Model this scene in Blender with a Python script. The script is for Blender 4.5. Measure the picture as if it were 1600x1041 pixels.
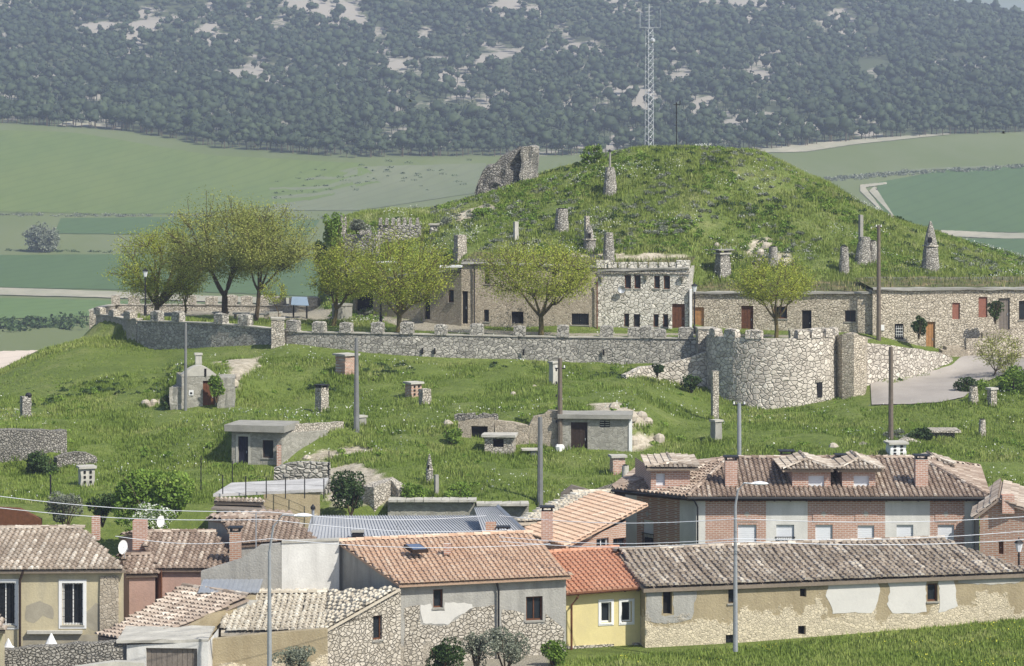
import bpy, math, random
import numpy as np
from mathutils import Vector
for o in list(bpy.data.objects): bpy.data.objects.remove(o)
random.seed(7); RS = np.random.RandomState(11)
SC = bpy.context.scene
COL = SC.collection
# ------------------------------------------------------------ camera, sky, sun, exposure
F = 4200.0; HY = 220.0; CZ = 30.0        # focal length in photo pixels, horizon row, camera height
cam = bpy.data.cameras.new('camera'); camo = bpy.data.objects.new('camera', cam); COL.objects.link(camo)
camo.location = (0, 0, CZ); camo.rotation_euler = (math.radians(90), 0, 0)
cam.sensor_width = 36; cam.lens = F / 1600 * 36; cam.shift_y = -(520.5 - HY) / 1600
cam.clip_start = 1; cam.clip_end = 20000
SC.camera = camo
SUN_EL = math.radians(47); SUN_AZ = math.atan2(0.73, -0.68)      # towards the sun, azimuth from +Y to +X
w = bpy.data.worlds.new('World'); SC.world = w; w.use_nodes = True
wn = w.node_tree.nodes; wl = w.node_tree.links
sky = wn.new('ShaderNodeTexSky'); sky.sky_type = 'NISHITA'; sky.sun_disc = False
sky.sun_elevation = SUN_EL; sky.sun_rotation = SUN_AZ; sky.altitude = 700; sky.dust_density = 2.0
wl.new(sky.outputs[0], wn['Background'].inputs[0]); wn['Background'].inputs[1].default_value = 0.12
sd = bpy.data.lights.new('sun', 'SUN'); sd.energy = 4.8; sd.angle = math.radians(0.5); sd.color = (1, .95, .86)
so = bpy.data.objects.new('sun', sd); COL.objects.link(so)
sv = Vector((math.sin(SUN_AZ) * math.cos(SUN_EL), math.cos(SUN_AZ) * math.cos(SUN_EL), math.sin(SUN_EL)))
so.rotation_euler = sv.to_track_quat('Z', 'Y').to_euler(); so.location = (60, -20, 90)
SC.view_settings.view_transform = 'Standard'; SC.view_settings.look = 'None'
SC.view_settings.exposure = 0.4; SC.view_settings.gamma = 1
SC.cycles.max_bounces = 6; SC.cycles.diffuse_bounces = 3; SC.cycles.volume_bounces = 1

# ------------------------------------------------------------ projection helpers (photo pixel + distance -> place)
def W(px, py, Y): return Vector(((px - 800) / F * Y, Y, CZ - (py - HY) / F * Y))
def zof(py, Y): return CZ - (py - HY) / F * Y
def XY(px, Y): return Vector(((px - 800) / F * Y, Y))

# ------------------------------------------------------------ mesh builder
ORG = {}
def new_obj(name, me, parent=None, loc=None):
    o = bpy.data.objects.new(name, me); COL.objects.link(o)
    if parent is not None: o.parent = parent; ORG[o] = ORG[parent]
    else: ORG[o] = Vector(loc or (0, 0, 0)); o.location = ORG[o]
    return o
def tag(o, label=None, cat=None, group=None, kind=None):
    if label: o['label'] = label
    if cat: o['category'] = cat
    if group: o['group'] = group
    if kind: o['kind'] = kind
    return o
def thing(name, label, cat, loc, group=None):
    return tag(new_obj(name, None, None, loc), label, cat, group)
class MB:
    def __init__(s): s.v = []; s.f = []; s.r = []
    def add(s, vs, fs, r=None):
        n = len(s.v); s.v += [tuple(p) for p in vs]
        for f in fs: s.f.append(tuple(n + i for i in f)); s.r.append(random.random() if r is None else r)
    def build(s, name, mat, parent=None, loc=None, smooth=False, bevel=0):
        org = ORG[parent] if parent is not None else Vector(loc or (0, 0, 0))
        me = bpy.data.meshes.new(name)
        me.from_pydata([(a - org.x, b - org.y, c - org.z) for a, b, c in s.v], [], s.f)
        me.materials.append(mat)
        at = me.attributes.new('rnd', 'FLOAT', 'FACE'); at.data.foreach_set('value', s.r)
        if smooth: me.polygons.foreach_set('use_smooth', [True] * len(me.polygons))
        me.update()
        return new_obj(name, me, parent, org)
    def hexa(s, p, r=None):      # p: 4 bottom (ccw) + 4 top
        s.add(p, [(3, 2, 1, 0), (4, 5, 6, 7), (0, 1, 5, 4), (1, 2, 6, 5), (2, 3, 7, 6), (3, 0, 4, 7)], r)
    def box(s, c, sx, sy, sz, rot=0, taper=1.0, r=None):   # c = centre of the base
        ca, sa = math.cos(rot), math.sin(rot); P = []
        for k, z in ((1, 0), (taper, sz)):
            for a, b in ((-1, -1), (1, -1), (1, 1), (-1, 1)):
                x, y = a * sx / 2 * k, b * sy / 2 * k
                P.append((c[0] + x * ca - y * sa, c[1] + x * sa + y * ca, c[2] + z))
        s.hexa(P, r)
    def slab(s, P, Q, th, z0, z1, z0q=None, z1q=None, r=None):   # wall along P->Q (left to right), thickness going back
        P = Vector(P[:2]); Q = Vector(Q[:2]); d = (Q - P).normalized(); n = Vector((-d.y, d.x)) * th
        z0q = z0 if z0q is None else z0q; z1q = z1 if z1q is None else z1q
        s.hexa([(*P, z0), (*Q, z0q), (*(Q + n), z0q), (*(P + n), z0), (*P, z1), (*Q, z1q), (*(Q + n), z1q), (*(P + n), z1)], r)
    def tube(s, pts, rad, n=6, cap=True):
        pts = [Vector(p) for p in pts]; rings = []; V = []
        rads = rad if isinstance(rad, (list, tuple)) else [rad] * len(pts)
        for i, p in enumerate(pts):
            t = (pts[min(i + 1, len(pts) - 1)] - pts[max(i - 1, 0)]).normalized()
            a = t.cross(Vector((0, 0, 1)) if abs(t.z) < .9 else Vector((1, 0, 0))).normalized(); b = t.cross(a)
            for k in range(n):
                q = 2 * math.pi * k / n; V.append(p + (a * math.cos(q) + b * math.sin(q)) * rads[i])
        fs = [(i * n + k, i * n + (k + 1) % n, (i + 1) * n + (k + 1) % n, (i + 1) * n + k) for i in range(len(pts) - 1) for k in range(n)]
        if cap: fs += [tuple(range(n))[::-1], tuple((len(pts) - 1) * n + k for k in range(n))]
        s.add(V, fs)
    def lathe(s, c, prof, n=14, amp=0.0, sq=0.0, rot=0.0, lean=(0, 0)):   # prof: (radius, z); amp: stone roughness; sq: squareness
        V = []
        for i, (rd, z) in enumerate(prof):
            for k in range(n):
                q = 2 * math.pi * k / n + rot
                m = 1.0
                if sq: m = (1 / max(abs(math.cos(q - rot - math.pi/4)), abs(math.sin(q - rot - math.pi/4)))) ** sq
                rr = rd * m + random.uniform(-amp, amp)
                V.append((c[0] + rr * math.cos(q) + lean[0] * z, c[1] + rr * math.sin(q) + lean[1] * z, c[2] + z + random.uniform(-amp, amp) * .5))
        fs = [(i * n + k, i * n + (k + 1) % n, (i + 1) * n + (k + 1) % n, (i + 1) * n + k) for i in range(len(prof) - 1) for k in range(n)]
        fs += [tuple((len(prof) - 1) * n + k for k in range(n))]
        s.add(V, fs)
    def rough(s, c, sx, sy, sz, rot=0, amp=.04, n=3, nz=3, taper=1.0, round_=0.0):   # box of rubble with uneven faces
        ca, sa = math.cos(rot), math.sin(rot); idx = {}; V = []; fs = []
        def vid(i, j, k):
            if (i, j, k) in idx: return idx[i, j, k]
            m = 1 + (taper - 1) * k / nz
            x, y, z = (i / n - .5) * sx * m, (j / n - .5) * sy * m, k / nz * sz
            if k == nz and round_: z -= round_ * ((2 * i / n - 1) ** 2 + (2 * j / n - 1) ** 2) / 2
            x += random.uniform(-amp, amp); y += random.uniform(-amp, amp); z += random.uniform(-amp, amp) if k else 0
            idx[i, j, k] = len(V); V.append((c[0] + x * ca - y * sa, c[1] + x * sa + y * ca, c[2] + z)); return idx[i, j, k]
        for a in range(n):
            for k in range(nz):
                fs.append((vid(a, 0, k), vid(a + 1, 0, k), vid(a + 1, 0, k + 1), vid(a, 0, k + 1)))
                fs.append((vid(a + 1, n, k), vid(a, n, k), vid(a, n, k + 1), vid(a + 1, n, k + 1)))
                fs.append((vid(0, a + 1, k), vid(0, a, k), vid(0, a, k + 1), vid(0, a + 1, k + 1)))
                fs.append((vid(n, a, k), vid(n, a + 1, k), vid(n, a + 1, k + 1), vid(n, a, k + 1)))
            for b in range(n): fs.append((vid(a, b, nz), vid(a + 1, b, nz), vid(a + 1, b + 1, nz), vid(a, b + 1, nz)))
        s.add(V, fs)

def np_mesh(name, verts, faces, mat, rnd=None, parent=None, loc=None, smooth=False, attrs=None):
    """large mesh from numpy: verts (n,3) world, faces (m,k)"""
    org = ORG[parent] if parent is not None else Vector(loc or (0, 0, 0))
    v = np.asarray(verts, np.float64) - np.array(org); f = np.asarray(faces, np.int32)
    me = bpy.data.meshes.new(name); me.vertices.add(len(v)); me.vertices.foreach_set('co', v.astype(np.float32).ravel())
    k = f.shape[1]; me.loops.add(f.size); me.loops.foreach_set('vertex_index', f.ravel())
    me.polygons.add(len(f)); me.polygons.foreach_set('loop_start', np.arange(0, f.size, k, dtype=np.int32))
    try: me.polygons.foreach_set('loop_total', np.full(len(f), k, np.int32))
    except Exception: pass
    me.update(calc_edges=True)
    if smooth: me.polygons.foreach_set('use_smooth', np.ones(len(f), bool))
    if rnd is not None:
        a = me.attributes.new('rnd', 'FLOAT', 'FACE'); a.data.foreach_set('value', np.asarray(rnd, np.float32))
    for an, av in (attrs or {}).items():
        a = me.attributes.new(an, 'FLOAT', 'POINT'); a.data.foreach_set('value', np.asarray(av, np.float32))
    me.materials.append(mat)
    return new_obj(name, me, parent, org)

# ------------------------------------------------------------ materials
class NT:
    def __init__(s, name, rough=.9):
        s.m = bpy.data.materials.new(name); s.m.use_nodes = True; s.t = s.m.node_tree; s.n = s.t.nodes; s.l = s.t.links
        s.b = s.n['Principled BSDF']; s.b.inputs['Roughness'].default_value = rough
        s.b.inputs['Specular IOR Level'].default_value = .25
        s.tc = s.n.new('ShaderNodeTexCoord').outputs['Object']
    def noise(s, scale, detail=4, rough=.6, vec=None):
        n = s.n.new('ShaderNodeTexNoise'); n.inputs['Scale'].default_value = scale; n.inputs['Detail'].default_value = detail
        n.inputs['Roughness'].default_value = rough; s.l.new(vec or s.tc, n.inputs['Vector']); return n.outputs['Fac']
    def vor(s, scale, feature='F1', vec=None, rnd=1.0):
        n = s.n.new('ShaderNodeTexVoronoi'); n.feature = feature; n.inputs['Scale'].default_value = scale
        n.inputs['Randomness'].default_value = rnd; s.l.new(vec or s.tc, n.inputs['Vector']); return n
    def ramp(s, fac, stops, interp='LINEAR'):
        r = s.n.new('ShaderNodeValToRGB'); r.color_ramp.interpolation = interp; e = r.color_ramp.elements
        while len(e) < len(stops): e.new(.5)
        for x, (p, c) in zip(e, stops): x.position = p; x.color = (*c, 1) if not isinstance(c, (int, float)) else (c, c, c, 1)
        s.l.new(fac, r.inputs[0]); return r.outputs[0]
    def mix(s, fac, a, b, mode='MIX'):
        m = s.n.new('ShaderNodeMix'); m.data_type = 'RGBA'; m.blend_type = mode
        for sock, val in ((m.inputs[0], fac), (m.inputs[6], a), (m.inputs[7], b)):
            if isinstance(val, (int, float)): sock.default_value = val
            elif isinstance(val, tuple): sock.default_value = (*val, 1)
            else: s.l.new(val, sock)
        return m.outputs[2]
    def attr(s, name):
        a = s.n.new('ShaderNodeAttribute'); a.attribute_name = name; return a.outputs['Fac']
    def math(s, op, a, b=0.0, clamp=False):
        m = s.n.new('ShaderNodeMath'); m.operation = op; m.use_clamp = clamp
        for sock, val in ((m.inputs[0], a), (m.inputs[1], b)):
            if isinstance(val, (int, float)): sock.default_value = val
            else: s.l.new(val, sock)
        return m.outputs[0]
    def mapping(s, sc=(1, 1, 1), rot=(0, 0, 0), vec=None):
        m = s.n.new('ShaderNodeMapping'); m.inputs['Scale'].default_value = sc; m.inputs['Rotation'].default_value = rot
        s.l.new(vec or s.tc, m.inputs['Vector']); return m.outputs[0]
    def warp(s, scale, amt):
        n = s.n.new('ShaderNodeTexNoise'); n.inputs['Scale'].default_value = scale; s.l.new(s.tc, n.inputs['Vector'])
        v = s.n.new('ShaderNodeVectorMath'); v.operation = 'MULTIPLY_ADD'; v.inputs[1].default_value = (amt,) * 3
        s.l.new(n.outputs['Color'], v.inputs[0]); s.l.new(s.tc, v.inputs[2]); return v.outputs[0]
    def bump(s, h, strength=.5, dist=.05):
        b = s.n.new('ShaderNodeBump'); b.inputs['Strength'].default_value = strength; b.inputs['Distance'].default_value = dist
        s.l.new(h, b.inputs['Height']); s.l.new(b.outputs[0], s.b.inputs['Normal'])
    def out(s, col):
        if isinstance(col, tuple): s.b.inputs['Base Color'].default_value = (*col, 1)
        else: s.l.new(col, s.b.inputs['Base Color'])
        return s.m

def m_stone(name, lo, hi, mortar, scale=3.0, edge=.06, bump=.8, flat=1.3, stain=None):
    scale *= 1.75; t = NT(name, .95)
    v0 = t.warp(1.6, .16)
    mp = t.mapping((1, 1, flat), vec=v0)
    e = t.vor(scale, 'DISTANCE_TO_EDGE', mp).outputs['Distance']; c = t.vor(scale, 'F1', mp).outputs['Color']
    sep = t.n.new('ShaderNodeSeparateColor'); t.l.new(c, sep.inputs[0])
    mid = tuple((a + b) / 2 for a, b in zip(lo, hi))
    base = t.ramp(sep.outputs[0], [(0, lo), (.5, mid), (1, hi)])
    base = t.mix(t.ramp(t.noise(22, 3), [(.35, 0.0), (.65, .45)]), base, tuple(x * .62 for x in mid))
    base = t.mix(t.ramp(t.noise(.35, 3), [(.4, 0.0), (.7, .5)]), base, stain or tuple(x * .75 for x in mid))
    m = t.ramp(e, [(0, 0.0), (edge, 1.0)])
    joint = t.mix(t.ramp(t.noise(.9, 4), [(.40, 0.0), (.62, .8)]), mortar, tuple(x * .85 for x in lo))
    col = t.mix(m, joint, base)
    h = t.math('ADD', t.ramp(e, [(0, 0.0), (edge * 2.2, 1.0)]), t.math('MULTIPLY', t.noise(14, 3), .5))
    t.bump(h, bump, .09)
    return t.out(col)
def m_plain(name, col, var=.25, scale=2.0, rough=.9, metal=0.0, fine=0.12, stain=None, amount=.5):
    t = NT(name, rough); t.b.inputs['Metallic'].default_value = metal
    c2 = tuple(x * (1 - var) for x in col)
    c = t.mix(t.ramp(t.noise(scale, 5), [(.3, 0.0), (.7, 1.0)]), col, c2)
    c = t.mix(t.ramp(t.noise(scale * 11, 3), [(.3, 0.0), (.7, fine)]), c, tuple(x * .4 for x in col))
    if stain: c = t.mix(t.ramp(t.noise(.8, 6, .7), [(.50, 0.0), (.62, amount)]), c, stain)
    t.bump(t.noise(18, 3), .25, .02)
    return t.out(c)
def m_render(name, col, stain, patch, patch_stone=True):
    """old lime render with stains, patches fallen off to rubble"""
    t = NT(name, .95)
    c = t.mix(t.ramp(t.noise(.9, 5), [(.35, 0.0), (.65, 1.0)]), col, tuple(x * .82 for x in col))
    streak = t.noise(1.0, 4, vec=t.mapping((2.2, 2.2, .35)))
    c = t.mix(t.ramp(streak, [(.45, 0.0), (.75, .75)]), c, stain)
    c = t.mix(t.ramp(t.noise(15, 4), [(.4, 0.0), (.8, .3)]), c, tuple(x * .5 for x in col))
    if patch_stone:
        mp = t.mapping((1, 1, 1.3), vec=t.warp(2.5, .12))
        e = t.vor(7.0, 'DISTANCE_TO_EDGE', mp).outputs['Distance']; cc = t.vor(7.0, 'F1', mp).outputs['Color']
        sep = t.n.new('ShaderNodeSeparateColor'); t.l.new(cc, sep.inputs[0])
        st = t.mix(t.ramp(e, [(0, 0.0), (.06, 1.0)]), tuple(x * .5 for x in patch), t.ramp(sep.outputs[0], [(0, tuple(x * .7 for x in patch)), (1, patch)]))
        z = t.n.new('ShaderNodeSeparateXYZ'); t.l.new(t.tc, z.inputs[0])
        low = t.math('MULTIPLY_ADD', z.outputs[2], -.16); low.node.inputs[2].default_value = .42
        f = t.math('ADD', t.noise(.7, 6, .65), low)
        m = t.ramp(f, [(.60, 0.0), (.635, 1.0)])
        c = t.mix(m, c, st); t.bump(t.math('ADD', t.math('MULTIPLY', m, t.ramp(e, [(0, 0.0), (.1, 1.0)])), t.noise(12, 3)), .5, .05)
    else: t.bump(t.noise(12, 4), .3, .04)
    return t.out(c)
def m_tile(name, stops, moss=None):
    t = NT(name, .92)
    c = t.ramp(t.attr('rnd'), stops)
    c = t.mix(t.ramp(t.noise(.7, 5, .65), [(.4, 0.0), (.72, .65)]), c, moss or tuple(x * .6 for x in stops[0][1]))
    c = t.mix(t.ramp(t.noise(9, 4, .7), [(.42, 0.0), (.7, .35)]), c, tuple(x * .33 for x in stops[1][1]))
    t.bump(t.noise(20, 3), .3, .02)
    return t.out(c)
def m_brick(name, c1, c2, mortar, s=1.0):
    t = NT(name, .92)
    # brick courses run round the building: use horizontal distance and height
    sep = t.n.new('ShaderNodeSeparateXYZ'); t.l.new(t.tc, sep.inputs[0]); cm = t.n.new('ShaderNodeCombineXYZ')
    t.l.new(t.math('ADD', sep.outputs[0], sep.outputs[1]), cm.inputs[0]); t.l.new(sep.outputs[2], cm.inputs[1])
    b = t.n.new('ShaderNodeTexBrick'); b.inputs['Scale'].default_value = s; b.inputs['Color1'].default_value = (*c1, 1); b.inputs['Color2'].default_value = (*c2, 1)
    b.inputs['Mortar'].default_value = (*mortar, 1); b.inputs['Mortar Size'].default_value = .018; b.inputs['Brick Width'].default_value = .28; b.inputs['Row Height'].default_value = .095
    t.l.new(cm.outputs[0], b.inputs['Vector'])
    c = t.mix(t.ramp(t.noise(1.5, 5), [(.35, 0.0), (.7, .35)]), b.outputs[0], tuple(x * .6 for x in c1))
    t.bump(t.noise(20, 2), .2, .02)
    return t.out(c)
def m_leaf(name, stops, transl=.25):
    t = NT(name, .7)
    c = t.ramp(t.attr('rnd'), stops)
    m = t.out(c)
    tr = t.n.new('ShaderNodeBsdfTranslucent'); t.l.new(c, tr.inputs[0]); mx = t.n.new('ShaderNodeMixShader'); mx.inputs[0].default_value = transl
    t.l.new(t.b.outputs[0], mx.inputs[1]); t.l.new(tr.outputs[0], mx.inputs[2]); t.l.new(mx.outputs[0], t.n['Material Output'].inputs[0])
    return m
M = {}
M['parapet'] = m_stone('parapet stone', (.21, .20, .175), (.56, .53, .46), (.085, .08, .065), 2.0, .05)
M['tower'] = m_stone('tower stone', (.38, .34, .285), (.76, .70, .60), (.10, .085, .065), 1.65, .06)
M['coping'] = m_plain('lime coping', (.5, .47, .4), .35, 2, fine=.3)
M['house_stone'] = m_stone('house stone', (.40, .345, .26), (.74, .66, .53), (.12, .10, .075), 2.5, .06, flat=1.6)
M['castle_stone'] = m_stone('castle house stone', (.46, .435, .37), (.80, .76, .67), (.15, .13, .10), 1.9, .05, flat=1.2)
M['terrace_stone'] = m_stone('terrace house stone', (.33, .28, .21), (.52, .455, .355), (.16, .145, .115), 3.4, .05, flat=1.3, bump=.5)
M['rubble'] = m_stone('rubble', (.22, .21, .18), (.48, .45, .39), (.06, .055, .045), 3.6, .09, 1.0)
M['chim_stone'] = m_stone('chimney stone', (.32, .30, .26), (.60, .57, .50), (.14, .13, .105), 3.0, .08, 1.0, 1.6)
M['ruin'] = m_stone('ruin stone', (.27, .255, .225), (.58, .55, .48), (.06, .055, .045), 1.7, .10, 1.0, 1.5)
M['barn_stone'] = m_stone('barn stone', (.27, .22, .145), (.52, .45, .32), (.16, .13, .085), 4.2, .05)
M['pale_stone'] = m_stone('pale stone', (.40, .36, .29), (.64, .59, .50), (.24, .215, .17), 3.0, .06, .9, 1.2)
M['concrete'] = m_plain('concrete', (.34, .33, .29), .3, 1.5, fine=.3)
M['pale_concrete'] = m_plain('pale concrete', (.50, .48, .42), .3, 1.5, fine=.25)
M['block'] = m_stone('cellar block', (.24, .23, .195), (.40, .385, .33), (.19, .18, .15), 2.6, .03, .4, 1.6)
M['render_gray'] = m_render('grey render', (.38, .37, .335), (.20, .195, .18), (.42, .38, .31))
M['render_pale'] = m_render('pale grey render', (.66, .65, .61), (.47, .46, .43), (.4, .38, .33), False)
M['render_cream'] = m_render('cream render', (.50, .44, .29), (.27, .25, .20), (.36, .33, .27), False)
M['render_pink'] = m_render('pink render', (.47, .31, .25), (.34, .24, .2), (.4, .3, .25), False)
M['render_buff'] = m_render('buff mud render', (.36, .30, .19), (.25, .20, .12), (.62, .54, .39))
M['yellow'] = m_plain('yellow render', (.64, .55, .27), .14, .9, fine=.12, stain=(.50, .43, .24), amount=.35)
M['lime'] = m_plain('lime wash', (.60, .585, .54), .12, 1.0, fine=.12)
M['white'] = m_plain('white paint', (.74, .74, .72), .1, 2, .6, fine=.08)
M['shutter'] = m_plain('white roller shutter', (.68, .70, .73), .06, 2, .5, fine=.05)
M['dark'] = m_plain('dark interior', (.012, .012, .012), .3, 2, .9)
M['glass'] = m_plain('window glass', (.02, .025, .03), .2, 2, .15, fine=0)
M['wood_dark'] = m_plain('dark wood', (.045, .03, .022), .4, 6)
M['wood_brown'] = m_plain('brown wood', (.15, .062, .03), .4, 6)
M['wood_orange'] = m_plain('orange wood', (.42, .22, .09), .35, 6)
M['wood_gray'] = m_plain('grey wood', (.22, .19, .16), .35, 6)
M['red_shutter'] = m_plain('red shutter', (.30, .13, .09), .25, 6)
M['door_blue'] = m_plain('dark blue door', (.02, .022, .04), .3, 5, .6)
M['metal_dark'] = m_plain('black iron', (.02, .02, .022), .3, 4, .5)
M['metal_grey'] = m_plain('galvanised steel', (.36, .38, .40), .2, 3, .45, .3)
M['steel_mast'] = m_plain('mast steel', (.50, .52, .54), .1, 3, .5, .2)
M['pole_conc'] = m_plain('concrete pole', (.20, .205, .20), .3, 2)
M['pole_wood'] = m_plain('wood pole', (.17, .14, .11), .35, 5)
M['brick'] = m_brick('brick', (.44, .235, .165), (.35, .18, .125), (.54, .48, .42))
M['brick_pale'] = m_brick('worn brick', (.42, .22, .14), (.32, .17, .11), (.45, .42, .36))
M['tile_old'] = m_tile('old roof tile', [(0, (.18, .14, .105)), (.35, (.33, .27, .21)), (.7, (.50, .435, .355)), (1, (.72, .67, .58))], (.20, .17, .135))
M['tile_brown'] = m_tile('brown roof tile', [(0, (.16, .12, .09)), (.4, (.29, .22, .17)), (.75, (.43, .35, .28)), (1, (.66, .59, .49))], (.17, .12, .09))
M['tile_orange'] = m_tile('orange roof tile', [(0, (.42, .27, .18)), (.5, (.54, .38, .27)), (.85, (.62, .48, .36)), (1, (.66, .57, .46))], (.46, .34, .25))
M['tile_red'] = m_tile('red roof tile', [(0, (.42, .20, .12)), (.5, (.52, .27, .17)), (1, (.60, .36, .24))], (.46, .25, .16))
M['tile_lichen'] = m_tile('lichened roof tile', [(0, (.40, .36, .28)), (.4, (.54, .49, .40)), (.75, (.66, .62, .52)), (1, (.74, .71, .62))], (.33, .28, .21))
M['tile_pink'] = m_tile('weathered pink tile', [(0, (.20, .155, .12)), (.4, (.35, .28, .225)), (.75, (.52, .44, .36)), (1, (.72, .67, .58))], (.24, .20, .16))
M['sheet_roof'] = m_plain('grey sheet roof', (.40, .41, .42), .2, .6, .5, fine=.1)
M['road'] = m_plain('concrete road', (.34, .31, .275), .2, .5, fine=.1)
M['gravel'] = m_plain('pale gravel', (.42, .39, .32), .25, .8, fine=.25)
M['rock'] = m_plain('pale rock', (.52, .46, .37), .4, 1.8, fine=.35)
M['wire'] = m_plain('cable', (.62, .64, .68), .1, 2, .4)
M['bark'] = m_plain('bark', (.115, .085, .05), .45, 4, fine=.4)
M['bark_lichen'] = m_plain('lichened bark', (.17, .135, .055), .5, 3, fine=.4)
M['leaf_spring'] = m_leaf('spring leaf', [(0, (.16, .21, .03)), (.5, (.32, .37, .05)), (1, (.50, .52, .09))], .4)
M['leaf_brownish'] = m_leaf('opening leaf', [(0, (.17, .20, .045)), (.5, (.30, .33, .08)), (1, (.44, .45, .12))], .38)
M['leaf_dark'] = m_leaf('dark leaf', [(0, (.02, .04, .012)), (.6, (.05, .09, .025)), (1, (.10, .15, .05))])
M['leaf_bush'] = m_leaf('bush leaf', [(0, (.07, .13, .02)), (.6, (.17, .27, .04)), (1, (.30, .40, .08))], .3)
M['leaf_grey'] = m_leaf('grey leaf', [(0, (.10, .12, .08)), (.6, (.20, .22, .16)), (1, (.36, .38, .30))])
M['leaf_pine'] = m_leaf('pine foliage', [(0, (.016, .028, .014)), (.5, (.032, .05, .024)), (1, (.062, .088, .038))], .1)
M['blossom'] = m_leaf('white blossom', [(0, (.45, .48, .40)), (1, (.75, .76, .68))], .2)
M['grass_blade'] = None
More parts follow.
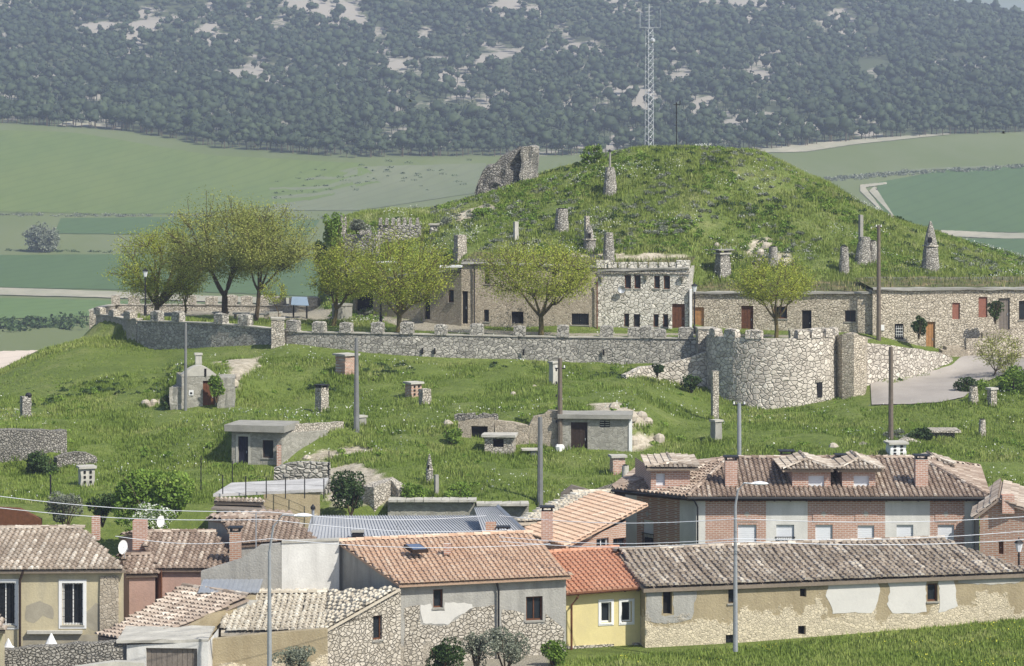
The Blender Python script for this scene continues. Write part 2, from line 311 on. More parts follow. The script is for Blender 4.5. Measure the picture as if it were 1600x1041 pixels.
# ------------------------------------------------------------ the lie of the land
# Each row runs left to right across the country at a distance Y: (bearing px, photo row py, Y).  'z' rows give height below the camera.
def zr(lst): return [(a, HY - z * F / Y, Y) for a, z, Y in lst]
ROWS = [
 zr([(-400, -20, 60), (2000, -20, 60)]),
 zr([(-400, -22.6, 104), (600, -22.3, 104), (900, -21.95, 106), (2000, -21.3, 106)]),
 zr([(-400, -22.8, 110), (600, -22.5, 110)]) + [(880, 1036, 114), (1150, 1013, 117), (1400, 988, 119.5), (1600, 968, 121.5), (2000, 940, 125)],
 zr([(-400, -22.6, 126), (900, -22.4, 126), (2000, -22, 129)]),
 zr([(-400, -21.6, 138), (0, -21.2, 139), (100, -21.2, 140), (560, -21.8, 142.5), (600, -21.8, 143.6), (830, -21.8, 143.6), (960, -21.9, 144), (1560, -21.9, 146), (2000, -21.5, 146)]),
 [(-400, 788, 145), (0, 788, 145), (300, 790, 145), (540, 790, 145), (600, 783, 145), (820, 783, 145), (960, 772, 149), (1250, 745, 152), (1600, 770, 151), (2000, 770, 152)],
 [(-400, 742, 156.5), (0, 742, 156.5), (105, 735, 156.5), (200, 735, 156.5), (350, 729, 157), (450, 726, 157), (475, 712, 158), (560, 690, 160), (690, 695, 160), (760, 698, 160), (860, 708, 160), (990, 706, 160), (1100, 700, 160), (1300, 692, 160), (1430, 690, 160), (1600, 700, 162), (2000, 700, 162)],
 [(-400, 672, 159), (60, 673, 159), (106, 700, 159.5), (200, 695, 163), (350, 680, 161), (366, 664, 159.6), (445, 662, 159.8), (530, 662, 162.5), (600, 672, 164), (700, 668, 163), (760, 662, 163), (860, 646, 162.6), (985, 647, 162.6), (1050, 678, 164), (1200, 672, 166), (1440, 674, 165), (1600, 680, 167), (2000, 680, 167)],
 [(-400, 655, 172), (0, 652, 172), (255, 641, 171.4), (276, 641, 170.6), (345, 640, 170.6), (372, 634, 172), (500, 641, 172), (700, 620, 172), (1000, 612, 172), (1090, 645, 174), (1205, 643, 175.5), (1320, 640, 174), (1380, 634, 173), (1500, 630, 172), (1600, 640, 172), (2000, 650, 172)],
 [(-400, 700, 185), (-100, 640, 190), (0, 600, 190), (70, 580, 190), (150, 566, 190), (255, 604, 178), (276, 596, 174.2), (368, 590, 174.2), (405, 590, 178), (450, 580, 180), (700, 590, 179), (900, 592, 179), (1000, 590, 179), (1090, 615, 178.5), (1205, 616, 180), (1320, 615, 180), (1380, 612, 177.5), (1500, 592, 182), (1600, 585, 180), (2000, 600, 180)],
 [(-400, 720, 200), (-100, 628, 198), (0, 582, 198), (70, 546, 200), (145, 521, 201.2), (160, 524, 200.6), (190, 532, 198.9), (212, 543, 196.6), (245, 546, 195.6), (330, 541, 192), (450, 536, 187.5), (550, 549, 185.8), (700, 560, 185), (900, 565, 184.3), (1000, 570, 183.6), (1090, 590, 182.2), (1205, 592, 183), (1320, 590, 182), (1380, 600, 180), (1490, 586, 185), (1600, 562, 188), (2000, 560, 188)],
 zr([(-400, -24, 210), (0, -19.5, 208), (70, -17, 206), (120, -15.5, 204.5), (146, -13.9, 203.4), (160, -13.3, 202.4), (190, -13.2, 200.8), (212, -13.1, 198.8), (245, -13.1, 197.5), (330, -13.3, 194), (450, -13.7, 189.5), (550, -13.8, 187.8), (700, -13.9, 186.8), (900, -13.95, 186.2), (1000, -14.0, 185.6), (1090, -14.05, 184.5), (1205, -14.1, 184.5), (1320, -14.3, 184.5), (1380, -14.9, 183.5), (1450, -15.2, 187), (1600, -15.3, 190), (2000, -15.4, 190)]),
 zr([(-400, -27, 218), (0, -22, 214), (100, -19, 211), (146, -15, 209), (160, -13.6, 208), (300, -13.4, 205), (480, -13.4, 201), (620, -13.45, 199), (720, -13.6, 196)]) + [(900, 517, 194), (1090, 519, 193), (1340, 521, 191.6), (1370, 529, 190.5), (1450, 554, 190.2), (1600, 552, 192), (2000, 555, 192)],
 zr([(-400, -30, 224), (0, -25, 222), (100, -22, 220), (150, -17, 218), (175, -13.8, 215), (480, -13.7, 213), (545, -11.5, 209), (600, -9.3, 206.5)]) + [(680, 415, 204.5), (720, 398, 202), (800, 400, 200.5), (930, 400, 199.5), (1075, 410, 198.5), (1100, 448, 198.2), (1350, 450, 197), (1600, 444, 197), (2000, 450, 198)],
 zr([(-400, -32, 235), (0, -28, 230), (100, -26, 226), (160, -18, 223), (480, -15, 217), (520, -9.0, 215), (600, -7.6, 214)]) + [(750, 345, 212), (900, 325, 210), (1080, 320, 208), (1250, 355, 207), (1400, 392, 207), (1600, 422, 208), (2000, 480, 208)],
 zr([(-400, -33, 245), (0, -31, 240), (160, -27, 232), (480, -21, 224)]) + [(512, 350, 222), (540, 338, 221), (600, 330, 221), (680, 327, 221), (750, 308, 221), (850, 274, 221), (900, 258, 221), (960, 240, 221), (1010, 232, 220), (1100, 232, 220), (1180, 238, 220), (1230, 258, 220), (1290, 286, 220), (1350, 323, 219), (1420, 350, 218), (1480, 372, 218), (1600, 406, 217), (1800, 470, 217), (2000, 520, 217)],
 zr([(-400, -34, 262), (300, -31, 256), (480, -25, 250), (600, -12, 245), (800, -7, 243), (1000, -4, 240), (1180, -4.5, 240), (1400, -12, 242), (1600, -16, 245), (2000, -24, 250)]),
 zr([(-400, -36, 310), (2000, -35, 310)]),
]
FROWS = [
 zr([(-900, -36, 300), (2500, -35, 300)]),
 zr([(-900, -37, 330), (2500, -36, 330)]),
 [(-900, 472, 600), (0, 466, 600), (400, 478, 600), (1300, 440, 600), (2500, 430, 600)],
 [(-900, 392, 720), (500, 396, 720), (1300, 370, 735), (2500, 365, 735)],
 [(-900, 335, 820), (500, 340, 810), (1300, 306, 830), (2500, 295, 850)],
 [(-900, 250, 920), (0, 262, 900), (550, 292, 880), (1170, 276, 880), (1600, 240, 930), (2500, 225, 930)],
 [(-900, 190, 1010), (0, 194, 1000), (200, 206, 985), (350, 234, 940), (550, 248, 915), (800, 246, 925), (1170, 238, 935), (1400, 216, 975), (1600, 207, 1000), (2500, 200, 1000)],
 [(-900, 150, 1120), (0, 155, 1110), (550, 185, 1060), (1170, 172, 1080), (1600, 158, 1120), (2500, 150, 1120)],
 [(-900, 60, 1350), (0, 60, 1350), (550, 85, 1300), (1170, 80, 1300), (1600, 85, 1330), (2500, 90, 1330)],
 [(-900, -70, 1700), (0, -70, 1700), (600, -62, 1700), (1200, -50, 1700), (1360, -16, 1650), (1440, 9, 1620), (1500, 22, 1600), (1600, 38, 1580), (1800, 62, 1560), (2500, 90, 1560)],
 zr([(-900, 120, 1850), (1200, 112, 1850), (1440, 70, 1850), (1800, 45, 1850), (2500, 20, 1850)]),
 zr([(-900, 100, 2600), (1200, 60, 2600), (1440, -30, 2600), (2500, -60, 2600)]),
 zr([(-900, 0, 7000), (2500, 0, 7000)]),
]
class Land:
    def __init__(s, rows):
        s.px = np.linspace(rows[0][0][0], rows[0][-1][0], 1201)
        s.Y = np.array([np.interp(s.px, [p[0] for p in r], [p[2] for p in r]) for r in rows])
        s.Z = np.array([np.interp(s.px, [p[0] for p in r], [CZ - (p[1] - HY) / F * p[2] for p in r]) for r in rows])
        k = np.ones(7) / 7       # soften the kinks along each row
        for a in (s.Y, s.Z):
            for i in range(len(a)): a[i] = np.convolve(np.pad(a[i], 3, mode='edge'), k, 'valid')
        h = np.diff(s.Y, axis=0); d = np.diff(s.Z, axis=0) / h      # monotone cubic slopes
        m = np.zeros_like(s.Z); m[0] = d[0]; m[-1] = d[-1]
        same = d[:-1] * d[1:] > 0
        w1 = 2 * h[1:] + h[:-1]; w2 = h[1:] + 2 * h[:-1]
        with np.errstate(all='ignore'): hm = (w1 + w2) / (w1 / d[:-1] + w2 / d[1:])
        m[1:-1] = np.where(same, hm, 0); s.M = m
    def z(s, X, Y):
        X = np.asarray(X, float); Y = np.asarray(Y, float); sh = np.broadcast(X, Y).shape
        X, Y = np.broadcast_to(X, sh).ravel(), np.broadcast_to(Y, sh).ravel()
        px = 800 + X / Y * F; t = (px - s.px[0]) / (s.px[1] - s.px[0]); i = np.clip(np.floor(t).astype(int), 0, len(s.px) - 2); f = np.clip(t - i, 0, 1)
        L = lambda A: A[:, i] * (1 - f) + A[:, i + 1] * f
        YY, ZZ, MM = L(s.Y), L(s.Z), L(s.M)
        k = np.clip((YY < Y).sum(0) - 1, 0, len(YY) - 2); j = np.arange(len(Y))
        y0, y1, z0, z1, m0, m1 = YY[k, j], YY[k + 1, j], ZZ[k, j], ZZ[k + 1, j], MM[k, j], MM[k + 1, j]
        h = y1 - y0; u = np.clip((Y - y0) / h, 0, 1); u2, u3 = u * u, u ** 3
        return ((2*u3 - 3*u2 + 1) * z0 + (u3 - 2*u2 + u) * h * m0 + (-2*u3 + 3*u2) * z1 + (u3 - u2) * h * m1).reshape(sh)
near = Land(ROWS); far = Land(FROWS)
def gz(x, y): return float(near.z(x, y) if y < 300 else far.z(x, y))
def hit(px, py, y0=104, y1=300):
    """first ground point seen along this bearing and row"""
    Y = np.arange(y0, y1, .1 if y1 <= 320 else 1.0); X = (px - 800) / F * Y
    g = (near if y1 <= 320 else far).z(X, Y); r = CZ - (py - HY) / F * Y
    k = np.nonzero(g >= r)[0]
    if len(k) == 0: k = [int(np.argmin(r - g))]
    k = k[0]; return Vector((X[k], Y[k], g[k]))
def ground(px, Y): p = XY(px, Y); return Vector((p.x, p.y, gz(p.x, p.y)))
def inpoly(px, py, poly):
    c = np.zeros(px.shape, bool); n = len(poly)
    for i in range(n):
        x0, y0 = poly[i]; x1, y1 = poly[(i + 1) % n]
        if y0 == y1: continue
        k = ((y0 > py) != (y1 > py)) & (px < (x1 - x0) * (py - y0) / (y1 - y0) + x0); c ^= k
    return c
def vnoise(x, y, s, seed=0):        # cheap smooth value noise for ground undulation and planting
    r = np.random.RandomState(seed).rand(64, 64); u, v = x / s, y / s
    i, j = np.floor(u).astype(int), np.floor(v).astype(int); f, g = u - i, v - j; f, g = f*f*(3-2*f), g*g*(3-2*g)
    R = lambda a, b: r[a % 64, b % 64]
    return R(i, j)*(1-f)*(1-g) + R(i+1, j)*f*(1-g) + R(i, j+1)*(1-f)*g + R(i+1, j+1)*f*g

# bare patches: polygons in bearing / row, looked at on the ground surface itself
GRAVEL = [[(455, 480), (560, 484), (640, 500), (730, 505), (760, 516), (900, 521), (1100, 521), (1360, 526), (1380, 545), (1360, 530), (1080, 524), (900, 525), (760, 522), (640, 516), (600, 503), (520, 500), (440, 503)],
          [(150, 470), (480, 465), (480, 500), (330, 492), (150, 500)]]
ROCKP = [[(322, 566), (408, 560), (400, 578), (378, 590), (365, 610), (358, 570)], [(925, 645), (925, 630), (965, 628), (1010, 650), (1020, 662), (985, 665), (960, 648)], [(985, 680), (1030, 682), (1042, 690), (990, 705)],
         [(1170, 375), (1200, 372), (1215, 385), (1180, 392), (1165, 400)], [(226, 632), (255, 620), (258, 626), (236, 636)], [(470, 712), (560, 695), (600, 700), (560, 706), (490, 722)], [(515, 730), (560, 722), (600, 745), (612, 790), (515, 790)], [(1180, 395), (1235, 395), (1240, 415), (1175, 420)],
         [(700, 340), (760, 320), (780, 330), (720, 350)], [(885, 405), (1080, 405), (1080, 396), (890, 396)]]
def near_fields(X, Y, Z):
    px, py = 800 + X / Y * F, HY - (Z - CZ) / Y * F
    rock = np.zeros(X.shape); grav = np.zeros(X.shape)
    jx = px + (vnoise(X, Y, .8, 5) - .5) * 9; jy = py + (vnoise(X, Y, .7, 6) - .5) * 5
    hill = (Y > 144) & (Y < 218)
    for p in ROCKP: rock[inpoly(jx, jy, p) & hill] = 1
    for p in GRAVEL: grav[inpoly(px, py, p) & (Y > 184) & (Y < 222) & ((px > 216) | (Y > 203.2))] = 1
    grav[(Y > 121.5) & (Y < 132)] = 1
    grav[(Y > 106) & (px < 860) & (Y < 122)] = 1
    return rock, grav
nx = np.arange(-62, 62.01, .42); ny = np.arange(96, 306, .42)
GX, GY = np.meshgrid(nx, ny); GZ = near.z(GX, GY)
hillm = np.clip((GY - 146) / 5, 0, 1)
GZ = GZ + ((vnoise(GX, GY, 1.1, 1) - .5) * .22 + (vnoise(GX, GY, 3.1, 2) - .5) * .35) * hillm * np.where((GY > 184) & (GY < 200), .3, 1) * np.where((GY > 166) & (GX / GY * F > 545), .08, 1)
rock, grav = near_fields(GX, GY, GZ)
mound = ((GY > 196) & (GY < 262)).astype(float)

tg = NT('hill grass', .95)
g1 = tg.ramp(tg.noise(.25, 6, .7), [(.30, (.11, .155, .025)), (.5, (.165, .215, .042)), (.66, (.22, .25, .075)), (.8, (.29, .29, .14))])
g1 = tg.mix(tg.ramp(tg.noise(2.6, 5, .75), [(.38, 0.0), (.68, .7)]), g1, (.07, .11, .02))
g2 = tg.ramp(tg.noise(.33, 6, .72), [(.30, (.10, .145, .028)), (.48, (.165, .21, .05)), (.62, (.23, .25, .09)), (.78, (.36, .34, .21))])
g2 = tg.mix(tg.ramp(tg.noise(1.7, 6, .8), [(.42, 0.0), (.62, .7)]), g2, (.085, .125, .028))
gg = tg.mix(tg.attr('mound'), g1, g2)
gg = tg.mix(tg.attr('gravel'), gg, tg.mix(tg.noise(3, 5), (.40, .365, .29), (.30, .275, .21)))
gg = tg.mix(tg.attr('rock'), gg, tg.ramp(tg.noise(1.6, 6, .7), [(.35, (.30, .26, .18)), (.55, (.55, .49, .38)), (.75, (.66, .6, .5))]))
tg.bump(tg.noise(4, 6, .8), .9, .25); M['grass'] = tg.out(gg)
def grid_faces(r, c):
    a = (np.arange(r - 1)[:, None] * c + np.arange(c - 1)[None]).ravel(); return np.stack([a, a + 1, a + c + 1, a + c], 1)
o = np_mesh('ground', np.stack([GX.ravel(), GY.ravel(), GZ.ravel()], 1), grid_faces(len(ny), len(nx)), M['grass'], smooth=True,
            attrs={'rock': rock.ravel(), 'gravel': grav.ravel(), 'mound': mound.ravel()})
tag(o, kind='structure')

# the valley and the wooded hill behind it
def rocky(X, Y):
    px = 800 + X / Y * F; r = vnoise(X, Y * .5, 30, 91) * .28 + vnoise(X, Y * .4, 11, 92) * .42 + vnoise(X, Y * .5, 5, 93) * .30
    return r - .1 * np.exp(-np.maximum(Y - np.interp(px, [p[0] for p in FROWS[6]], [p[2] for p in FROWS[6]]), 0) / 70) + .09 * np.exp(-((px - 760) / 420) ** 2) - .05 + .015 * np.clip((Y - 1200) / 400, 0, 1)
fx = np.linspace(-1, 1, 260); fy = np.concatenate([np.arange(300, 1100, 8), np.arange(1100, 2000, 14), np.geomspace(2000, 7000, 25)])
FX, FY = np.meshgrid(fx, fy); FX = FX * (FY * .42 + 40); FZ = far.z(FX, FY) - np.where(FY < 306, .3, 0)
FZ = FZ + (vnoise(FX, FY, 60, 3) - .5) * 7 * np.clip((FY - 1000) / 150, 0, 1)
tf = NT('valley and hillside', .95)
sp = tf.n.new('ShaderNodeSeparateXYZ'); tf.l.new(tf.tc, sp.inputs[0])
meadow = tf.mix(tf.ramp(tf.noise(.012, 5, vec=tf.mapping((1, .4, 1))), [(.35, 0.0), (.65, 1.0)]), (.10, .128, .042), (.125, .148, .058))
meadow = tf.mix(tf.ramp(tf.noise(.06, 5, vec=tf.mapping((1, .25, 1))), [(.45, 0.0), (.75, .5)]), meadow, (.15, .165, .095))
wood = tf.mix(tf.ramp(tf.math('ADD', tf.attr('rocky'), tf.math('MULTIPLY', tf.noise(.3, 5, .75), .5)), [(.79, 0.0), (.87, 1.0)]), (.065, .08, .04), (.29, .265, .22))
gcol = tf.mix(tf.attr('wood'), meadow, wood); M['valley'] = tf.out(gcol)
pxf = 800 + FX / FY * F
edge = np.interp(pxf, [p[0] for p in FROWS[6]], [p[2] for p in FROWS[6]])
o = np_mesh('valley_floor', np.stack([FX.ravel(), FY.ravel(), FZ.ravel()], 1), grid_faces(*FX.shape), M['valley'], smooth=True, attrs={'wood': np.clip((FY - edge) / 12, 0, 1).ravel(), 'rocky': rocky(FX, FY).ravel()})
tag(o, kind='structure')
# farthest range, seen over the shoulder of the hill
hx = np.linspace(-6000, 9000, 120); V = []; 
prof = 545 + 60 * np.sin(hx / 900) + 35 * np.sin(hx / 310 + 1)
for k, (dy, m) in enumerate([(9000, 0), (9800, 1), (10600, 0)]):
    for x, p in zip(hx, prof): V.append((x, dy, -50 + m * p))
tag(np_mesh('distant_hills', V, grid_faces(3, 120), m_plain('distant hill', (.20, .24, .16), .3, .002)), kind='structure')

def sheet(name, top, bot, mat, lift=.14, n=40, m=6, y0=320, y1=1300, kind='structure', label=None):
    """ground sheet between two lines given by bearing and row, laid on the land"""
    xs = np.linspace(top[0][0], top[-1][0], n); V = []
    xt = np.interp(np.linspace(0, 1, n), np.linspace(0, 1, len(top)), [p[0] for p in top]); yt = np.interp(np.linspace(0, 1, n), np.linspace(0, 1, len(top)), [p[1] for p in top])
    xb = np.interp(np.linspace(0, 1, n), np.linspace(0, 1, len(bot)), [p[0] for p in bot]); yb = np.interp(np.linspace(0, 1, n), np.linspace(0, 1, len(bot)), [p[1] for p in bot])
    for j in range(m):
        f = j / (m - 1)
        for i in range(n):
            p = hit(xb[i] * (1 - f) + xt[i] * f, yb[i] * (1 - f) + yt[i] * f, y0, y1); V.append((p.x, p.y, p.z + lift))
    return tag(np_mesh(name, V, grid_faces(m, n), mat, smooth=True), kind=kind)
def m_field(name, c, c2, sc=.02):
    t = NT(name, .95); a = t.mix(t.ramp(t.noise(sc, 5, vec=t.mapping((1, .3, 1))), [(.35, 0.0), (.65, 1.0)]), c, c2)
    wv = t.n.new('ShaderNodeTexWave'); wv.inputs['Scale'].default_value = .045; wv.inputs['Distortion'].default_value = 1.2; wv.inputs['Detail'].default_value = 2; t.l.new(t.mapping((1, 1, 1), (0, 0, .5)), wv.inputs['Vector'])
    a = t.mix(t.ramp(wv.outputs['Fac'], [(.80, 0.0), (.97, .22)]), a, tuple(x * .6 for x in c))
    a = t.mix(t.ramp(t.noise(.25, 3, vec=t.mapping((1, .15, 1))), [(.45, 0.0), (.8, .35)]), a, tuple(x * .7 for x in c)); return t.out(a)
fa = m_field('wheat field', (.098, .140, .036), (.12, .155, .042)); fb = m_field('dark crop field', (.060, .105, .034), (.068, .115, .038))
fc = m_field('bright crop field', (.085, .14, .04), (.10, .155, .05)); fd = m_field('dusty track', (.36, .33, .25), (.24, .24, .17), .1)
fe = m_field('fallow strip', (.15, .165, .095), (.115, .14, .07)); fg = m_field('pale bare earth', (.60, .50, .42), (.55, .47, .38))
sheet('field', [(-60, 202), (120, 208), (330, 244), (560, 256), (560, 256)], [(-60, 330), (150, 335), (300, 335), (480, 318), (600, 285)], fa)
sheet('field', [(-60, 400), (250, 398), (520, 405)], [(-60, 449), (250, 455), (540, 466)], fb, y1=1300)
sheet('field', [(95, 342), (300, 340), (500, 345)], [(85, 366), (300, 368), (480, 372)], fb, .15)
sheet('field', [(-60, 466), (80, 468), (200, 472)], [(-60, 500), (80, 498), (200, 492)], fc, .15)
sheet('field', [(1372, 286), (1480, 266), (1660, 258)], [(1366, 352), (1480, 362), (1660, 366)], fb, .15)
sheet('field', [(1480, 374), (1560, 374), (1660, 374)], [(1560, 418), (1620, 420), (1660, 420)], fb, .15)
sheet('track', [(-60, 449), (150, 456), (330, 464), (560, 470)], [(-60, 461), (150, 466), (330, 473), (560, 480)], fd, .22)
sheet('track', [(1470, 361), (1560, 365), (1660, 366)], [(1470, 370), (1560, 374), (1660, 375)], fd, .22)
sheet('track', [(1344, 300), (1344, 290), (1385, 286)], [(1390, 344), (1352, 294), (1386, 289)], fd, .22)
sheet('track', [(1358, 300), (1362, 296), (1366, 293)], [(1400, 344), (1372, 300), (1369, 294)], fd, .22)
sheet('track', [(1300, 278), (1450, 264), (1660, 256)], [(1300, 280), (1450, 267), (1660, 259)], fe, .22)
sheet('track', [(1140, 234), (1260, 225), (1330, 220), (1480, 208)], [(1140, 241), (1260, 238), (1340, 226), (1485, 211)], fd, .2)
sheet('track', [(100, 192), (180, 182), (190, 190)], [(90, 197), (150, 199), (190, 204)], fd, .2)
sheet('field', [(-60, 552), (20, 550), (60, 549)], [(-60, 586), (-10, 582), (0, 579)], fg, .15)
sheet('field', [(420, 292), (560, 262), (760, 256)], [(430, 330), (560, 330), (760, 300)], fe, .15)
sheet('road', [(1360, 599), (1400, 595), (1450, 584), (1488, 572), (1500, 560), (1530, 553), (1660, 550)], [(1362, 634), (1420, 633), (1470, 630), (1506, 622), (1530, 602), (1565, 588), (1660, 580)], M['road'], .07, 60, 14, 165, 200)
# ------------------------------------------------------------ walls with real openings
def uvz(P, Q, px, py):
    """where the sight line through (px,py) meets the upright plane over P->Q: distance along it, height"""
    k = (px - 800) / F; d = Q - P
    t = (k * P.y - P.x) / (d.x - k * d.y); Y = P.y + d.y * t
    return t * d.length, zof(py, Y)
def wall_panel(mb, P, Q, zb, zt, ops=(), rec=.25):
    """P,Q: Vector 2D left to right seen from outside; zt=(left,right) top heights; ops: (u0,u1,z0,z1)"""
    d = (Q - P); L = d.length; d = d / L; nb = Vector((-d.y, d.x))      # nb points into the house
    us = sorted({0.0, L, *[min(max(q, 0.02), L - .02) for o in ops for q in o[:2]]}); zs = sorted({zb, *[q for o in ops for q in o[2:4]]})
    top = lambda u: zt[0] + (zt[1] - zt[0]) * u / L
    V = []; fs = []
    for j, z in enumerate(zs + [None]):
        for u in us: p = P + d * u; V.append((p.x, p.y, top(u) if z is None else z))
    n = len(us)
    for j in range(len(zs)):
        for i in range(n - 1):
            um = (us[i] + us[i + 1]) / 2; zm = (zs[j] + (zs[j + 1] if j + 1 < len(zs) else zs[j] + .01)) / 2
            if any(o[0] < um < o[1] and o[2] < zm < o[3] for o in ops): continue
            fs.append((j * n + i, j * n + i + 1, (j + 1) * n + i + 1, (j + 1) * n + i))
    mb.add(V, fs, .5)
    for u0, u1, z0, z1 in ops:
        a, b = P + d * u0, P + d * u1; c, e = a + nb * rec, b + nb * rec
        mb.add([(*a, z0), (*b, z0), (*b, z1), (*a, z1), (*c, z0), (*e, z0), (*e, z1), (*c, z1)], [(0, 1, 5, 4), (1, 2, 6, 5), (2, 3, 7, 6), (3, 0, 4, 7)], .5)
def pb(mb, P, d, nb, u0, u1, n0, n1, z0, z1):     # box in wall coordinates
    q = [P + d * u + nb * n for u, n in ((u0, n0), (u1, n0), (u1, n1), (u0, n1))]
    mb.hexa([(*p, z0) for p in q] + [(*p, z1) for p in q])
def fill(root, P, Q, o, kind, mats):
    """the door or window that sits in an opening"""
    u0, u1, z0, z1 = o; d = (Q - P).normalized(); nb = Vector((-d.y, d.x)); B = lambda mb, *a: pb(mb, P, d, nb, *a)
    w_, h_ = u1 - u0, z1 - z0
    if kind in ('window', 'window_white', 'window_brown', 'grille'):
        fm = {'window': 'wood_dark', 'window_white': 'white', 'window_brown': 'wood_brown', 'grille': 'metal_dark'}[kind]
        f = MB(); t = min(.07, w_ * .14)
        B(f, u0, u0 + t, .14, .22, z0, z1); B(f, u1 - t, u1, .14, .22, z0, z1); B(f, u0 + t, u1 - t, .14, .22, z1 - t, z1); B(f, u0 + t, u1 - t, .14, .22, z0, z0 + t)
        if w_ > .7: B(f, (u0 + u1) / 2 - t / 3, (u0 + u1) / 2 + t / 3, .15, .215, z0 + t, z1 - t)
        fo = f.build('window', M[fm], root)
        p = MB(); B(p, u0 + t * .5, u1 - t * .5, .185, .2, z0 + t * .5, z1 - t * .5); p.build('pane', M['glass'], fo)
        if kind == 'grille' or mats.get('grille'):
            g = MB(); k = max(3, int(w_ / .12))
            for i in range(1, k): B(g, u0 + w_ * i / k - .008, u0 + w_ * i / k + .008, .05, .066, z0, z1)
            for i in range(1, max(3, int(h_ / .3))): zz = z0 + h_ * i / max(3, int(h_ / .3)); B(g, u0, u1, .045, .049, zz - .01, zz + .01)
            g.build('grille', M['metal_dark'], fo)
        s = MB(); B(s, u0 - .06, u1 + .06, -.05, .14, z0 - .07, z0 - .002); s.build('sill', M[mats.get('sill', 'concrete')], fo)
    elif kind in ('shutter', 'red_shutter', 'balcony'):
        f = MB(); n = max(4, int(h_ / .09)); m_ = 'red_shutter' if kind == 'red_shutter' else 'shutter'
        zs = z0 + (h_ * .42 if kind == 'balcony' else 0)
        for i in range(n): B(f, u0, u1, .10 + .004 * (i % 2), .16, zs + (z1 - zs) * i / n, zs + (z1 - zs) * (i + .93) / n)
        fo = f.build('window', M[m_], root)
        q = MB(); B(q, u0, u1, .165, .185, z0, z1); q.build('pane', M['glass'], fo)
        if kind == 'balcony':
            g = MB(); k = int(w_ / .11)
            for i in range(k + 1): B(g, u0 + w_ * i / k - .008, u0 + w_ * i / k + .008, -.03, -.014, z0, z0 + .85)
            B(g, u0 - .05, u1 + .05, -.04, -.005, z0 + .85, z0 + .89); g.build('railing', M['metal_dark'], fo)
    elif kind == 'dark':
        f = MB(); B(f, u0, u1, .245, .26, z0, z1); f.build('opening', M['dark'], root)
    else:
        dm = {'door': 'wood_dark', 'door_brown': 'wood_brown', 'door_orange': 'wood_orange', 'door_blue': 'door_blue', 'door_black': 'dark', 'door_grey': 'wood_gray', 'door_iron': 'metal_dark'}[kind]
        f = MB(); n = max(3, int(w_ / .2))
        for i in range(n): B(f, u0 + w_ * i / n + .008, u0 + w_ * (i + 1) / n - .008, .13 + .006 * (i % 2), .19, z0, z1)
        B(f, u0, u1, .16, .2, z0, z1)
        fo = f.build('door', M[dm], root)
        h = MB(); B(h, u1 - .16, u1 - .12, .09, .13, z0 + h_ * .45, z0 + h_ * .52); h.build('handle', M['metal_grey'], fo)
def facade(root, mb, P, Q, zb, zt, specs, mats=None, rec=.25):
    mats = mats or {}; ops = []
    for s in specs:
        ua, z1 = uvz(P, Q, s[0], s[1]); ub, _ = uvz(P, Q, s[2], s[1]); um, z0 = uvz(P, Q, (s[0] + s[2]) / 2, s[3])
        _, z1 = uvz(P, Q, (s[0] + s[2]) / 2, s[1])
        ops.append((ua, ub, z0, z1))
    wall_panel(mb, P, Q, zb, zt, ops, rec)
    for s, o in zip(specs, ops): fill(root, P, Q, o, s[4], mats)
    return ops
def surround(root, P, Q, o, mat, t=.16, proud=.03, name='surround'):
    d = (Q - P).normalized(); nb = Vector((-d.y, d.x)); f = MB(); u0, u1, z0, z1 = o
    pb(f, P, d, nb, u0 - t, u0, -proud, .02, z0 - t, z1 + t); pb(f, P, d, nb, u1, u1 + t, -proud, .02, z0 - t, z1 + t)
    pb(f, P, d, nb, u0, u1, -proud, .02, z1, z1 + t); pb(f, P, d, nb, u0, u1, -proud, .02, z0 - t, z0 - .003)
    f.build(name, M[mat], root)
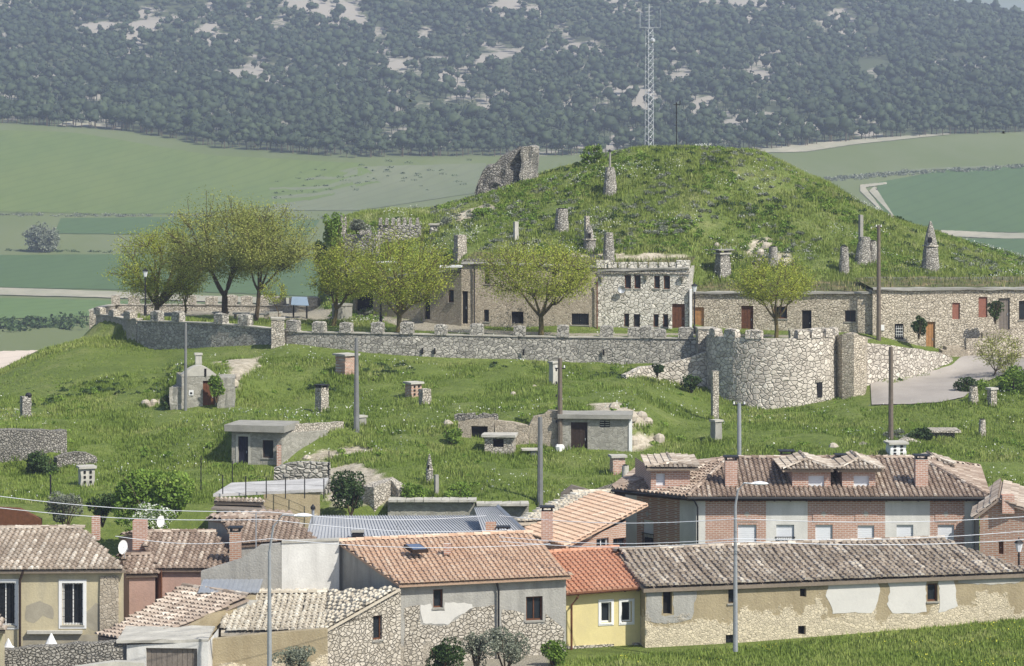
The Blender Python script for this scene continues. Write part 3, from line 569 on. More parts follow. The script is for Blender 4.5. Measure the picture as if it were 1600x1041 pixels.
# ------------------------------------------------------------ barrel tiled roofs, every tile modelled
def in_convex(p, poly):
    s = 0
    for i in range(len(poly)):
        a, b = poly[i], poly[(i + 1) % len(poly)]; c = (b[0] - a[0]) * (p[1] - a[1]) - (b[1] - a[1]) * (p[0] - a[0])
        if abs(c) < 1e-9: continue
        if s == 0: s = 1 if c > 0 else -1
        elif (c > 0) != (s > 0): return False
    return True
def tiles(mb, poly, w=.25, row=.40, jit=.012, sag=.05):
    """poly: 3D corners, the first two being the eave; columns run up the slope"""
    O = Vector(poly[0]); U = (Vector(poly[1]) - O); U.normalize(); n = None
    for p in poly[2:]:
        c = U.cross(Vector(p) - O)
        if c.length > .01: n = c.normalized(); break
    if n.z < 0: n = -n
    Vv = n.cross(U)
    if sum((Vector(p) - O).dot(Vv) for p in poly) < 0: Vv = -Vv
    q = [((Vector(p) - O).dot(U), (Vector(p) - O).dot(Vv)) for p in poly]
    u0, u1 = min(a for a, b in q), max(a for a, b in q); v1 = max(b for a, b in q)
    sg = lambda u, v: -sag * (math.sin(u * .9 + 1) * .4 + .6) * math.sin(min(1, max(0, v / v1)) * math.pi)
    P = lambda u, v, h: O + U * u + Vv * v + n * (h + sg(u, v))
    m = max(2, int((u1 - u0) / .5)); k = 6     # bed of channel tiles
    mb.add([tuple(Vector(p) - n * (.03 + (sag if i > 1 else sag * .5))) for i, p in enumerate(poly)] + [tuple(Vector(p) - n * (.13 + sag)) for p in poly], [tuple(range(len(poly))), tuple(range(len(poly), 2 * len(poly)))[::-1]] + [(i, (i + 1) % len(poly), len(poly) + (i + 1) % len(poly), len(poly) + i) for i in range(len(poly))], .25)
    nc = int((u1 - u0) / w) + 1; r0 = w * .36
    for i in range(nc):
        uc = u0 + (i + .5) * w + random.uniform(-jit, jit); j = 0; cr = random.random()
        while True:
            va = j * row - .06; vb = va + row * 1.12; j += 1
            if va > v1: break
            if not in_convex((uc, (va + vb) / 2 if j > 1 else .05 + va + row * .3), q): continue
            vb = min(vb, v1 + .05); V = []; du = random.uniform(-jit, jit) * 1.5; lift = random.uniform(0, jit)
            for v, rr, hh, dd in ((va, r0 * 1.12, .045 + lift, du), (vb, r0 * .86, .0, 0)):
                for a in (0, 48, 90, 132, 180): V.append(P(uc + dd - math.cos(math.radians(a)) * rr, v, hh + math.sin(math.radians(a)) * rr * 1.05 - .02))
            mb.add(V, [(0, 1, 6, 5), (1, 2, 7, 6), (2, 3, 8, 7), (3, 4, 9, 8), (4, 3, 2, 1, 0)], min(1, .12 + .38 * cr + .5 * random.random()))
            # channel tile between covers, coloured darker to paint in the shade down there
            r1 = random.random() * .3 + (.3 if jit < .01 else 0); V = []
            for v, hh in ((va, .012), (vb, -.012)):
                for s_ in (0, .5, 1): V.append(P(uc + w * (.32 + s_ * .36), v, hh + (.02 if s_ != .5 else -.0)))
            mb.add(V, [(0, 1, 4, 3), (1, 2, 5, 4)], r1)
def ridge_row(mb, A, B, r=.13, step=.38):
    A, B = Vector(A), Vector(B); d = B - A; L = d.length; d.normalize(); s = d.cross(Vector((0, 0, 1))).normalized(); n = max(1, int(L / step))
    for i in range(n):
        V = []
        for t, rr in ((i / n, r), ((i + 1.15) / n, r * .85)):
            p = A + d * L * min(t, 1.02) + Vector((0, 0, random.uniform(0, .02)))
            for a in (0, 45, 90, 135, 180): V.append(p + s * math.cos(math.radians(a)) * rr + Vector((0, 0, math.sin(math.radians(a)) * rr)))
        mb.add(V, [(0, 1, 6, 5), (1, 2, 7, 6), (2, 3, 8, 7), (3, 4, 9, 8)])
def rafters(root, A, B, z0, back=.5, n=None, mat='wood_dark', size=.09):
    A, B = Vector(A[:2]), Vector(B[:2]); L = (B - A).length; d = (B - A) / L; nb = Vector((-d.y, d.x)); n = n or int(L / .55)
    for i in range(n): u = (i + .5) / n * L; f = MB(); pb(f, A, d, nb, u - size / 2, u + size / 2, .07, back, z0 - .24, z0 - .15); f.build('rafter', M[mat], root)
def gutter(root, A, B, z0, z1=None, mat='metal_dark'):
    f = MB(); f.tube([(*Vector(A[:2]), z0), (*Vector(B[:2]), z0 if z1 is None else z1)], .07, 6); f.build('gutter', M[mat], root)
def downpipe(root, px, Y, z1, z0, mat='metal_dark', kink=0.3, rad=.05):
    p = XY(px, Y); f = MB(); f.tube([(p.x + kink, p.y - .05, z1), (p.x + kink * .9, p.y - .05, z1 - .1), (p.x, p.y, z1 - .45), (p.x, p.y, z0)], rad, 6); f.build('downpipe', M[mat], root)
def chimney_box(parent, c, w_, d_, h, mat='brick', cap='slab', rot=0):
    b = MB(); b.box(c, w_, d_, h, rot)
    if cap == 'slab': b.box((c[0], c[1], c[2] + h + .001), w_ + .12, d_ + .12, .07, rot)
    o = b.build('chimney', M[mat], parent)
    cp = MB()
    if cap in ('slab', 'cowl'):
        z = c[2] + h + (.072 if cap == 'slab' else .001)
        for a in (-1, 1): cp.box((c[0] + a * (w_ / 2 - .06), c[1], z), .09, d_ * .8, .16, rot)
        cp.box((c[0], c[1], z + .161), w_ + .16, d_ + .16, .06, rot)
        cp.build('cap', M['metal_dark' if cap == 'cowl' else 'concrete'], o)
    return o
def gable(name, label, cat, E0, E1, R0, k=(0, 1), zb=-23, wall='render_gray', roof='tile_old', front=(), mats=None, left=(), over=.3, tw=.25, jit=.012, rec=.25, sag=.05, gableover=.12, raft=True, back=True):
    """E0,E1 eave ends, R0 ridge end: (px, py, Y).  k: where the ridge starts and stops along the eave"""
    A, B, R = W(*E0), W(*E1), W(*R0); zb += CZ
    U = B - A; Ra = R; Rb = R + U * (k[1] - k[0])
    root = thing(name, label, cat, ((A.x + B.x) / 2, (A.y + B.y) / 2 + .5, zb))
    D0 = Ra - A - U * k[0]; up = D0; Dm = Vector((up.x, up.y, -up.z))
    A2, B2 = Ra + (Ra - A) * 1, Rb + (Rb - B) * 1; A2.z, B2.z = A.z, B.z
    r = MB(); tiles(r, [A, B, Rb, Ra], tw, jit=jit, sag=sag)
    if back: tiles(r, [B2, A2, Ra, Rb], tw * 1.6, .6, jit, sag)
    ridge_row(r, Ra + Vector((0, 0, .02)), Rb + Vector((0, 0, .02)))
    ro = r.build('roof', M[roof], root)
    # walls stand back from the eaves
    d = Vector((U.x, U.y)).normalized(); nb = Vector((-d.y, d.x)); P = Vector(A[:2]) + d * gableover + nb * over; Q = Vector(B[:2]) - d * gableover + nb * over
    P2 = Vector(A2[:2]) + d * gableover - nb * over; Q2 = Vector(B2[:2]) - d * gableover - nb * over
    h = (Ra.z - A.z) * over / max(.5, Vector((Ra.x - A.x, Ra.y - A.y)).dot(nb)) - .16
    wm = MB(); zl, zr_ = A.z + h, B.z + h
    ops = facade(root, wm, P, Q, zb, (zl, zr_), front, mats, rec)
    Rl = Vector(Ra[:2]) + d * gableover; Rr = Vector(Rb[:2]) - d * gableover
    facade(root, wm, Rl, P, zb, (Ra.z - .17, zl), left, mats, rec)
    facade(root, wm, P2, Rl, zb, (zl, Ra.z - .17), ())
    facade(root, wm, Q, Rr, zb, (zr_, Rb.z - .17), ())
    facade(root, wm, Rr, Q2, zb, (Rb.z - .17, zr_), ())
    facade(root, wm, Q2, P2, zb, (zr_, zl), ())
    wo = wm.build('wall', M[wall], root)
    if raft: rafters(root, A, B, (A.z + B.z) / 2 + .1, over + .1)
    return dict(root=root, P=P, Q=Q, ops=ops, roof=ro, A=A, B=B, Ra=Ra, Rb=Rb, wall=wo, zb=zb)

def patch_on(root, P, Q, pts, mat, name='lime_patch', proud=.012):
    d = (Q - P).normalized(); nb = Vector((-d.y, d.x)); V = []; fine = []
    for a, c in zip(pts, pts[1:] + pts[:1]):
        n = max(1, int(math.dist(a, c) / 6)); fine += [(a[0] + (c[0] - a[0]) * i / n + random.uniform(-1.6, 1.6), a[1] + (c[1] - a[1]) * i / n + random.uniform(-1.3, 1.3)) for i in range(n)]
    for n_ in (-proud, .004):
        for px, py in fine: u, z = uvz(P, Q, px, py); p = P + d * u + nb * n_; V.append((p.x, p.y, z))
    k = len(fine); b = MB(); b.add(V, [tuple(range(k))] + [(i, (i + 1) % k, k + (i + 1) % k, k + i) for i in range(k)], .5); b.build(name, M[mat], root)
# ============================================================ the village in front
M['bare_plaster'] = m_plain('bare plaster', (.39, .355, .27), .3, 2.2, fine=.3)
# cream house, far left
h = gable('village_house', 'cream rendered house with old tiled roof and two tall white-framed windows, at the left edge', 'house',
          (-130, 891, 114), (196, 889, 114), (-150, 827, 119.5), (0, .905), -24, 'render_cream', 'tile_old',
          [(-8, 910, 24, 978, 'window_white'), (97, 911, 130, 977, 'window_white'), (57, 998, 88, 1013, 'dark')], {'grille': True})
for o in h['ops'][:2]: surround(h['root'], h['P'], h['Q'], o, 'white', .14)
downpipe(h['root'], 31, 114.1, h['A'].z, h['zb'], 'wood_dark', .15, .06)
q = MB(); c = W(169, 960, 114.25); q.rough((c.x + .05, c.y + .2, h['zb']), .78, .5, h['A'].z - h['zb'] - .3, 0, .012, 2, 6); q.build('quoin', M['terrace_stone'], h['root'])
for pp in ([(40, 946), (62, 938), (82, 946), (84, 968), (66, 962), (52, 974), (38, 968)], [(134, 958), (150, 942), (163, 950), (165, 984), (146, 986), (132, 978)], [(36, 994), (160, 992), (163, 1036), (36, 1036)]): patch_on(h['root'], h['P'], h['Q'], pp, 'bare_plaster', 'bare_render', .005)
q = MB(); a, b = W(42, 989, 114.1), W(128, 988, 114.1); q.slab((a.x, a.y), (b.x, b.y), .25, a.z - .05, a.z + .08); q.build('ledge', M['pale_concrete'], h['root'])
p = W(150, 826, 119.6); chimney_box(h['roof'], (p.x, p.y, p.z - .5), .34, .34, 1.05, 'brick', 'none')
# pink house behind it
h = gable('village_house', 'pink rendered house with brown tiled roof behind the cream house', 'house',
          (245, 888, 121), (372, 888, 121), (214, 832, 126), (0, 1), -23, 'render_pink', 'tile_brown', [], over=.2)
downpipe(h['root'], 252, 121.1, h['A'].z, h['zb'], 'wood_brown', 0, .05)
p = W(219, 848, 125); ch = chimney_box(h['roof'], (p.x, p.y, p.z - .3), .62, .62, 1.35, 'brick', 'none')
p = W(368, 872, 121.6); chimney_box(h['roof'], (p.x, p.y, p.z - .3), .5, .5, 1.5, 'brick_pale', 'cowl')
h = gable('lean_to', 'low pink lean-to with small tiled roof between the cream and pink houses', 'outbuilding',
          (197, 897, 120.2), (246, 896, 120.2), (190, 868, 122.6), (0, .96), -23, 'render_pink', 'tile_brown', [], over=.15)
def dish(px, py, Y, r, label, tilt=.3):
    c = W(px, py, Y); root = thing('satellite_dish', label, 'satellite dish', (c.x, c.y, c.z - r * 1.5), 'satellite dishes')
    b = MB(); n = 16; V = [(c.x, c.y + .08, c.z)]
    for rr, dd in ((.5, .05), (1, 0)):
        for k in range(n): a = 2 * math.pi * k / n; V.append((c.x + math.cos(a) * r * rr * .55, c.y + dd + math.cos(a) * r * rr * .8, c.z + math.sin(a) * r * rr))
    b.add(V, [(0, 1 + k, 1 + (k + 1) % n) for k in range(n)] + [(1 + k, 1 + n + k, 1 + n + (k + 1) % n, 1 + (k + 1) % n) for k in range(n)])
    b.build('reflector', M['white'], root); m = MB(); m.tube([(c.x, c.y + .1, c.z), (c.x + .05, c.y + .2, c.z - r * 1.6)], .025); m.build('mast', M['metal_grey'], root)
    a = MB(); a.tube([(c.x, c.y, c.z - r), (c.x + .25, c.y - .35, c.z - .05)], .012, 4); a.box((c.x + .25, c.y - .35, c.z - .08), .06, .1, .07); a.build('arm', M['metal_grey'], root)
dish(192, 855, 121.5, .32, 'white satellite dish on the side of the pink house')
dish(251, 815, 126.6, .28, 'small white satellite dish against the blossoming bush behind the pink house')

# rusty tiled roof, centre left, with the big grey gable walls below
h = gable('village_house', 'grey rendered house end with rust streaked tile roof behind the street lamp', 'house',
          (372, 850, 122.6), (494, 842, 122.6), (346, 812, 127), (0, .93), -23, 'render_gray', 'tile_brown', [], over=.1, raft=False)
# blank walls: grey wall rising to the right, pale one, shaded gable
def yard_wall(name, label, pts, mat, th=.3, zb=-23.5, cap=None, cat='wall'):
    """pts: (px, top py, Y) left to right"""
    root = thing(name, label, cat, (*XY(pts[0][0], pts[0][2]), zb + CZ)); b = MB(); c = MB()
    for (a, b_) in zip(pts[:-1], pts[1:]):
        P, Q = XY(a[0], a[2]), XY(b_[0], b_[2]); z1, z2 = zof(a[1], a[2]), zof(b_[1], b_[2])
        b.slab(P, Q, th, zb + CZ, z1, zb + CZ, z2)
        if cap:
            d = (Q - P).normalized(); n = Vector((-d.y, d.x)) * .05; c.slab(P - n, Q - n, th + .1, z1 + .002, z1 + .09, z2 + .002, z2 + .09)
    b.build('wall', M[mat], root)
    if cap: c.build('coping', M[cap], root)
    return root
yard_wall('yard_wall', 'tall dark grey rendered wall sloping up beside the pink house', [(314, 893, 119.5), (374, 874, 119.4), (406, 852, 119.3), (440, 849, 119.2)], 'render_gray')
yard_wall('house_end_wall', 'pale cement wall left of the orange roofed house', [(440.2, 849, 119.2), (530, 845, 119.3)], 'render_pale', .3, cap='pale_concrete')
# long orange roofed stone house
h = gable('village_house', 'long stone and grey render house with faded orange roof and a skylight', 'house',
          (624, 912, 114.5), (892, 899, 116.4), (529, 846, 119.5), (0, 1.17), -23.5, 'render_gray', 'tile_orange',
          [(677, 921, 692, 950, 'window_brown'), (822, 932, 848, 970, 'window_brown'), (662, 988, 674, 1002, 'dark')], over=.35, tw=.22)
P, Q = h['P'], h['Q']
patch_on(h['root'], P, Q, [(632, 950), (655, 946), (658, 976), (700, 978), (735, 950), (772, 946), (776, 1040), (675, 1040), (674, 1003), (661, 1003), (661, 1040), (632, 1040)], 'pale_stone', 'bare_stone')
patch_on(h['root'], P, Q, [(784, 952), (818, 958), (818, 974), (850, 974), (852, 960), (862, 966), (880, 980), (884, 1040), (784, 1040)], 'pale_stone', 'bare_stone')
patch_on(h['root'], P, Q, [(656, 946), (674, 944), (676, 955), (694, 955), (696, 942), (738, 943), (737, 957), (716, 962), (700, 976), (660, 974)], 'lime')
downpipe(h['root'], 779, 115.8, zof(905, 115.8), h['zb'], 'metal_dark', -.1, .05)
s = MB(); c = W(650, 859, 117.9); U = (h['B'] - h['A']).normalized(); Vv = (h['Ra'] - h['A']).normalized(); nn = U.cross(Vv).normalized()
s.hexa([c - nn*.02 + U*a*.36 + Vv*b*.42 for a, b in ((-1,-1),(1,-1),(1,1),(-1,1))] + [c + nn*.13 + U*a*.36 + Vv*b*.42 for a, b in ((-1,-1),(1,-1),(1,1),(-1,1))])
so_ = s.build('skylight', M['wood_dark'], h['roof']); s = MB(); s.hexa([c + nn*.131 + U*a*.30 + Vv*b*.36 for a, b in ((-1,-1),(1,-1),(1,1),(-1,1))] + [c + nn*.15 + U*a*.30 + Vv*b*.36 for a, b in ((-1,-1),(1,-1),(1,1),(-1,1))]); s.build('pane', m_plain('skylight glass', (.10, .13, .2), .1, 2, .15, fine=0), so_)
p = W(699, 862, 118.2); chimney_box(h['roof'], (p.x, p.y, p.z - .1), .3, .3, .45, 'brick', 'none')
# stone barn with lichened roof, below it
h = gable('stone_barn', 'low rubble barn with pale lichened stone roof below the orange roofed house', 'barn',
          (345, 986, 112.2), (510, 984, 112.2), (352, 928, 117.5), (0, 1.0), -23.5, 'render_buff', 'tile_lichen', [], over=.15, jit=.035, sag=.1, raft=False)
# its right hand roof ends on the wall that climbs to the long house: gable of rubble facing us
A = XY(512, 112.3); B = XY(626, 114.3); root = thing('stone_gable_wall', 'pale rubble gable wall with a narrow dark window, between barn and grey house', 'wall', (*A, 6.5))
b = MB(); o = facade(root, b, A, B, 6.5, (zof(984, 112.3), zof(921, 114.3)), [(583, 962, 597, 1000, 'window_brown')], rec=.3); b.slab(A + Vector((0, .32)), B + Vector((0, .32)), .1, 6.5, zof(984, 112.3) - .02, 6.5, zof(921, 114.3) - .02)
b.build('wall', M['pale_stone'], root); r = MB(); a3, b3 = W(500, 988, 112.0), W(624, 918, 114.1); tiles(r, [a3, b3, W(512, 925, 117.6)], .25, jit=.05, sag=.02); r.build('coping_tiles', M['tile_lichen'], root)
# roofs left of the barn
h = gable('outbuilding', 'ramshackle outbuilding with pinkish weathered tile roof running down to the left', 'outbuilding',
          (153, 992, 112.5), (222, 1004, 110.6), (286, 916, 118.5), (0, 1.5), -23.5, 'render_gray', 'tile_pink', [], over=.12, jit=.022, sag=.1, raft=False, back=False)
yard_wall('lean_to_wall', 'mud rendered wall between the pinkish roof and the lichened roof', [(226, 1006, 111.6), (300, 978, 112.6), (330, 960, 113.6), (400, 930, 116.5)], 'render_buff', .3)
b = MB(); c = W(315, 911, 118); root = thing('shed_roof', 'grey corrugated sheet roof at the foot of the tall grey wall', 'roof', (c.x, c.y, 7))
for i in range(24):
    x0, x1 = c.x + i * .11, c.x + (i + 1) * .11; z = c.z + (.02 if i % 2 else 0); b.hexa([(x0, 116.6, z - .22), (x1, 116.6, z - .22), (x1, 118.6, z + .02), (x0, 118.6, z + .02), (x0, 116.6, z - .18), (x1, 116.6, z - .18), (x1, 118.6, z + .06), (x0, 118.6, z + .06)])
b.build('sheet', M['metal_grey'], root); b = MB(); b.slab((c.x + .1, 117.1), (c.x + 2.5, 117.1), .25, 6.5, c.z - .24); b.build('wall', M['wood_gray'], root)
# garage and yard wall at the bottom
root = thing('garage', 'low pale garage with grey timber door and rough slab roof at the lower edge', 'garage', (*XY(258, 109.5), 6.5))
P, Q = XY(198, 109.6), XY(325, 109.4); b = MB(); facade(root, b, P, Q, 6.3, (zof(1008, 109.6), zof(1003, 109.4)), [(228, 1013, 308, 1075, 'door_grey')])
facade(root, b, P + Vector((-.1, 3)), P, 6.3, (zof(1008, 109.6),) * 2, []); facade(root, b, Q, Q + Vector((.1, 3)), 6.3, (zof(1003, 109.4),) * 2, []); b.build('wall', M['render_pale'], root)
b = MB(); b.rough((XY(260, 111).x, 111, zof(1005, 109.5) + .01), 3.7, 3.1, .14, .02, .03, 8, 1); b.build('roof_slab', M['pale_concrete'], root)
yard_wall('yard_wall', 'buff rendered yard wall beside the garage, weeds at its foot', [(326, 1000, 110.6), (420, 990, 111), (512, 983, 111.4)], 'render_buff', .35)
yard_wall('yard_wall', 'low sloping concrete wall at the bottom left corner before the garage', [(100, 1046, 106.5), (180, 1034, 107), (226, 1036, 107.2)], 'pale_concrete', .4)

def stone_wall(name, label, pts, mat='rubble', th=.55, dz=-.5, amp=.05, cat='wall', seg=.5, base=None, smooth=False):
    """rubble wall following the ground; pts (px, top py, Y)"""
    root = thing(name, label, cat, (*XY(pts[0][0], pts[0][2]), gz(*XY(pts[0][0], pts[0][2])))); b = MB(); V = []; cols = []
    path = []
    for a, c in zip(pts[:-1], pts[1:]):
        P, Q = W(*a), W(*c); n = max(1, int((Q - P).length / seg)); path += [P + (Q - P) * i / n for i in range(n)]
    path.append(W(*pts[-1])); rows = 4
    for i, p in enumerate(path):
        t = (path[min(i + 1, len(path) - 1)] - path[max(i - 1, 0)]); t.z = 0; t.normalize(); nb = Vector((-t.y, t.x, 0))
        z0 = (base + CZ if base is not None else gz(p.x, p.y)) + dz; z1 = p.z + random.uniform(-amp, amp); J = lambda: random.uniform(-amp, amp) * .5
        for k in range(rows + 1): f = k / rows; V.append((p.x + J(), p.y + J(), z0 + (z1 - z0) * f))
        for k in range(rows, -1, -1): f = k / rows; V.append((p.x + nb.x * th + J(), p.y + nb.y * th + J(), z0 + (z1 - z0) * f))
    c = 2 * (rows + 1); fs = []
    for i in range(len(path) - 1):
        for k in range(c - 1): fs.append((i * c + k, (i + 1) * c + k, (i + 1) * c + k + 1, i * c + k + 1))
    fs += [tuple(range(c)), tuple((len(path) - 1) * c + k for k in range(c))[::-1]]
    b.add(V, fs, .5); b.build('stonework', M[mat], root); return root
stone_wall('dry_stone_wall', 'dark dry stone wall in front of the cream house', [(-120, 1026, 109), (0, 1016, 109), (60, 1013, 109), (120, 1008, 109.2), (192, 1003, 109.6)], 'rubble', .6, amp=.07, base=-23.5)
for px, py, s_ in ((13, 1012, .32), (80, 1011, .5)):
    c = W(px, py, 110.2); root = thing('roof_finial', 'white plaster cone ornament on the dark stone wall, %s one' % ('smaller left' if px < 50 else 'larger right'), 'ornament', (c.x, c.y, c.z), 'white cones on the wall')
    b = MB(); b.lathe((c.x, c.y, c.z - .3), [(s_ * .8, 0), (s_ * .8, .32), (s_ * .55, .36), (.02, .36 + s_)], 10, .01); b.build('cone', M['white'], root)
# corner of a tiled roof at the very left
b = MB(); root = thing('porch_roof', 'corner of a small tiled porch roof at the left edge', 'roof', (*XY(-20, 108), 8)); tiles(b, [W(-60, 985, 107.6), W(8, 984, 107.6), W(-2, 960, 109), W(-60, 940, 110)], .25); b.build('roof', M['tile_old'], root); b = MB(); b.slab(XY(-60, 107.9), XY(5, 107.9), .3, 6.5, zof(988, 107.9)); b.build('wall', M['render_cream'], root)

# yellow house
h = gable('village_house', 'small bright yellow house with new red tile roof and two white-framed windows', 'house',
          (884, 927, 117.2), (1009, 917, 118.2), (852, 865, 122.5), (0, .945), -22.9, 'yellow', 'tile_red',
          [(939, 941, 955, 973, 'window_white'), (971, 940, 987, 972, 'window_white'), (960, 1010, 987, 1024, 'grille')], {'sill': 'white'}, over=.35, tw=.235, jit=.006, sag=.0)
for o in h['ops'][:2]: surround(h['root'], h['P'], h['Q'], o, 'white', .12)
P, Q = h['P'], h['Q']; d = (Q - P).normalized(); nb = Vector((-d.y, d.x)); L = (Q - P).length
b = MB(); g0 = h['ops'][2]; zt = zof(1009, 117.7); pb(b, P, d, nb, 0, g0[0] - .03, -.05, .02, h['zb'], zt); pb(b, P, d, nb, g0[1] + .03, L, -.05, .02, h['zb'], zt); b.build('plinth', M['pale_stone'], h['root'])
gutter(h['root'], h['A'] - Vector((0, .03, 0)), h['B'] - Vector((0, .03, 0)), h['A'].z - .05, h['B'].z - .05, 'wood_brown'); downpipe(h['root'], 893, 117.35, h['A'].z - .1, h['zb'], 'wood_brown', .3, .055)
# long barn
h = gable('long_barn', 'long buff mud and rubble barn with sagging old tile roof and white lime patches', 'barn',
          (1006, 917, 117.3), (1612, 893, 121.2), (967, 860, 122.2), (0, .865), -22.8, 'render_buff', 'tile_old',
          [(1036, 925, 1050, 960, 'dark'), (1138, 921, 1149, 943, 'window'), (1250, 920, 1260, 933, 'dark'), (1449, 912, 1465, 940, 'window_brown'), (1247, 978, 1259, 992, 'dark'), (1134, 992, 1148, 1013, 'grille')], over=.22, jit=.03, sag=.14, tw=.26)
P, Q = h['P'], h['Q']; d = (Q - P).normalized(); nb = Vector((-d.y, d.x))
patch_on(h['root'], P, Q, [(1294, 912), (1372, 911), (1376, 925), (1367, 950), (1362, 959), (1330, 957), (1302, 960), (1296, 942), (1291, 930)], 'lime')
patch_on(h['root'], P, Q, [(1388, 910), (1447, 908), (1447, 957), (1395, 959), (1386, 945), (1390, 925)], 'lime')
patch_on(h['root'], P, Q, [(1467, 907), (1490, 906), (1494, 930), (1496, 946), (1478, 955), (1467, 956)], 'lime')
patch_on(h['root'], P, Q, [(1497, 905), (1597, 897), (1598, 905), (1592, 911), (1560, 913), (1520, 912), (1497, 912)], 'pale_concrete')
patch_on(h['root'], P, Q, [(1010, 925), (1034, 925), (1034, 962), (1052, 962), (1052, 925), (1088, 924), (1084, 955), (1080, 968), (1040, 975), (1008, 970)], 'render_gray', 'render_patch')
# brick apartment house
zb = 30 - 23; root = thing('apartment_house', 'two storey brick and grey panelled apartment house with dormers and tiled hip roof', 'apartment house', (*XY(1300, 141), zb))
c0, c1, c2, c3 = XY(1088, 137), XY(1530, 137), XY(1512, 148), XY(977, 141.6); zE = zof(776, 137)
AP = root
def strip_wall(P, Q, strips, zt, zb_):      # brick fields and grey panels side by side, each with its openings
    L = (Q - P).length; d = (Q - P) / L
    for px0, px1, mat, specs in strips:
        u0 = max(0, uvz(P, Q, px0, 800)[0]); u1 = min(L, uvz(P, Q, px1, 800)[0]); a, b_ = P + d * u0, P + d * u1; m = MB()
        facade(AP, m, a, b_, zb_, (zt, zt), specs, {'sill': 'concrete'}, .18); m.build('wall_panel' if mat != 'brick' else 'brick_wall', M[mat], AP)
zt = zE + .05
strip_wall(c0, c1, [(1088, 1102, 'render_pale', []), (1102, 1197, 'brick', [(1153, 820, 1182, 857, 'shutter')]), (1197, 1262, 'render_pale', [(1213, 820, 1241, 866, 'balcony')]),
  (1262, 1383, 'brick', [(1274, 820, 1301, 852, 'shutter'), (1340, 821, 1366, 856, 'shutter')]), (1383, 1453, 'render_pale', [(1401, 820, 1427, 860, 'shutter')]),
  (1453, 1507, 'brick', [(1465, 820, 1491, 852, 'shutter')]), (1507, 1530, 'render_pale', [])], zt, zb)
strip_wall(c3, c0, [(977, 995, 'render_pale', []), (995, 1062, 'brick', [(1004, 813, 1021, 860, 'balcony')]), (1062, 1088, 'render_pale', [])], zt, zb)
m = MB(); facade(AP, m, c1, c2, zb, (zt, zt), []); facade(AP, m, c2, c3, zb, (zt, zt), []); m.build('brick_wall', M['brick'], AP)
# flat brick arches and little diamond tiles over the windows
for px in (1167, 1287, 1353, 1478): m = MB(); u, z = uvz(c0, c1, px, 812); d = (c1 - c0).normalized(); nb = Vector((-d.y, d.x)); pb(m, c0, d, nb, u - .55, u + .55, -.03, .02, z - .1, z + .32); m.build('lintel', M['brick'], AP)
for px in (1167, 1287, 1353, 1478, 1012):
    m = MB(); P, Q = (c0, c1) if px > 1088 else (c3, c0); u, z = uvz(P, Q, px, 803); d = (Q - P).normalized(); nb = Vector((-d.y, d.x)); q = [P + d * (u + a) - nb * .035 for a in (-.16, 0, .16, 0)]; m.add([(*q[0], z), (*q[1], z - .16), (*q[2], z), (*q[3], z + .16)], [(0, 1, 2, 3)]); m.build('ornament', M['pale_concrete'], AP)
e0, e1, e3, e2 = W(1074, 776, 136.55), W(1545, 777, 136.55), W(957, 764, 139.6), W(1530, 770, 149)
e3.z = e0.z; e2.z = e0.z; e1.z = e0.z
R0, R1 = W(1140, 716, 142), W(1437, 716, 142); R1.z = R0.z; e4 = Vector((W(1000, 760, 148.5).x, 148.5, e0.z))
r = MB()
tiles(r, [e0, e1, R1, R0], .25, jit=.015, sag=.03); tiles(r, [e3, e0, R0], .25, jit=.015, sag=.02); tiles(r, [e1, e2, R1], .25); tiles(r, [e2, e4, R0, R1], .4, .6); tiles(r, [e4, e3, R0], .4, .6)
for a, b_ in ((R0, R1), (e0, R0), (e1, R1), (e3, R0), (e2, R1)): ridge_row(r, a + Vector((0, 0, .03)), b_ + Vector((0, 0, .03)))
APR = r.build('roof', M['tile_brown'], AP)
m = MB(); m.add([(p.x, p.y, zE - .02 + k) for k in (0, -.16) for p in (e0 + Vector((.1, .1, 0)), e1 + Vector((-.1, .1, 0)), e2, e4, e3 + Vector((.1, 0, 0)))], [(0, 1, 2, 3, 4), (9, 8, 7, 6, 5)] + [(i, (i + 1) % 5, 5 + (i + 1) % 5, 5 + i) for i in range(5)]); m.build('eaves', M['wood_dark'], AP)
gutter(AP, e0 - Vector((0, .08, 0)), e1 - Vector((0, .08, 0)), zE - .02, None, 'metal_dark'); gutter(AP, e3 - Vector((.06, .06, 0)), e0 - Vector((.05, .06, 0)), zE - .02, None, 'metal_dark')
rafters(AP, (c0 + Vector((.3, -.4))), (c1 + Vector((-.3, -.4))), zE + .03, .39, 17)
downpipe(AP, 1090, 136.7, zE - .05, zb, 'metal_dark', -.2, .05); downpipe(AP, 1521, 136.85, zE - .05, zb, 'metal_grey', .3, .06)
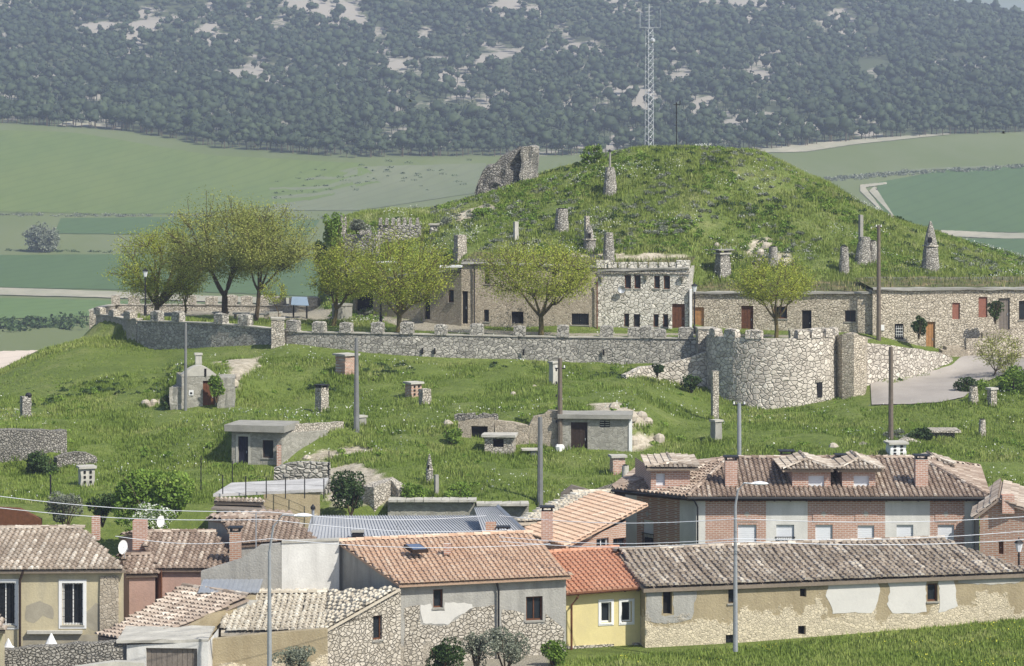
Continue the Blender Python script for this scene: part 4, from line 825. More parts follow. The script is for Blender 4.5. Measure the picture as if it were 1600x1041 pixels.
def dormer(px0, px1, py0, py1, Yf, depth, win, roofpx, rooftop, label=None):
    P, Q = XY(px0, Yf), XY(px1, Yf); z0, z1 = zof(py1, Yf), zof(py0, Yf); m = MB()
    P2, Q2 = P + Vector((-.15 if px0 > 1050 else -.6, depth)), Q + Vector((-.15, depth))
    d = MB(); facade(AP, d, P, Q, z0, (z1, z1), [win] if win else [], None, .12); facade(AP, d, Q, Q2, z0, (z1, z1), []); facade(AP, d, P2, P, z0, (z1, z1), [])
    do = d.build('dormer', M['brick'], AP)
    a, b_ = W(roofpx[0], py0 - 1, Yf - .35), W(roofpx[1], py0 - 1, Yf - .35); b_.z = a.z; A2, B2 = a + Vector((0, depth + .3, 0)), b_ + Vector((0, depth + .3, 0))
    zr2 = zof(rooftop, Yf + depth * .5); mid = (a + b_) / 2; Rf = Vector((mid.x, a.y + .9, zr2)); Rb = Vector((mid.x, A2.y, zr2)); r = MB()
    tiles(r, [a, b_, Rf], .23, .35); tiles(r, [A2, a, Rf, Rb], .23, .35); tiles(r, [b_, B2, Rb, Rf], .23, .35); ridge_row(r, Rf, Rb, .11); ridge_row(r, a, Rf, .1); ridge_row(r, b_, Rf, .1); r.build('dormer_roof', M['tile_old'], do)
dormer(1017, 1078, 731, 766, 138.2, 4.6, (1025, 740, 1039, 759, 'shutter'), (1010, 1092), 717)
dormer(1238, 1298, 734, 765, 137.9, 3.6, (1263, 743, 1288, 763, 'shutter'), (1222, 1303), 713)
dormer(1316, 1368, 734, 766, 137.9, 3.6, (1334, 743, 1358, 764, 'shutter'), (1308, 1381), 712)
dormer(1440, 1480, 727, 745, 143.5, 2.5, None, (1433, 1492), 711)
for px, pt, pb_, Y, w_ in ((1142, 716, 766, 138.2, .62), (1316, 713, 736, 141, .6), (1439, 714, 766, 138.1, .64), (1229, 707, 722, 144, .7)):
    p = W(px, pb_, Y); chimney_box(APR, (p.x, p.y, p.z - .3), w_, w_, zof(pt, Y) - p.z + .2, 'brick', 'cowl')
# orange roofed brick house left of it
root = thing('village_house', 'brick house with smooth orange tile roof and tall brick chimney, left of the apartment house', 'house', (*XY(900, 130), 7))
A, B, D = W(884, 853, 127.4), W(812, 829, 133.5), W(1012, 787, 132); r = MB(); tiles(r, [B, A, D, B + (D - A)], .2, .35, .004, 0); rf = r.build('roof', M['tile_orange'], root)
m = MB(); a, b_ = XY(818, 133.3), XY(882, 128); facade(root, m, a, b_, 7, (zof(831, 133.5), zof(855, 127.6)), []); m.build('side_wall', M['brick_pale'], root)
m = MB(); P, Q = XY(880, 128.2), XY(978, 130.5); facade(root, m, P, Q, 7, (zof(859, 128.2), zof(814, 130.5)), [(932, 841, 951, 866, 'window_white'), (958, 841, 978, 856, 'window')], {}, .15); m.build('gable_wall', M['brick_pale'], root)
p = W(855, 837, 129.6); chimney_box(rf, (p.x, p.y, p.z - .3), .56, .56, 1.5, 'brick', 'cowl')
# stone tiled roof behind it
h = gable('outbuilding', 'low outbuilding with mottled grey stone tile roof above the orange roof', 'outbuilding',
          (800, 815, 133), (880, 812, 135), (893, 770, 142), (.55, 1.4), -22.5, 'rubble', 'tile_lichen', [], over=.1, jit=.05, sag=.1, raft=False, back=False)
b = MB(); P, Q = XY(876, 143.2), XY(962, 143.2); root2 = thing('parapet_wall', 'dark gabled parapet wall behind the mottled roof', 'wall', (*P, 8))
b.hexa([(P.x, P.y, 7), (Q.x, Q.y, 7), (Q.x, Q.y + .3, 7), (P.x, P.y + .3, 7), (P.x, P.y, zof(772, 143)), (Q.x, Q.y, zof(777, 143)), (Q.x, Q.y + .3, zof(777, 143)), (P.x, P.y + .3, zof(772, 143))])
mx = XY(893, 143.2); b.add([(P.x, P.y - .01, zof(772, 143)), (Q.x, P.y - .01, zof(777, 143)), (mx.x, P.y - .01, zof(759, 143)), (P.x, P.y + .31, zof(772, 143)), (Q.x, P.y + .31, zof(777, 143)), (mx.x, P.y + .31, zof(759, 143))], [(0, 1, 2), (5, 4, 3), (1, 4, 5, 2), (3, 0, 2, 5)]); b.build('wall', M['wood_gray'], root2)
# grey sheet roofed shed
root = thing('sheet_roofed_shed', 'long shed with grey ribbed metal sheet roof behind the orange roofed house', 'shed', (*XY(640, 128), 7)); b = MB()
e_0, e_1, r_0, r_1 = W(470, 862, 124), W(822, 858, 125.5), W(487, 806, 132), W(742, 806, 133.5)
n = 60
for i in range(n):
    f0, f1, fm = i / n, (i + 1) / n, (i + .8) / n
    L_ = lambda a, b_, f: a + (b_ - a) * f
    up = Vector((0, 0, .05)); p = [L_(e_0, e_1, f0), L_(e_0, e_1, fm), L_(r_0, r_1, fm), L_(r_0, r_1, f0)]; q = [L_(e_0, e_1, fm), L_(e_0, e_1, f1), L_(r_0, r_1, f1), L_(r_0, r_1, fm)]
    b.hexa([v - up for v in p] + p); b.hexa([v - up for v in q] + [v + up * .9 for v in q])
b.build('roof', M['sheet_roof'], root); b = MB(); P, Q = XY(476, 124.3), XY(818, 125.8); zz = zof(868, 124.5)
facade(root, b, P, Q, 7, (zz, zz), []); P2, Q2 = XY(487, 131.8), XY(742, 133.3); facade(root, b, P2, P, 7, (zof(810, 132), zz), []); facade(root, b, Q, Q2, 7, (zz, zof(810, 133)), []); facade(root, b, Q2, P2, 7, (zof(810, 133),) * 2, []); b.build('wall', M['render_pale'], root)
root = thing('sheet_roofed_shed', 'small shed with steep grey ribbed roof and pale barge board beside two brick chimneys', 'shed', (*XY(775, 130), 7)); b = MB()
e_0, e_1, r_0, r_1 = W(758, 852, 126.5), W(832, 852, 126.5), W(741, 803, 131.5), W(778, 802, 131.5); n = 14
for i in range(n):
    f0, f1, fm = i / n, (i + 1) / n, (i + .75) / n; up = Vector((0, 0, .05)); p = [L_(e_0, e_1, f0), L_(e_0, e_1, fm), L_(r_0, r_1, fm), L_(r_0, r_1, f0)]; q = [L_(e_0, e_1, fm), L_(e_0, e_1, f1), L_(r_0, r_1, f1), L_(r_0, r_1, fm)]
    b.hexa([v - up + Vector((0, 0, .3)) for v in p] + [v + Vector((0, 0, .3)) for v in p]); b.hexa([v - up + Vector((0, 0, .3)) for v in q] + [v + up * .9 + Vector((0, 0, .3)) for v in q])
ro = b.build('roof', M['sheet_roof'], root); b = MB(); b.tube([e_1 + Vector((0, 0, .35)), r_1 + Vector((0, 0, .35))], .1, 4); b.build('barge_board', M['metal_grey'], ro)
b = MB(); b.slab(XY(760, 127), XY(828, 127), 4, 7, zof(856, 127)); b.build('wall', M['render_pale'], root)
p = W(767, 848, 126.8); chimney_box(ro, (p.x, p.y, p.z - .2), .5, .5, 1.15, 'brick_pale', 'none'); p = W(786, 848, 126.8); chimney_box(ro, (p.x, p.y, p.z - .2), .55, .5, .75, 'brick', 'cowl')
# small flues between the roofs
def flue(px, pyb, pyt, Y, r, label, mat='metal_grey', cat='flue'):
    c = W(px, pyb, Y); root = thing('flue_pipe', label, cat, (c.x, c.y, c.z)); h_ = zof(pyt, Y) - c.z; b = MB(); b.tube([(c.x, c.y, c.z - .3), (c.x, c.y, c.z + h_ - .2)], r, 8); b.build('pipe', M[mat], root)
    b = MB(); b.lathe((c.x, c.y, c.z + h_ - .25), [(r * 1.7, 0), (r * 1.7, .12), (.02, .25)], 10); b.build('cowl', M['metal_dark'], root)
flue(489, 822, 788, 130, .07, 'thin grey metal flue with dark cowl at the end of the ribbed roof')
root = thing('vent_box', 'dark louvred vent box on the grey sheet roof', 'vent', (*XY(559, 127), zof(846, 127))); b = MB(); c = W(559, 843, 127)
for k in range(4): b.box((c.x, c.y, c.z - .2 + k * .14), .55, .55, .07)
b.build('louvres', M['metal_dark'], root); b = MB(); b.box((c.x, c.y, c.z - .6), .5, .5, .42); b.box((c.x, c.y, c.z + .36), .6, .6, .05); b.build('body', M['concrete'], root)
b = MB(); c = W(621, 846, 127.5); root = thing('television_aerial', 'thin television aerial on a mast over the grey sheet roof', 'aerial', (c.x, c.y, c.z))
b.tube([(c.x, c.y, c.z - .3), (c.x, c.y, c.z + .8)], .018, 5); b.build('mast', M['metal_grey'], root); b = MB(); b.tube([(c.x - .1, c.y, c.z + .75), (c.x + .5, c.y, c.z + .72)], .012, 4)
for k in range(6): b.tube([(c.x + k * .09, c.y - .15, c.z + .74), (c.x + k * .09, c.y + .15, c.z + .74)], .008, 4)
b.build('elements', M['metal_grey'], root)
b = MB(); c = W(400, 860, 121); root = thing('television_aerial', 'tall thin aerial mast on the rust streaked roof', 'aerial', (c.x, c.y, c.z)); b.tube([(c.x, c.y, c.z - .3), (c.x, c.y, c.z + 1.7)], .03, 5); b.build('mast', M['metal_grey'], root); b = MB()
for k in range(4): b.tube([(c.x - .25, c.y, c.z + 1.3 + k * .12), (c.x + .25, c.y, c.z + 1.3 + k * .12)], .01, 4)
b.build('elements', M['metal_grey'], root)
# dark brick house on the right edge
root = thing('village_house', 'dark brick house with tiled gable roof at the right edge behind the barn', 'house', (*XY(1580, 135), 7)); m = MB(); P, Q, R_ = XY(1531, 133.6), XY(1640, 132.6), XY(1556, 133.3)
d = (Q - P).normalized(); facade(root, m, P, Q, 7, (zof(806, 133), zof(806, 133)), [(1560, 845, 1568, 866, 'door_brown')], None, .15); uA = uvz(P, Q, 1556, 780)
p = P + d * uA[0]; zz = zof(806, 133); m.add([(*P, zz), (*Q, zz), (*p, uA[1])], [(0, 1, 2)]); m.add([(*P, 7), (*P, zz), (P.x + 2, P.y + 9, zz), (P.x + 2, P.y + 9, 7)], [(0, 1, 2, 3)]); m.build('gable_wall', M['brick_pale'], root)
r = MB(); tiles(r, [Vector((*P, zz)) + Vector((-.4, -.3, -.1)), Vector((P.x - .4 + 1.5, P.y + 7, zz - .1)), Vector((p.x + 1.5, p.y + 7, uA[1] + .1)), Vector((*p, uA[1] + .1)) + Vector((0, -.3, 0))], .25); tiles(r, [Vector((*Q, zz)) + Vector((.6, -.3, -.1)), Vector((*Q, zz)) + Vector((2.1, 7, -.1)), Vector((p.x + 1.5, p.y + 7, uA[1] + .1)), Vector((*p, uA[1] + .1)) + Vector((0, -.3, 0))], .25); rf = r.build('roof', M['tile_pink'], root)
p = W(1574, 792, 133.2); chimney_box(rf, (p.x, p.y, p.z - .3), .6, .55, .9, 'brick', 'none')
# red wall end, far left behind the roofs
yard_wall('house_end_wall', 'dull red windowless wall above the cream roof at the left edge', [(-80, 789, 139), (30, 795, 139), (64, 812, 139)], 'wood_brown', .4, -22)
# terrace shed with white flat roof
root = thing('terrace_shed', 'shed with white flat roof and tiled eave beside the wire fence', 'shed', (*XY(410, 140), 8)); b = MB()
a, c = W(333, 772, 138.5), W(505, 764, 139.5); b.hexa([(a.x, a.y, a.z - .15), (c.x, c.y, c.z - .15), (c.x, c.y + 4.2, c.z - .12), (a.x + .5, a.y + 4.2, a.z - .12), (a.x, a.y, a.z), (c.x, c.y, c.z), (c.x, c.y + 4.2, c.z + .05), (a.x + .5, a.y + 4.2, a.z + .05)]); ro = b.build('roof', m_plain('dirty white roof', (.52, .51, .49), .35, 1.2, fine=.3), root)
r = MB(); tiles(r, [W(334, 783, 137.9), W(412, 785, 137.9), W(412, 778, 138.5), W(336, 776, 138.5)], .22, .3); r.build('tiled_eave', M['tile_old'], ro)
b = MB(); facade(root, b, XY(412, 138.9), XY(500, 139.6), 7, (zof(772, 139),) * 2, []); facade(root, b, XY(338, 138.8), XY(412, 138.9), 7, (zof(786, 139),) * 2, [(352, 790, 402, 830, 'dark')]); b.build('wall', M['render_buff'], root)
b = MB(); b.hexa([W(330, 797, 137.2), W(418, 802, 137.2), W(412, 792, 138.8), W(338, 790, 138.8), W(330, 794, 137.2), W(418, 799, 137.2), W(412, 789, 138.8), W(338, 787, 138.8)]); b.build('awning', M['wood_gray'], root)
# retaining wall under the slope
stone_wall('retaining_wall', 'long low retaining wall with flat pale slab top at the foot of the grass slope', [(606, 783, 144.2), (730, 784, 144.2), (742, 790, 144.2), (826, 790, 144.3)], 'block', .8, amp=.015, base=-22)
b = MB(); root = thing('stone_slab_coping', 'rough flat stone slabs capping the retaining wall', 'coping', (*XY(610, 144), zof(783, 144)))
for i in range(16): px = 608 + i * 13.7; py = 783 if px < 735 else 789; c = W(px + 6, py, 144.4); b.rough((c.x, c.y, c.z + .01), .46, 1.1, .12, random.uniform(-.05, .05), .02, 2, 1)
b.build('slabs', M['pale_concrete'], root)
stone_wall('rubble_bank', 'tumbled pale rubble wall end beside the retaining wall', [(585, 765, 144.5), (612, 752, 145.5), (622, 765, 145)], 'pale_stone', .9, amp=.12, base=-21.8)
stone_wall('rubble_wall', 'weathered rubble wall behind the wire fence', [(428, 730, 147), (470, 722, 147), (516, 722, 147)], 'ruin', .6, amp=.1, base=-21)
# ============================================================ the cellar hill
BASES = []
def yardrock(mb, c, r, amp=.3): mb.lathe(c, [(r, -.2), (r * 1.05, r * .3), (r * .7, r * .8), (.05, r)], 8, r * amp * .4)
def zarcera(kind, px, pb_, pt, wpx, label, mat='chim_stone', rot=.5, y0=150, lean=(0, 0), top=None, Y=None):
    """cellar vent / chimney standing where the slope is seen at (px, pb_)"""
    p = hit(px, pb_, y0) if Y is None else Vector((*XY(px, Y), gz(*XY(px, Y)))); s = p.y / F; h = (pb_ - pt) * s; w_ = wpx * s
    if Y is not None: h = zof(pt, Y) - p.z
    BASES.append((p.x, p.y, w_)); root = thing('cellar_chimney', label, 'chimney', p, 'cellar chimneys and vents of the hill'); c = (p.x, p.y, p.z - .4); b = MB(); H = h + .4
    def T(o_, mat_='concrete', name='cap'): o_.build(name, M[mat_], root)
    if kind == 'cone':
        b.lathe(c, [(w_ * .55 * (1 - .42 * f ** 1.1), H * f) for f in np.linspace(0, 1, 9)], 14, w_ * .035, lean=lean); b.build('shaft', M[mat], root, smooth=False)
    elif kind == 'round':
        b.lathe(c, [(w_ * .5 * (1.12 - .34 * f), H * f) for f in np.linspace(0, 1, 7)], 14, w_ * .035, lean=lean); b.build('shaft', M[mat], root)
        o_ = MB(); o_.lathe((c[0], c[1], c[2] + H + .001), [(w_ * .3, 0), (w_ * .26, .06)], 10, .01); T(o_, 'dark', 'opening')
    elif kind == 'spire':
        b.lathe(c, [(w_ * .5, 0), (w_ * .5, H * .2), (w_ * .44, H * .45), (w_ * .40, H * .56), (w_ * .30, H * .7), (w_ * .2, H * .85), (w_ * .06, H)], 14, w_ * .03); b.build('shaft', M[mat], root)
        o_ = MB(); o_.box((c[0] - w_ * .1, c[1] - w_ * .40, c[2] + H * .62), w_ * .2, w_ * .25, H * .09); T(o_, 'dark', 'opening')
        o_ = MB(); o_.lathe((c[0], c[1], c[2] + H * .545), [(w_ * .47, 0), (w_ * .47, .07), (w_ * .38, .1)], 14, .01); T(o_, 'pale_stone', 'ledge')
    elif kind == 'tier':
        b.lathe(c, [(w_ * .52, 0), (w_ * .46, H * .5)], 12, w_ * .03); b.lathe((c[0], c[1], c[2] + H * .545), [(w_ * .34, 0), (w_ * .3, H * .25), (w_ * .12, H * .455)], 12, w_ * .02); b.build('shaft', M[mat], root)
        o_ = MB(); o_.lathe((c[0], c[1], c[2] + H * .5), [(w_ * .56, 0), (w_ * .56, H * .045)], 12, .01); T(o_, 'pale_stone', 'ledge')
        o_ = MB(); o_.box((c[0], c[1] - w_ * .32, c[2] + H * .57), w_ * .2, w_ * .12, H * .17); T(o_, 'dark', 'opening')
    else:
        tp = {'taper': .72}.get(kind, .95); d_ = w_ * {'slabbox': 1.0}.get(kind, .9)
        b.rough(c, w_ * (.86 if rot else 1), d_ * .86, H - (.12 if kind != 'plain' else 0), rot, w_ * .022, 4, 7, tp); b.build('shaft', M[mat], root)
        zt = c[2] + H
        if kind in ('box', 'slabbox', 'taper'):
            o_ = MB(); o_.rough((c[0], c[1], zt - .12), w_ * tp * 1.12, d_ * tp * 1.12, .12, rot, .012, 2, 1); T(o_, 'pale_concrete')
        if kind == 'cowl':
            for a in (-1, 1): o_ = MB(); o_.box((c[0] + a * w_ * .3, c[1], zt - .12), w_ * .16, w_ * .6, .14, rot); T(o_, 'metal_dark', 'cap_support')
            o_ = MB(); o_.box((c[0], c[1], zt + .021), w_ * .95, w_ * .95, .06, rot); T(o_, 'metal_dark')
        if kind == 'taper' and top != 'pipe':
            for a in (-1, 1): o_ = MB(); o_.rough((c[0] + a * w_ * .24, c[1], zt), w_ * .2, w_ * .3, .16, rot, .01, 1, 1); T(o_, 'rubble', 'cap_support')
            o_ = MB(); o_.rough((c[0], c[1], zt + .17), w_ * 1.1, w_ * .95, .08, rot, .02, 2, 1); T(o_, 'concrete', 'top_slab')
    if top == 'pipe':
        o_ = MB(); o_.tube([(c[0], c[1], c[2] + H - .1), (c[0], c[1], c[2] + H + 1.2)], .09, 8); T(o_, 'concrete', 'pipe')
        o_ = MB(); o_.lathe((c[0], c[1], c[2] + H + 1.21), [(.14, 0), (.14, .08), (.03, .2)], 8); T(o_, 'metal_dark', 'cowl')
    if top == 'holes':
        ca, sa = math.cos(rot), math.sin(rot)
        for fx in (-.18, .18):
            for k in range(3): o_ = MB(); x, y = fx * w_, -d_ * .43; o_.box((c[0] + x * ca - y * sa, c[1] + x * sa + y * ca, c[2] + H * (.42 + .17 * k)), w_ * .13, .06, H * .09, rot); T(o_, 'dark', 'vent_hole')
    return root
Z = zarcera
Z('cone', 953, 304, 262, 22, 'tapering pale stone chimney with thin pipe on top, near the mound summit', top='pipe')
Z('round', 878, 363, 327, 22, 'squat round stone chimney halfway up the mound, left of centre')
Z('plain', 806, 378, 347, 8, 'slim pale pillar on the mound left of the squat round chimney', 'pale_concrete')
Z('tier', 921, 390, 352, 20, 'two tiered pointed chimney with small arched opening, above the castle house')
Z('plain', 917, 382, 338, 8, 'thin capped stone pillar directly behind the two tiered pointed chimney', 'pale_stone')
Z('cone', 951, 414, 364, 20, 'tall tapering round chimney rising beside the castle house roof')
Z('plain', 719, 404, 368, 19, 'white stone chimney at the left end of the house row, above its roof edge', 'pale_stone')
Z('taper', 1129, 428, 396, 26, 'broad tapering chimney with overhanging slab cap right of the castle house')
Z('round', 1208, 416, 386, 16, 'short round stone chimney above the small tree on the right')
Z('round', 1319, 427, 386, 16, 'plain round stone chimney standing left of a close pair')
Z('cone', 1347, 412, 371, 26, 'leaning cone shaped rubble chimney, left one of the close pair', lean=(.08, 0))
Z('round', 1364, 412, 377, 14, 'short rubble chimney leaning on the cone, right one of the close pair')
Z('spire', 1454, 424, 346, 27, 'tall pointed stone spire chimney with square opening, far right of the mound')
Z('plain', 40, 655, 619, 17, 'stone chimney with dark round cap on the far left slope', 'chim_stone', top=None)
p = hit(42, 655); b = MB(); q = bpy.data.objects.get([o.name for o in COL.objects if o.get('label') == 'stone chimney with dark round cap on the far left slope'][0]); b.lathe((p.x + .1, p.y, p.z + 1.38), [(.2, 0), (.22, .15), (.12, .28)], 10); b.build('cap', M['metal_dark'], q)
Z('box', 310, 575, 552, 12, 'small white stepped chimney above the arched cellar entrance', 'pale_concrete', rot=.2)
Z('slabbox', 541, 585, 553, 29, 'wide brick vent box with stone cap below the battlement wall', 'brick_pale', rot=.75)
Z('cowl', 503, 646, 603, 19, 'tall white block chimney with black slotted top', 'pale_stone', rot=.8)
Z('slabbox', 646, 622, 597, 23, 'brick vent with dark slots and a flat stone lid', 'brick_pale', rot=.6, top='holes')
Z('plain', 664, 634, 608, 18, 'white rubble stump right beside the lidded brick vent', 'pale_stone', rot=.5)
Z('spire', 671, 756, 710, 13, 'narrow pointed stone pillar low on the grass above the retaining wall', 'chim_stone', y0=144.6)
Z('plain', 682, 776, 742, 7, 'thin leaning post close to the narrow pointed pillar', 'concrete', y0=144.6)
Z('box', 565, 665, 649, 14, 'low stone stub at the foot of the middle pole', 'concrete')
Z('box', 866, 602, 565, 15, 'pale square block chimney left of the dark service pole', 'pale_concrete', rot=.6)
Z('slabbox', 135, 762, 728, 26, 'pale vent chimney with a grid of holes at the lower left', 'pale_concrete', rot=.35, top='holes', y0=146)
Z('plain', 1117, 657, 580, 12, 'tall thin stone chimney in front of the round tower', 'pale_stone', rot=.3)
Z('box', 1119, 690, 656, 16, 'plain grey concrete box chimney below the tall thin one', 'concrete', rot=.6)
Z('slabbox', 965, 742, 711, 24, 'small brick chimney with white lid beside the apartment roof', 'brick', rot=.2, y0=147)
Z('round', 977, 760, 728, 13, 'short round concrete chimney at the corner of the apartment roof', 'pale_concrete', y0=147)
Z('round', 1535, 684, 656, 12, 'small round white chimney alone on the right hand grass', 'pale_stone')
Z('round', 1521, 630, 604, 16, 'left stone bollard pillar by the bushes at the road side', 'pale_stone', y0=165)
Z('box', 1550, 634, 606, 14, 'right stone bollard pillar with flat top by the bushes', 'pale_stone', y0=165)
Z('slabbox', 1400, 712, 690, 30, 'white block vent with rows of holes behind the apartment roof', 'white', rot=.15, top='holes')
Z('plain', 1345, 398, 336, 7, 'dark thin square pipe rising behind the cone shaped chimney', 'concrete', y0=190)

# low table of stone slab
p = hit(833, 712); root = thing('stone_table', 'small flat stone slab on a short pillar in the grass', 'table', p)
b = MB(); b.rough((p.x, p.y, p.z - .1), .4, .4, .42, .2, .02, 2, 2); b.build('pillar', M['concrete'], root); b = MB(); b.rough((p.x - .15, p.y, p.z + .325), 1.1, .7, .09, .1, .015, 3, 1); b.build('slab', M['pale_concrete'], root)

def earth_house(name, label, px0, px1, yt, yb, Y0, Y1, depth, mat, specs, over=.12, capmat='concrete', cap=.28, slabs=True, turn=0.0, sides=True):
    P, Q = XY(px0, Y0), XY(px1, Y1); d = (Q - P).normalized(); nb = Vector((-d.y, d.x)); z0 = min(zof(yb, Y0), zof(yb, Y1), gz(*P), gz(*Q)) - .6; z1 = zof(yt, (Y0 + Y1) / 2)
    root = thing(name, label, 'cellar' if 'cellar' in name else 'house', (*((P + Q) / 2), z0 + .6)); b = MB(); ops = facade(root, b, P, Q, z0, (z1, z1), specs)
    facade(root, b, P + nb * depth, P, z0, (z1, z1), []); facade(root, b, Q, Q + nb * depth, z0, (z1, z1), []); facade(root, b, Q + nb * depth, P + nb * depth, z0, (z1, z1), []); b.build('wall', M[mat], root)
    if slabs:
        b = MB(); L = (Q - P).length; n = max(3, int(L)); c = (P + Q) / 2 + nb * (depth / 2 - over); b.rough((c.x, c.y, z1 + .002), L + 2 * over, depth + over, cap, math.atan2(d.y, d.x), .02, n, 1); b.build('roof_slab', M[capmat], root)
    return root, P, Q, z0, z1, ops
# arched cellar
root, P, Q, z0, z1, ops = earth_house('wine_cellar', 'grey block cellar entrance with arched top and striped brown door, beside a concrete pole', 284, 338, 588, 640, 170.5, 171.0, 3.2, 'block', [(317, 595, 336, 645, 'door_brown')], slabs=False)
d = (Q - P).normalized(); nb = Vector((-d.y, d.x)); L = (Q - P).length; b = MB(); n = 12; V = []
for dd in (-.02, .9):
    for i in range(n + 1): u = L * i / n; q = P + d * u + nb * dd; V.append((*q, z1 + .002))
    for i in range(n + 1): u = L * i / n; q = P + d * u + nb * dd; V.append((*q, z1 + .05 + .62 * math.sin(math.pi * (i + .3) / (n + .6))))
k = 2 * (n + 1); fs = []
for i in range(n): fs += [(i, i + 1, n + 2 + i, n + 1 + i), (k + i + 1, k + i, k + n + 1 + i, k + n + 2 + i), (n + 1 + i, n + 2 + i, k + n + 2 + i, k + n + 1 + i)]
b.add(V, fs, .5); b.build('arched_gable', M['pale_concrete'], root)
b = MB(); q = P + d * L * .68 - nb * .03; b.box((q.x, q.y, z1 - .02), .14, .03, .5); b.build('slot_window', M['dark'], root)
b = MB(); q = P + d * L * .27 - nb * .04; b.box((q.x, q.y, zof(617, 171)), .3, .03, .33); so_ = b.build('sign', M['white'], root)
b = MB(); b.box((q.x, q.y - .02, zof(615, 171)), .14, .02, .12); b.build('mark', M['dark'], so_)
b = MB(); b.rough((Q.x + .5, Q.y + 1.3, z0), 1.1, 3.0, z1 - z0 - .12, .1, .05, 5, 6); b.build('side_wall', M['block'], root); b = MB(); b.rough((P.x - .35, P.y + .8, z0), .8, 1.8, z1 - z0 - .7, 0, .07, 4, 4); b.build('side_wall', M['block'], root)
stone_wall('dry_stone_wall', 'tumbled stones on the left of the arched cellar entrance', [(262, 618, 171.5), (284, 606, 170.9)], 'rubble', .5, amp=.1)
# cellar with blue door and long parapet
root, P, Q, z0, z1, ops = earth_house('cellar_house', 'flat roofed block cellar house with dark blue door and small window, wire fence in front', 362, 440, 674, 729, 157.3, 156.6, 2.6, 'block', [(372, 682, 388, 730, 'door_blue'), (410, 688, 427, 716, 'window')], .3, 'concrete', .38)
surround(root, P, Q, ops[0], 'pale_concrete', .13)
stone_wall('parapet_wall', 'low pale parapet wall running right from the cellar house roof', [(446, 664, 157.4), (520, 660, 161.2), (537, 659, 162.2)], 'pale_stone', .35, amp=.02)
stone_wall('retaining_wall', 'grey block wall dropping to the grass right of the cellar house', [(441.5, 677, 156.9), (512, 672, 160.6)], 'block', .25, amp=.01)
b = MB(); root = thing('brick_pier', 'narrow brick pier at the corner of the cellar house', 'pier', (*XY(436, 156.3), gz(*XY(436, 156.3)))); p = XY(436, 156.35); b.box((p.x, p.y, gz(*p) - .3), .25, .2, 1.6); b.build('brickwork', M['brick'], root)
# cellar with dark door and vent slots
root, P, Q, z0, z1, ops = earth_house('wine_cellar', 'block cellar with dark door, slotted vent and stone slab roof below the round tower', 876, 983, 654, 708, 160.3, 160.0, 2.2, 'block', [(892, 660, 918, 712, 'door'), (937, 657, 953, 668, 'dark')], .18, 'concrete', .26)
o = ops[1]; d = (Q - P).normalized(); nb = Vector((-d.y, d.x))
for k in range(3):
    for a in (0, 1):
        b = MB(); w2 = (o[1] - o[0]) / 2; pb(b, P, d, nb, o[0] + a * w2 + .03, o[0] + a * w2 + w2 - .03, .02, .06, o[2] + .07 + k * .13, o[2] + .12 + k * .13); b.build('vent_slat', M['pale_concrete'], root)
b = MB(); b.box((Q.x + .08, Q.y + .6, z0), .2, 1.3, z1 - z0 - .1); b.build('quoin', M['white'], root)
b = MB(); p = hit(874, 700); yardrock(b, (p.x, p.y - .2, p.z), .28); root = thing('white_stone', 'small white boulder at the foot of the dark service pole', 'boulder', p); b.build('rock', M['white'], root)
# ruined wall with a doorway, small white vent box
root = thing('ruined_wall', 'ruined rubble wall with a black doorway left of the vented cellar', 'wall', (*XY(790, 160.8), gz(*XY(790, 160.8))))
b = MB(); P, Q = XY(716, 161.0), XY(772, 160.7); z0 = gz(*P) - 1; facade(root, b, P, Q, z0, (zof(657, 161), zof(652, 160.7)), [(736, 666, 762, 697, 'dark')], None, .5)
b.build('stonework', M['terrace_stone'], root)
b = MB(); 
for i in range(12): px = 718 + i * 5 + random.uniform(-2, 2); c = W(px, 655 - random.uniform(0, 2), 161.0); b.rough((c.x, c.y + .2, c.z - .1), random.uniform(.3, .5), .5, random.uniform(.2, .38), random.uniform(-.3, .3), .05, 2, 2)
b.build('capstones', M['rubble'], root)
b = MB(); b.slab(P + Vector((0, .5)), Q + Vector((0, .5)), .3, z0, zof(660, 161)); b.build('back_wall', M['rubble'], root)
stone_wall('ruined_wall', 'long sinking dry stone wall running right to the vented cellar', [(773, 658, 160.8), (826, 664, 160.7), (833, 652, 160.7), (850, 648, 160.6), (856, 640, 160.6), (875, 641, 160.5)], 'terrace_stone', .6, amp=.08)
root, P, Q, z0, z1, ops = earth_house('cellar_vent_box', 'low white stone box with a square black hole before the ruined wall', 757, 802, 683, 700, 158.6, 158.4, 1.3, 'pale_stone', [(770, 686, 787, 699, 'dark')], .15, 'pale_concrete', .14)
# big retaining wall at the left, ivy covered
stone_wall('retaining_wall', 'tall rubble retaining wall at the left edge of the slope, ivy at its end', [(-110, 672, 157.2), (0, 672, 157.4), (60, 673, 157.6), (104, 673, 158.6)], 'rubble', .9, amp=.05)
stone_wall('dry_stone_wall', 'broken dry stone wall between ivy and the holed vent chimney', [(88, 713, 157), (120, 706, 157.5), (152, 712, 158)], 'rubble', .5, amp=.1)
stone_wall('dry_stone_wall', 'broken pale rubble wall just above the apartment roof', [(1316, 697, 159), (1350, 692, 159), (1386, 697, 159), (1420, 686, 159.5), (1442, 692, 160)], 'pale_stone', .6, amp=.16)
root, P, Q, z0, z1, ops = earth_house('cellar_hatch', 'low flat slab hatch on stone sides in the right hand grass', 1459, 1492, 675, 690, 163, 163, 1.5, 'rubble', [], .3, 'tile_pink' if False else 'pale_stone', .12)
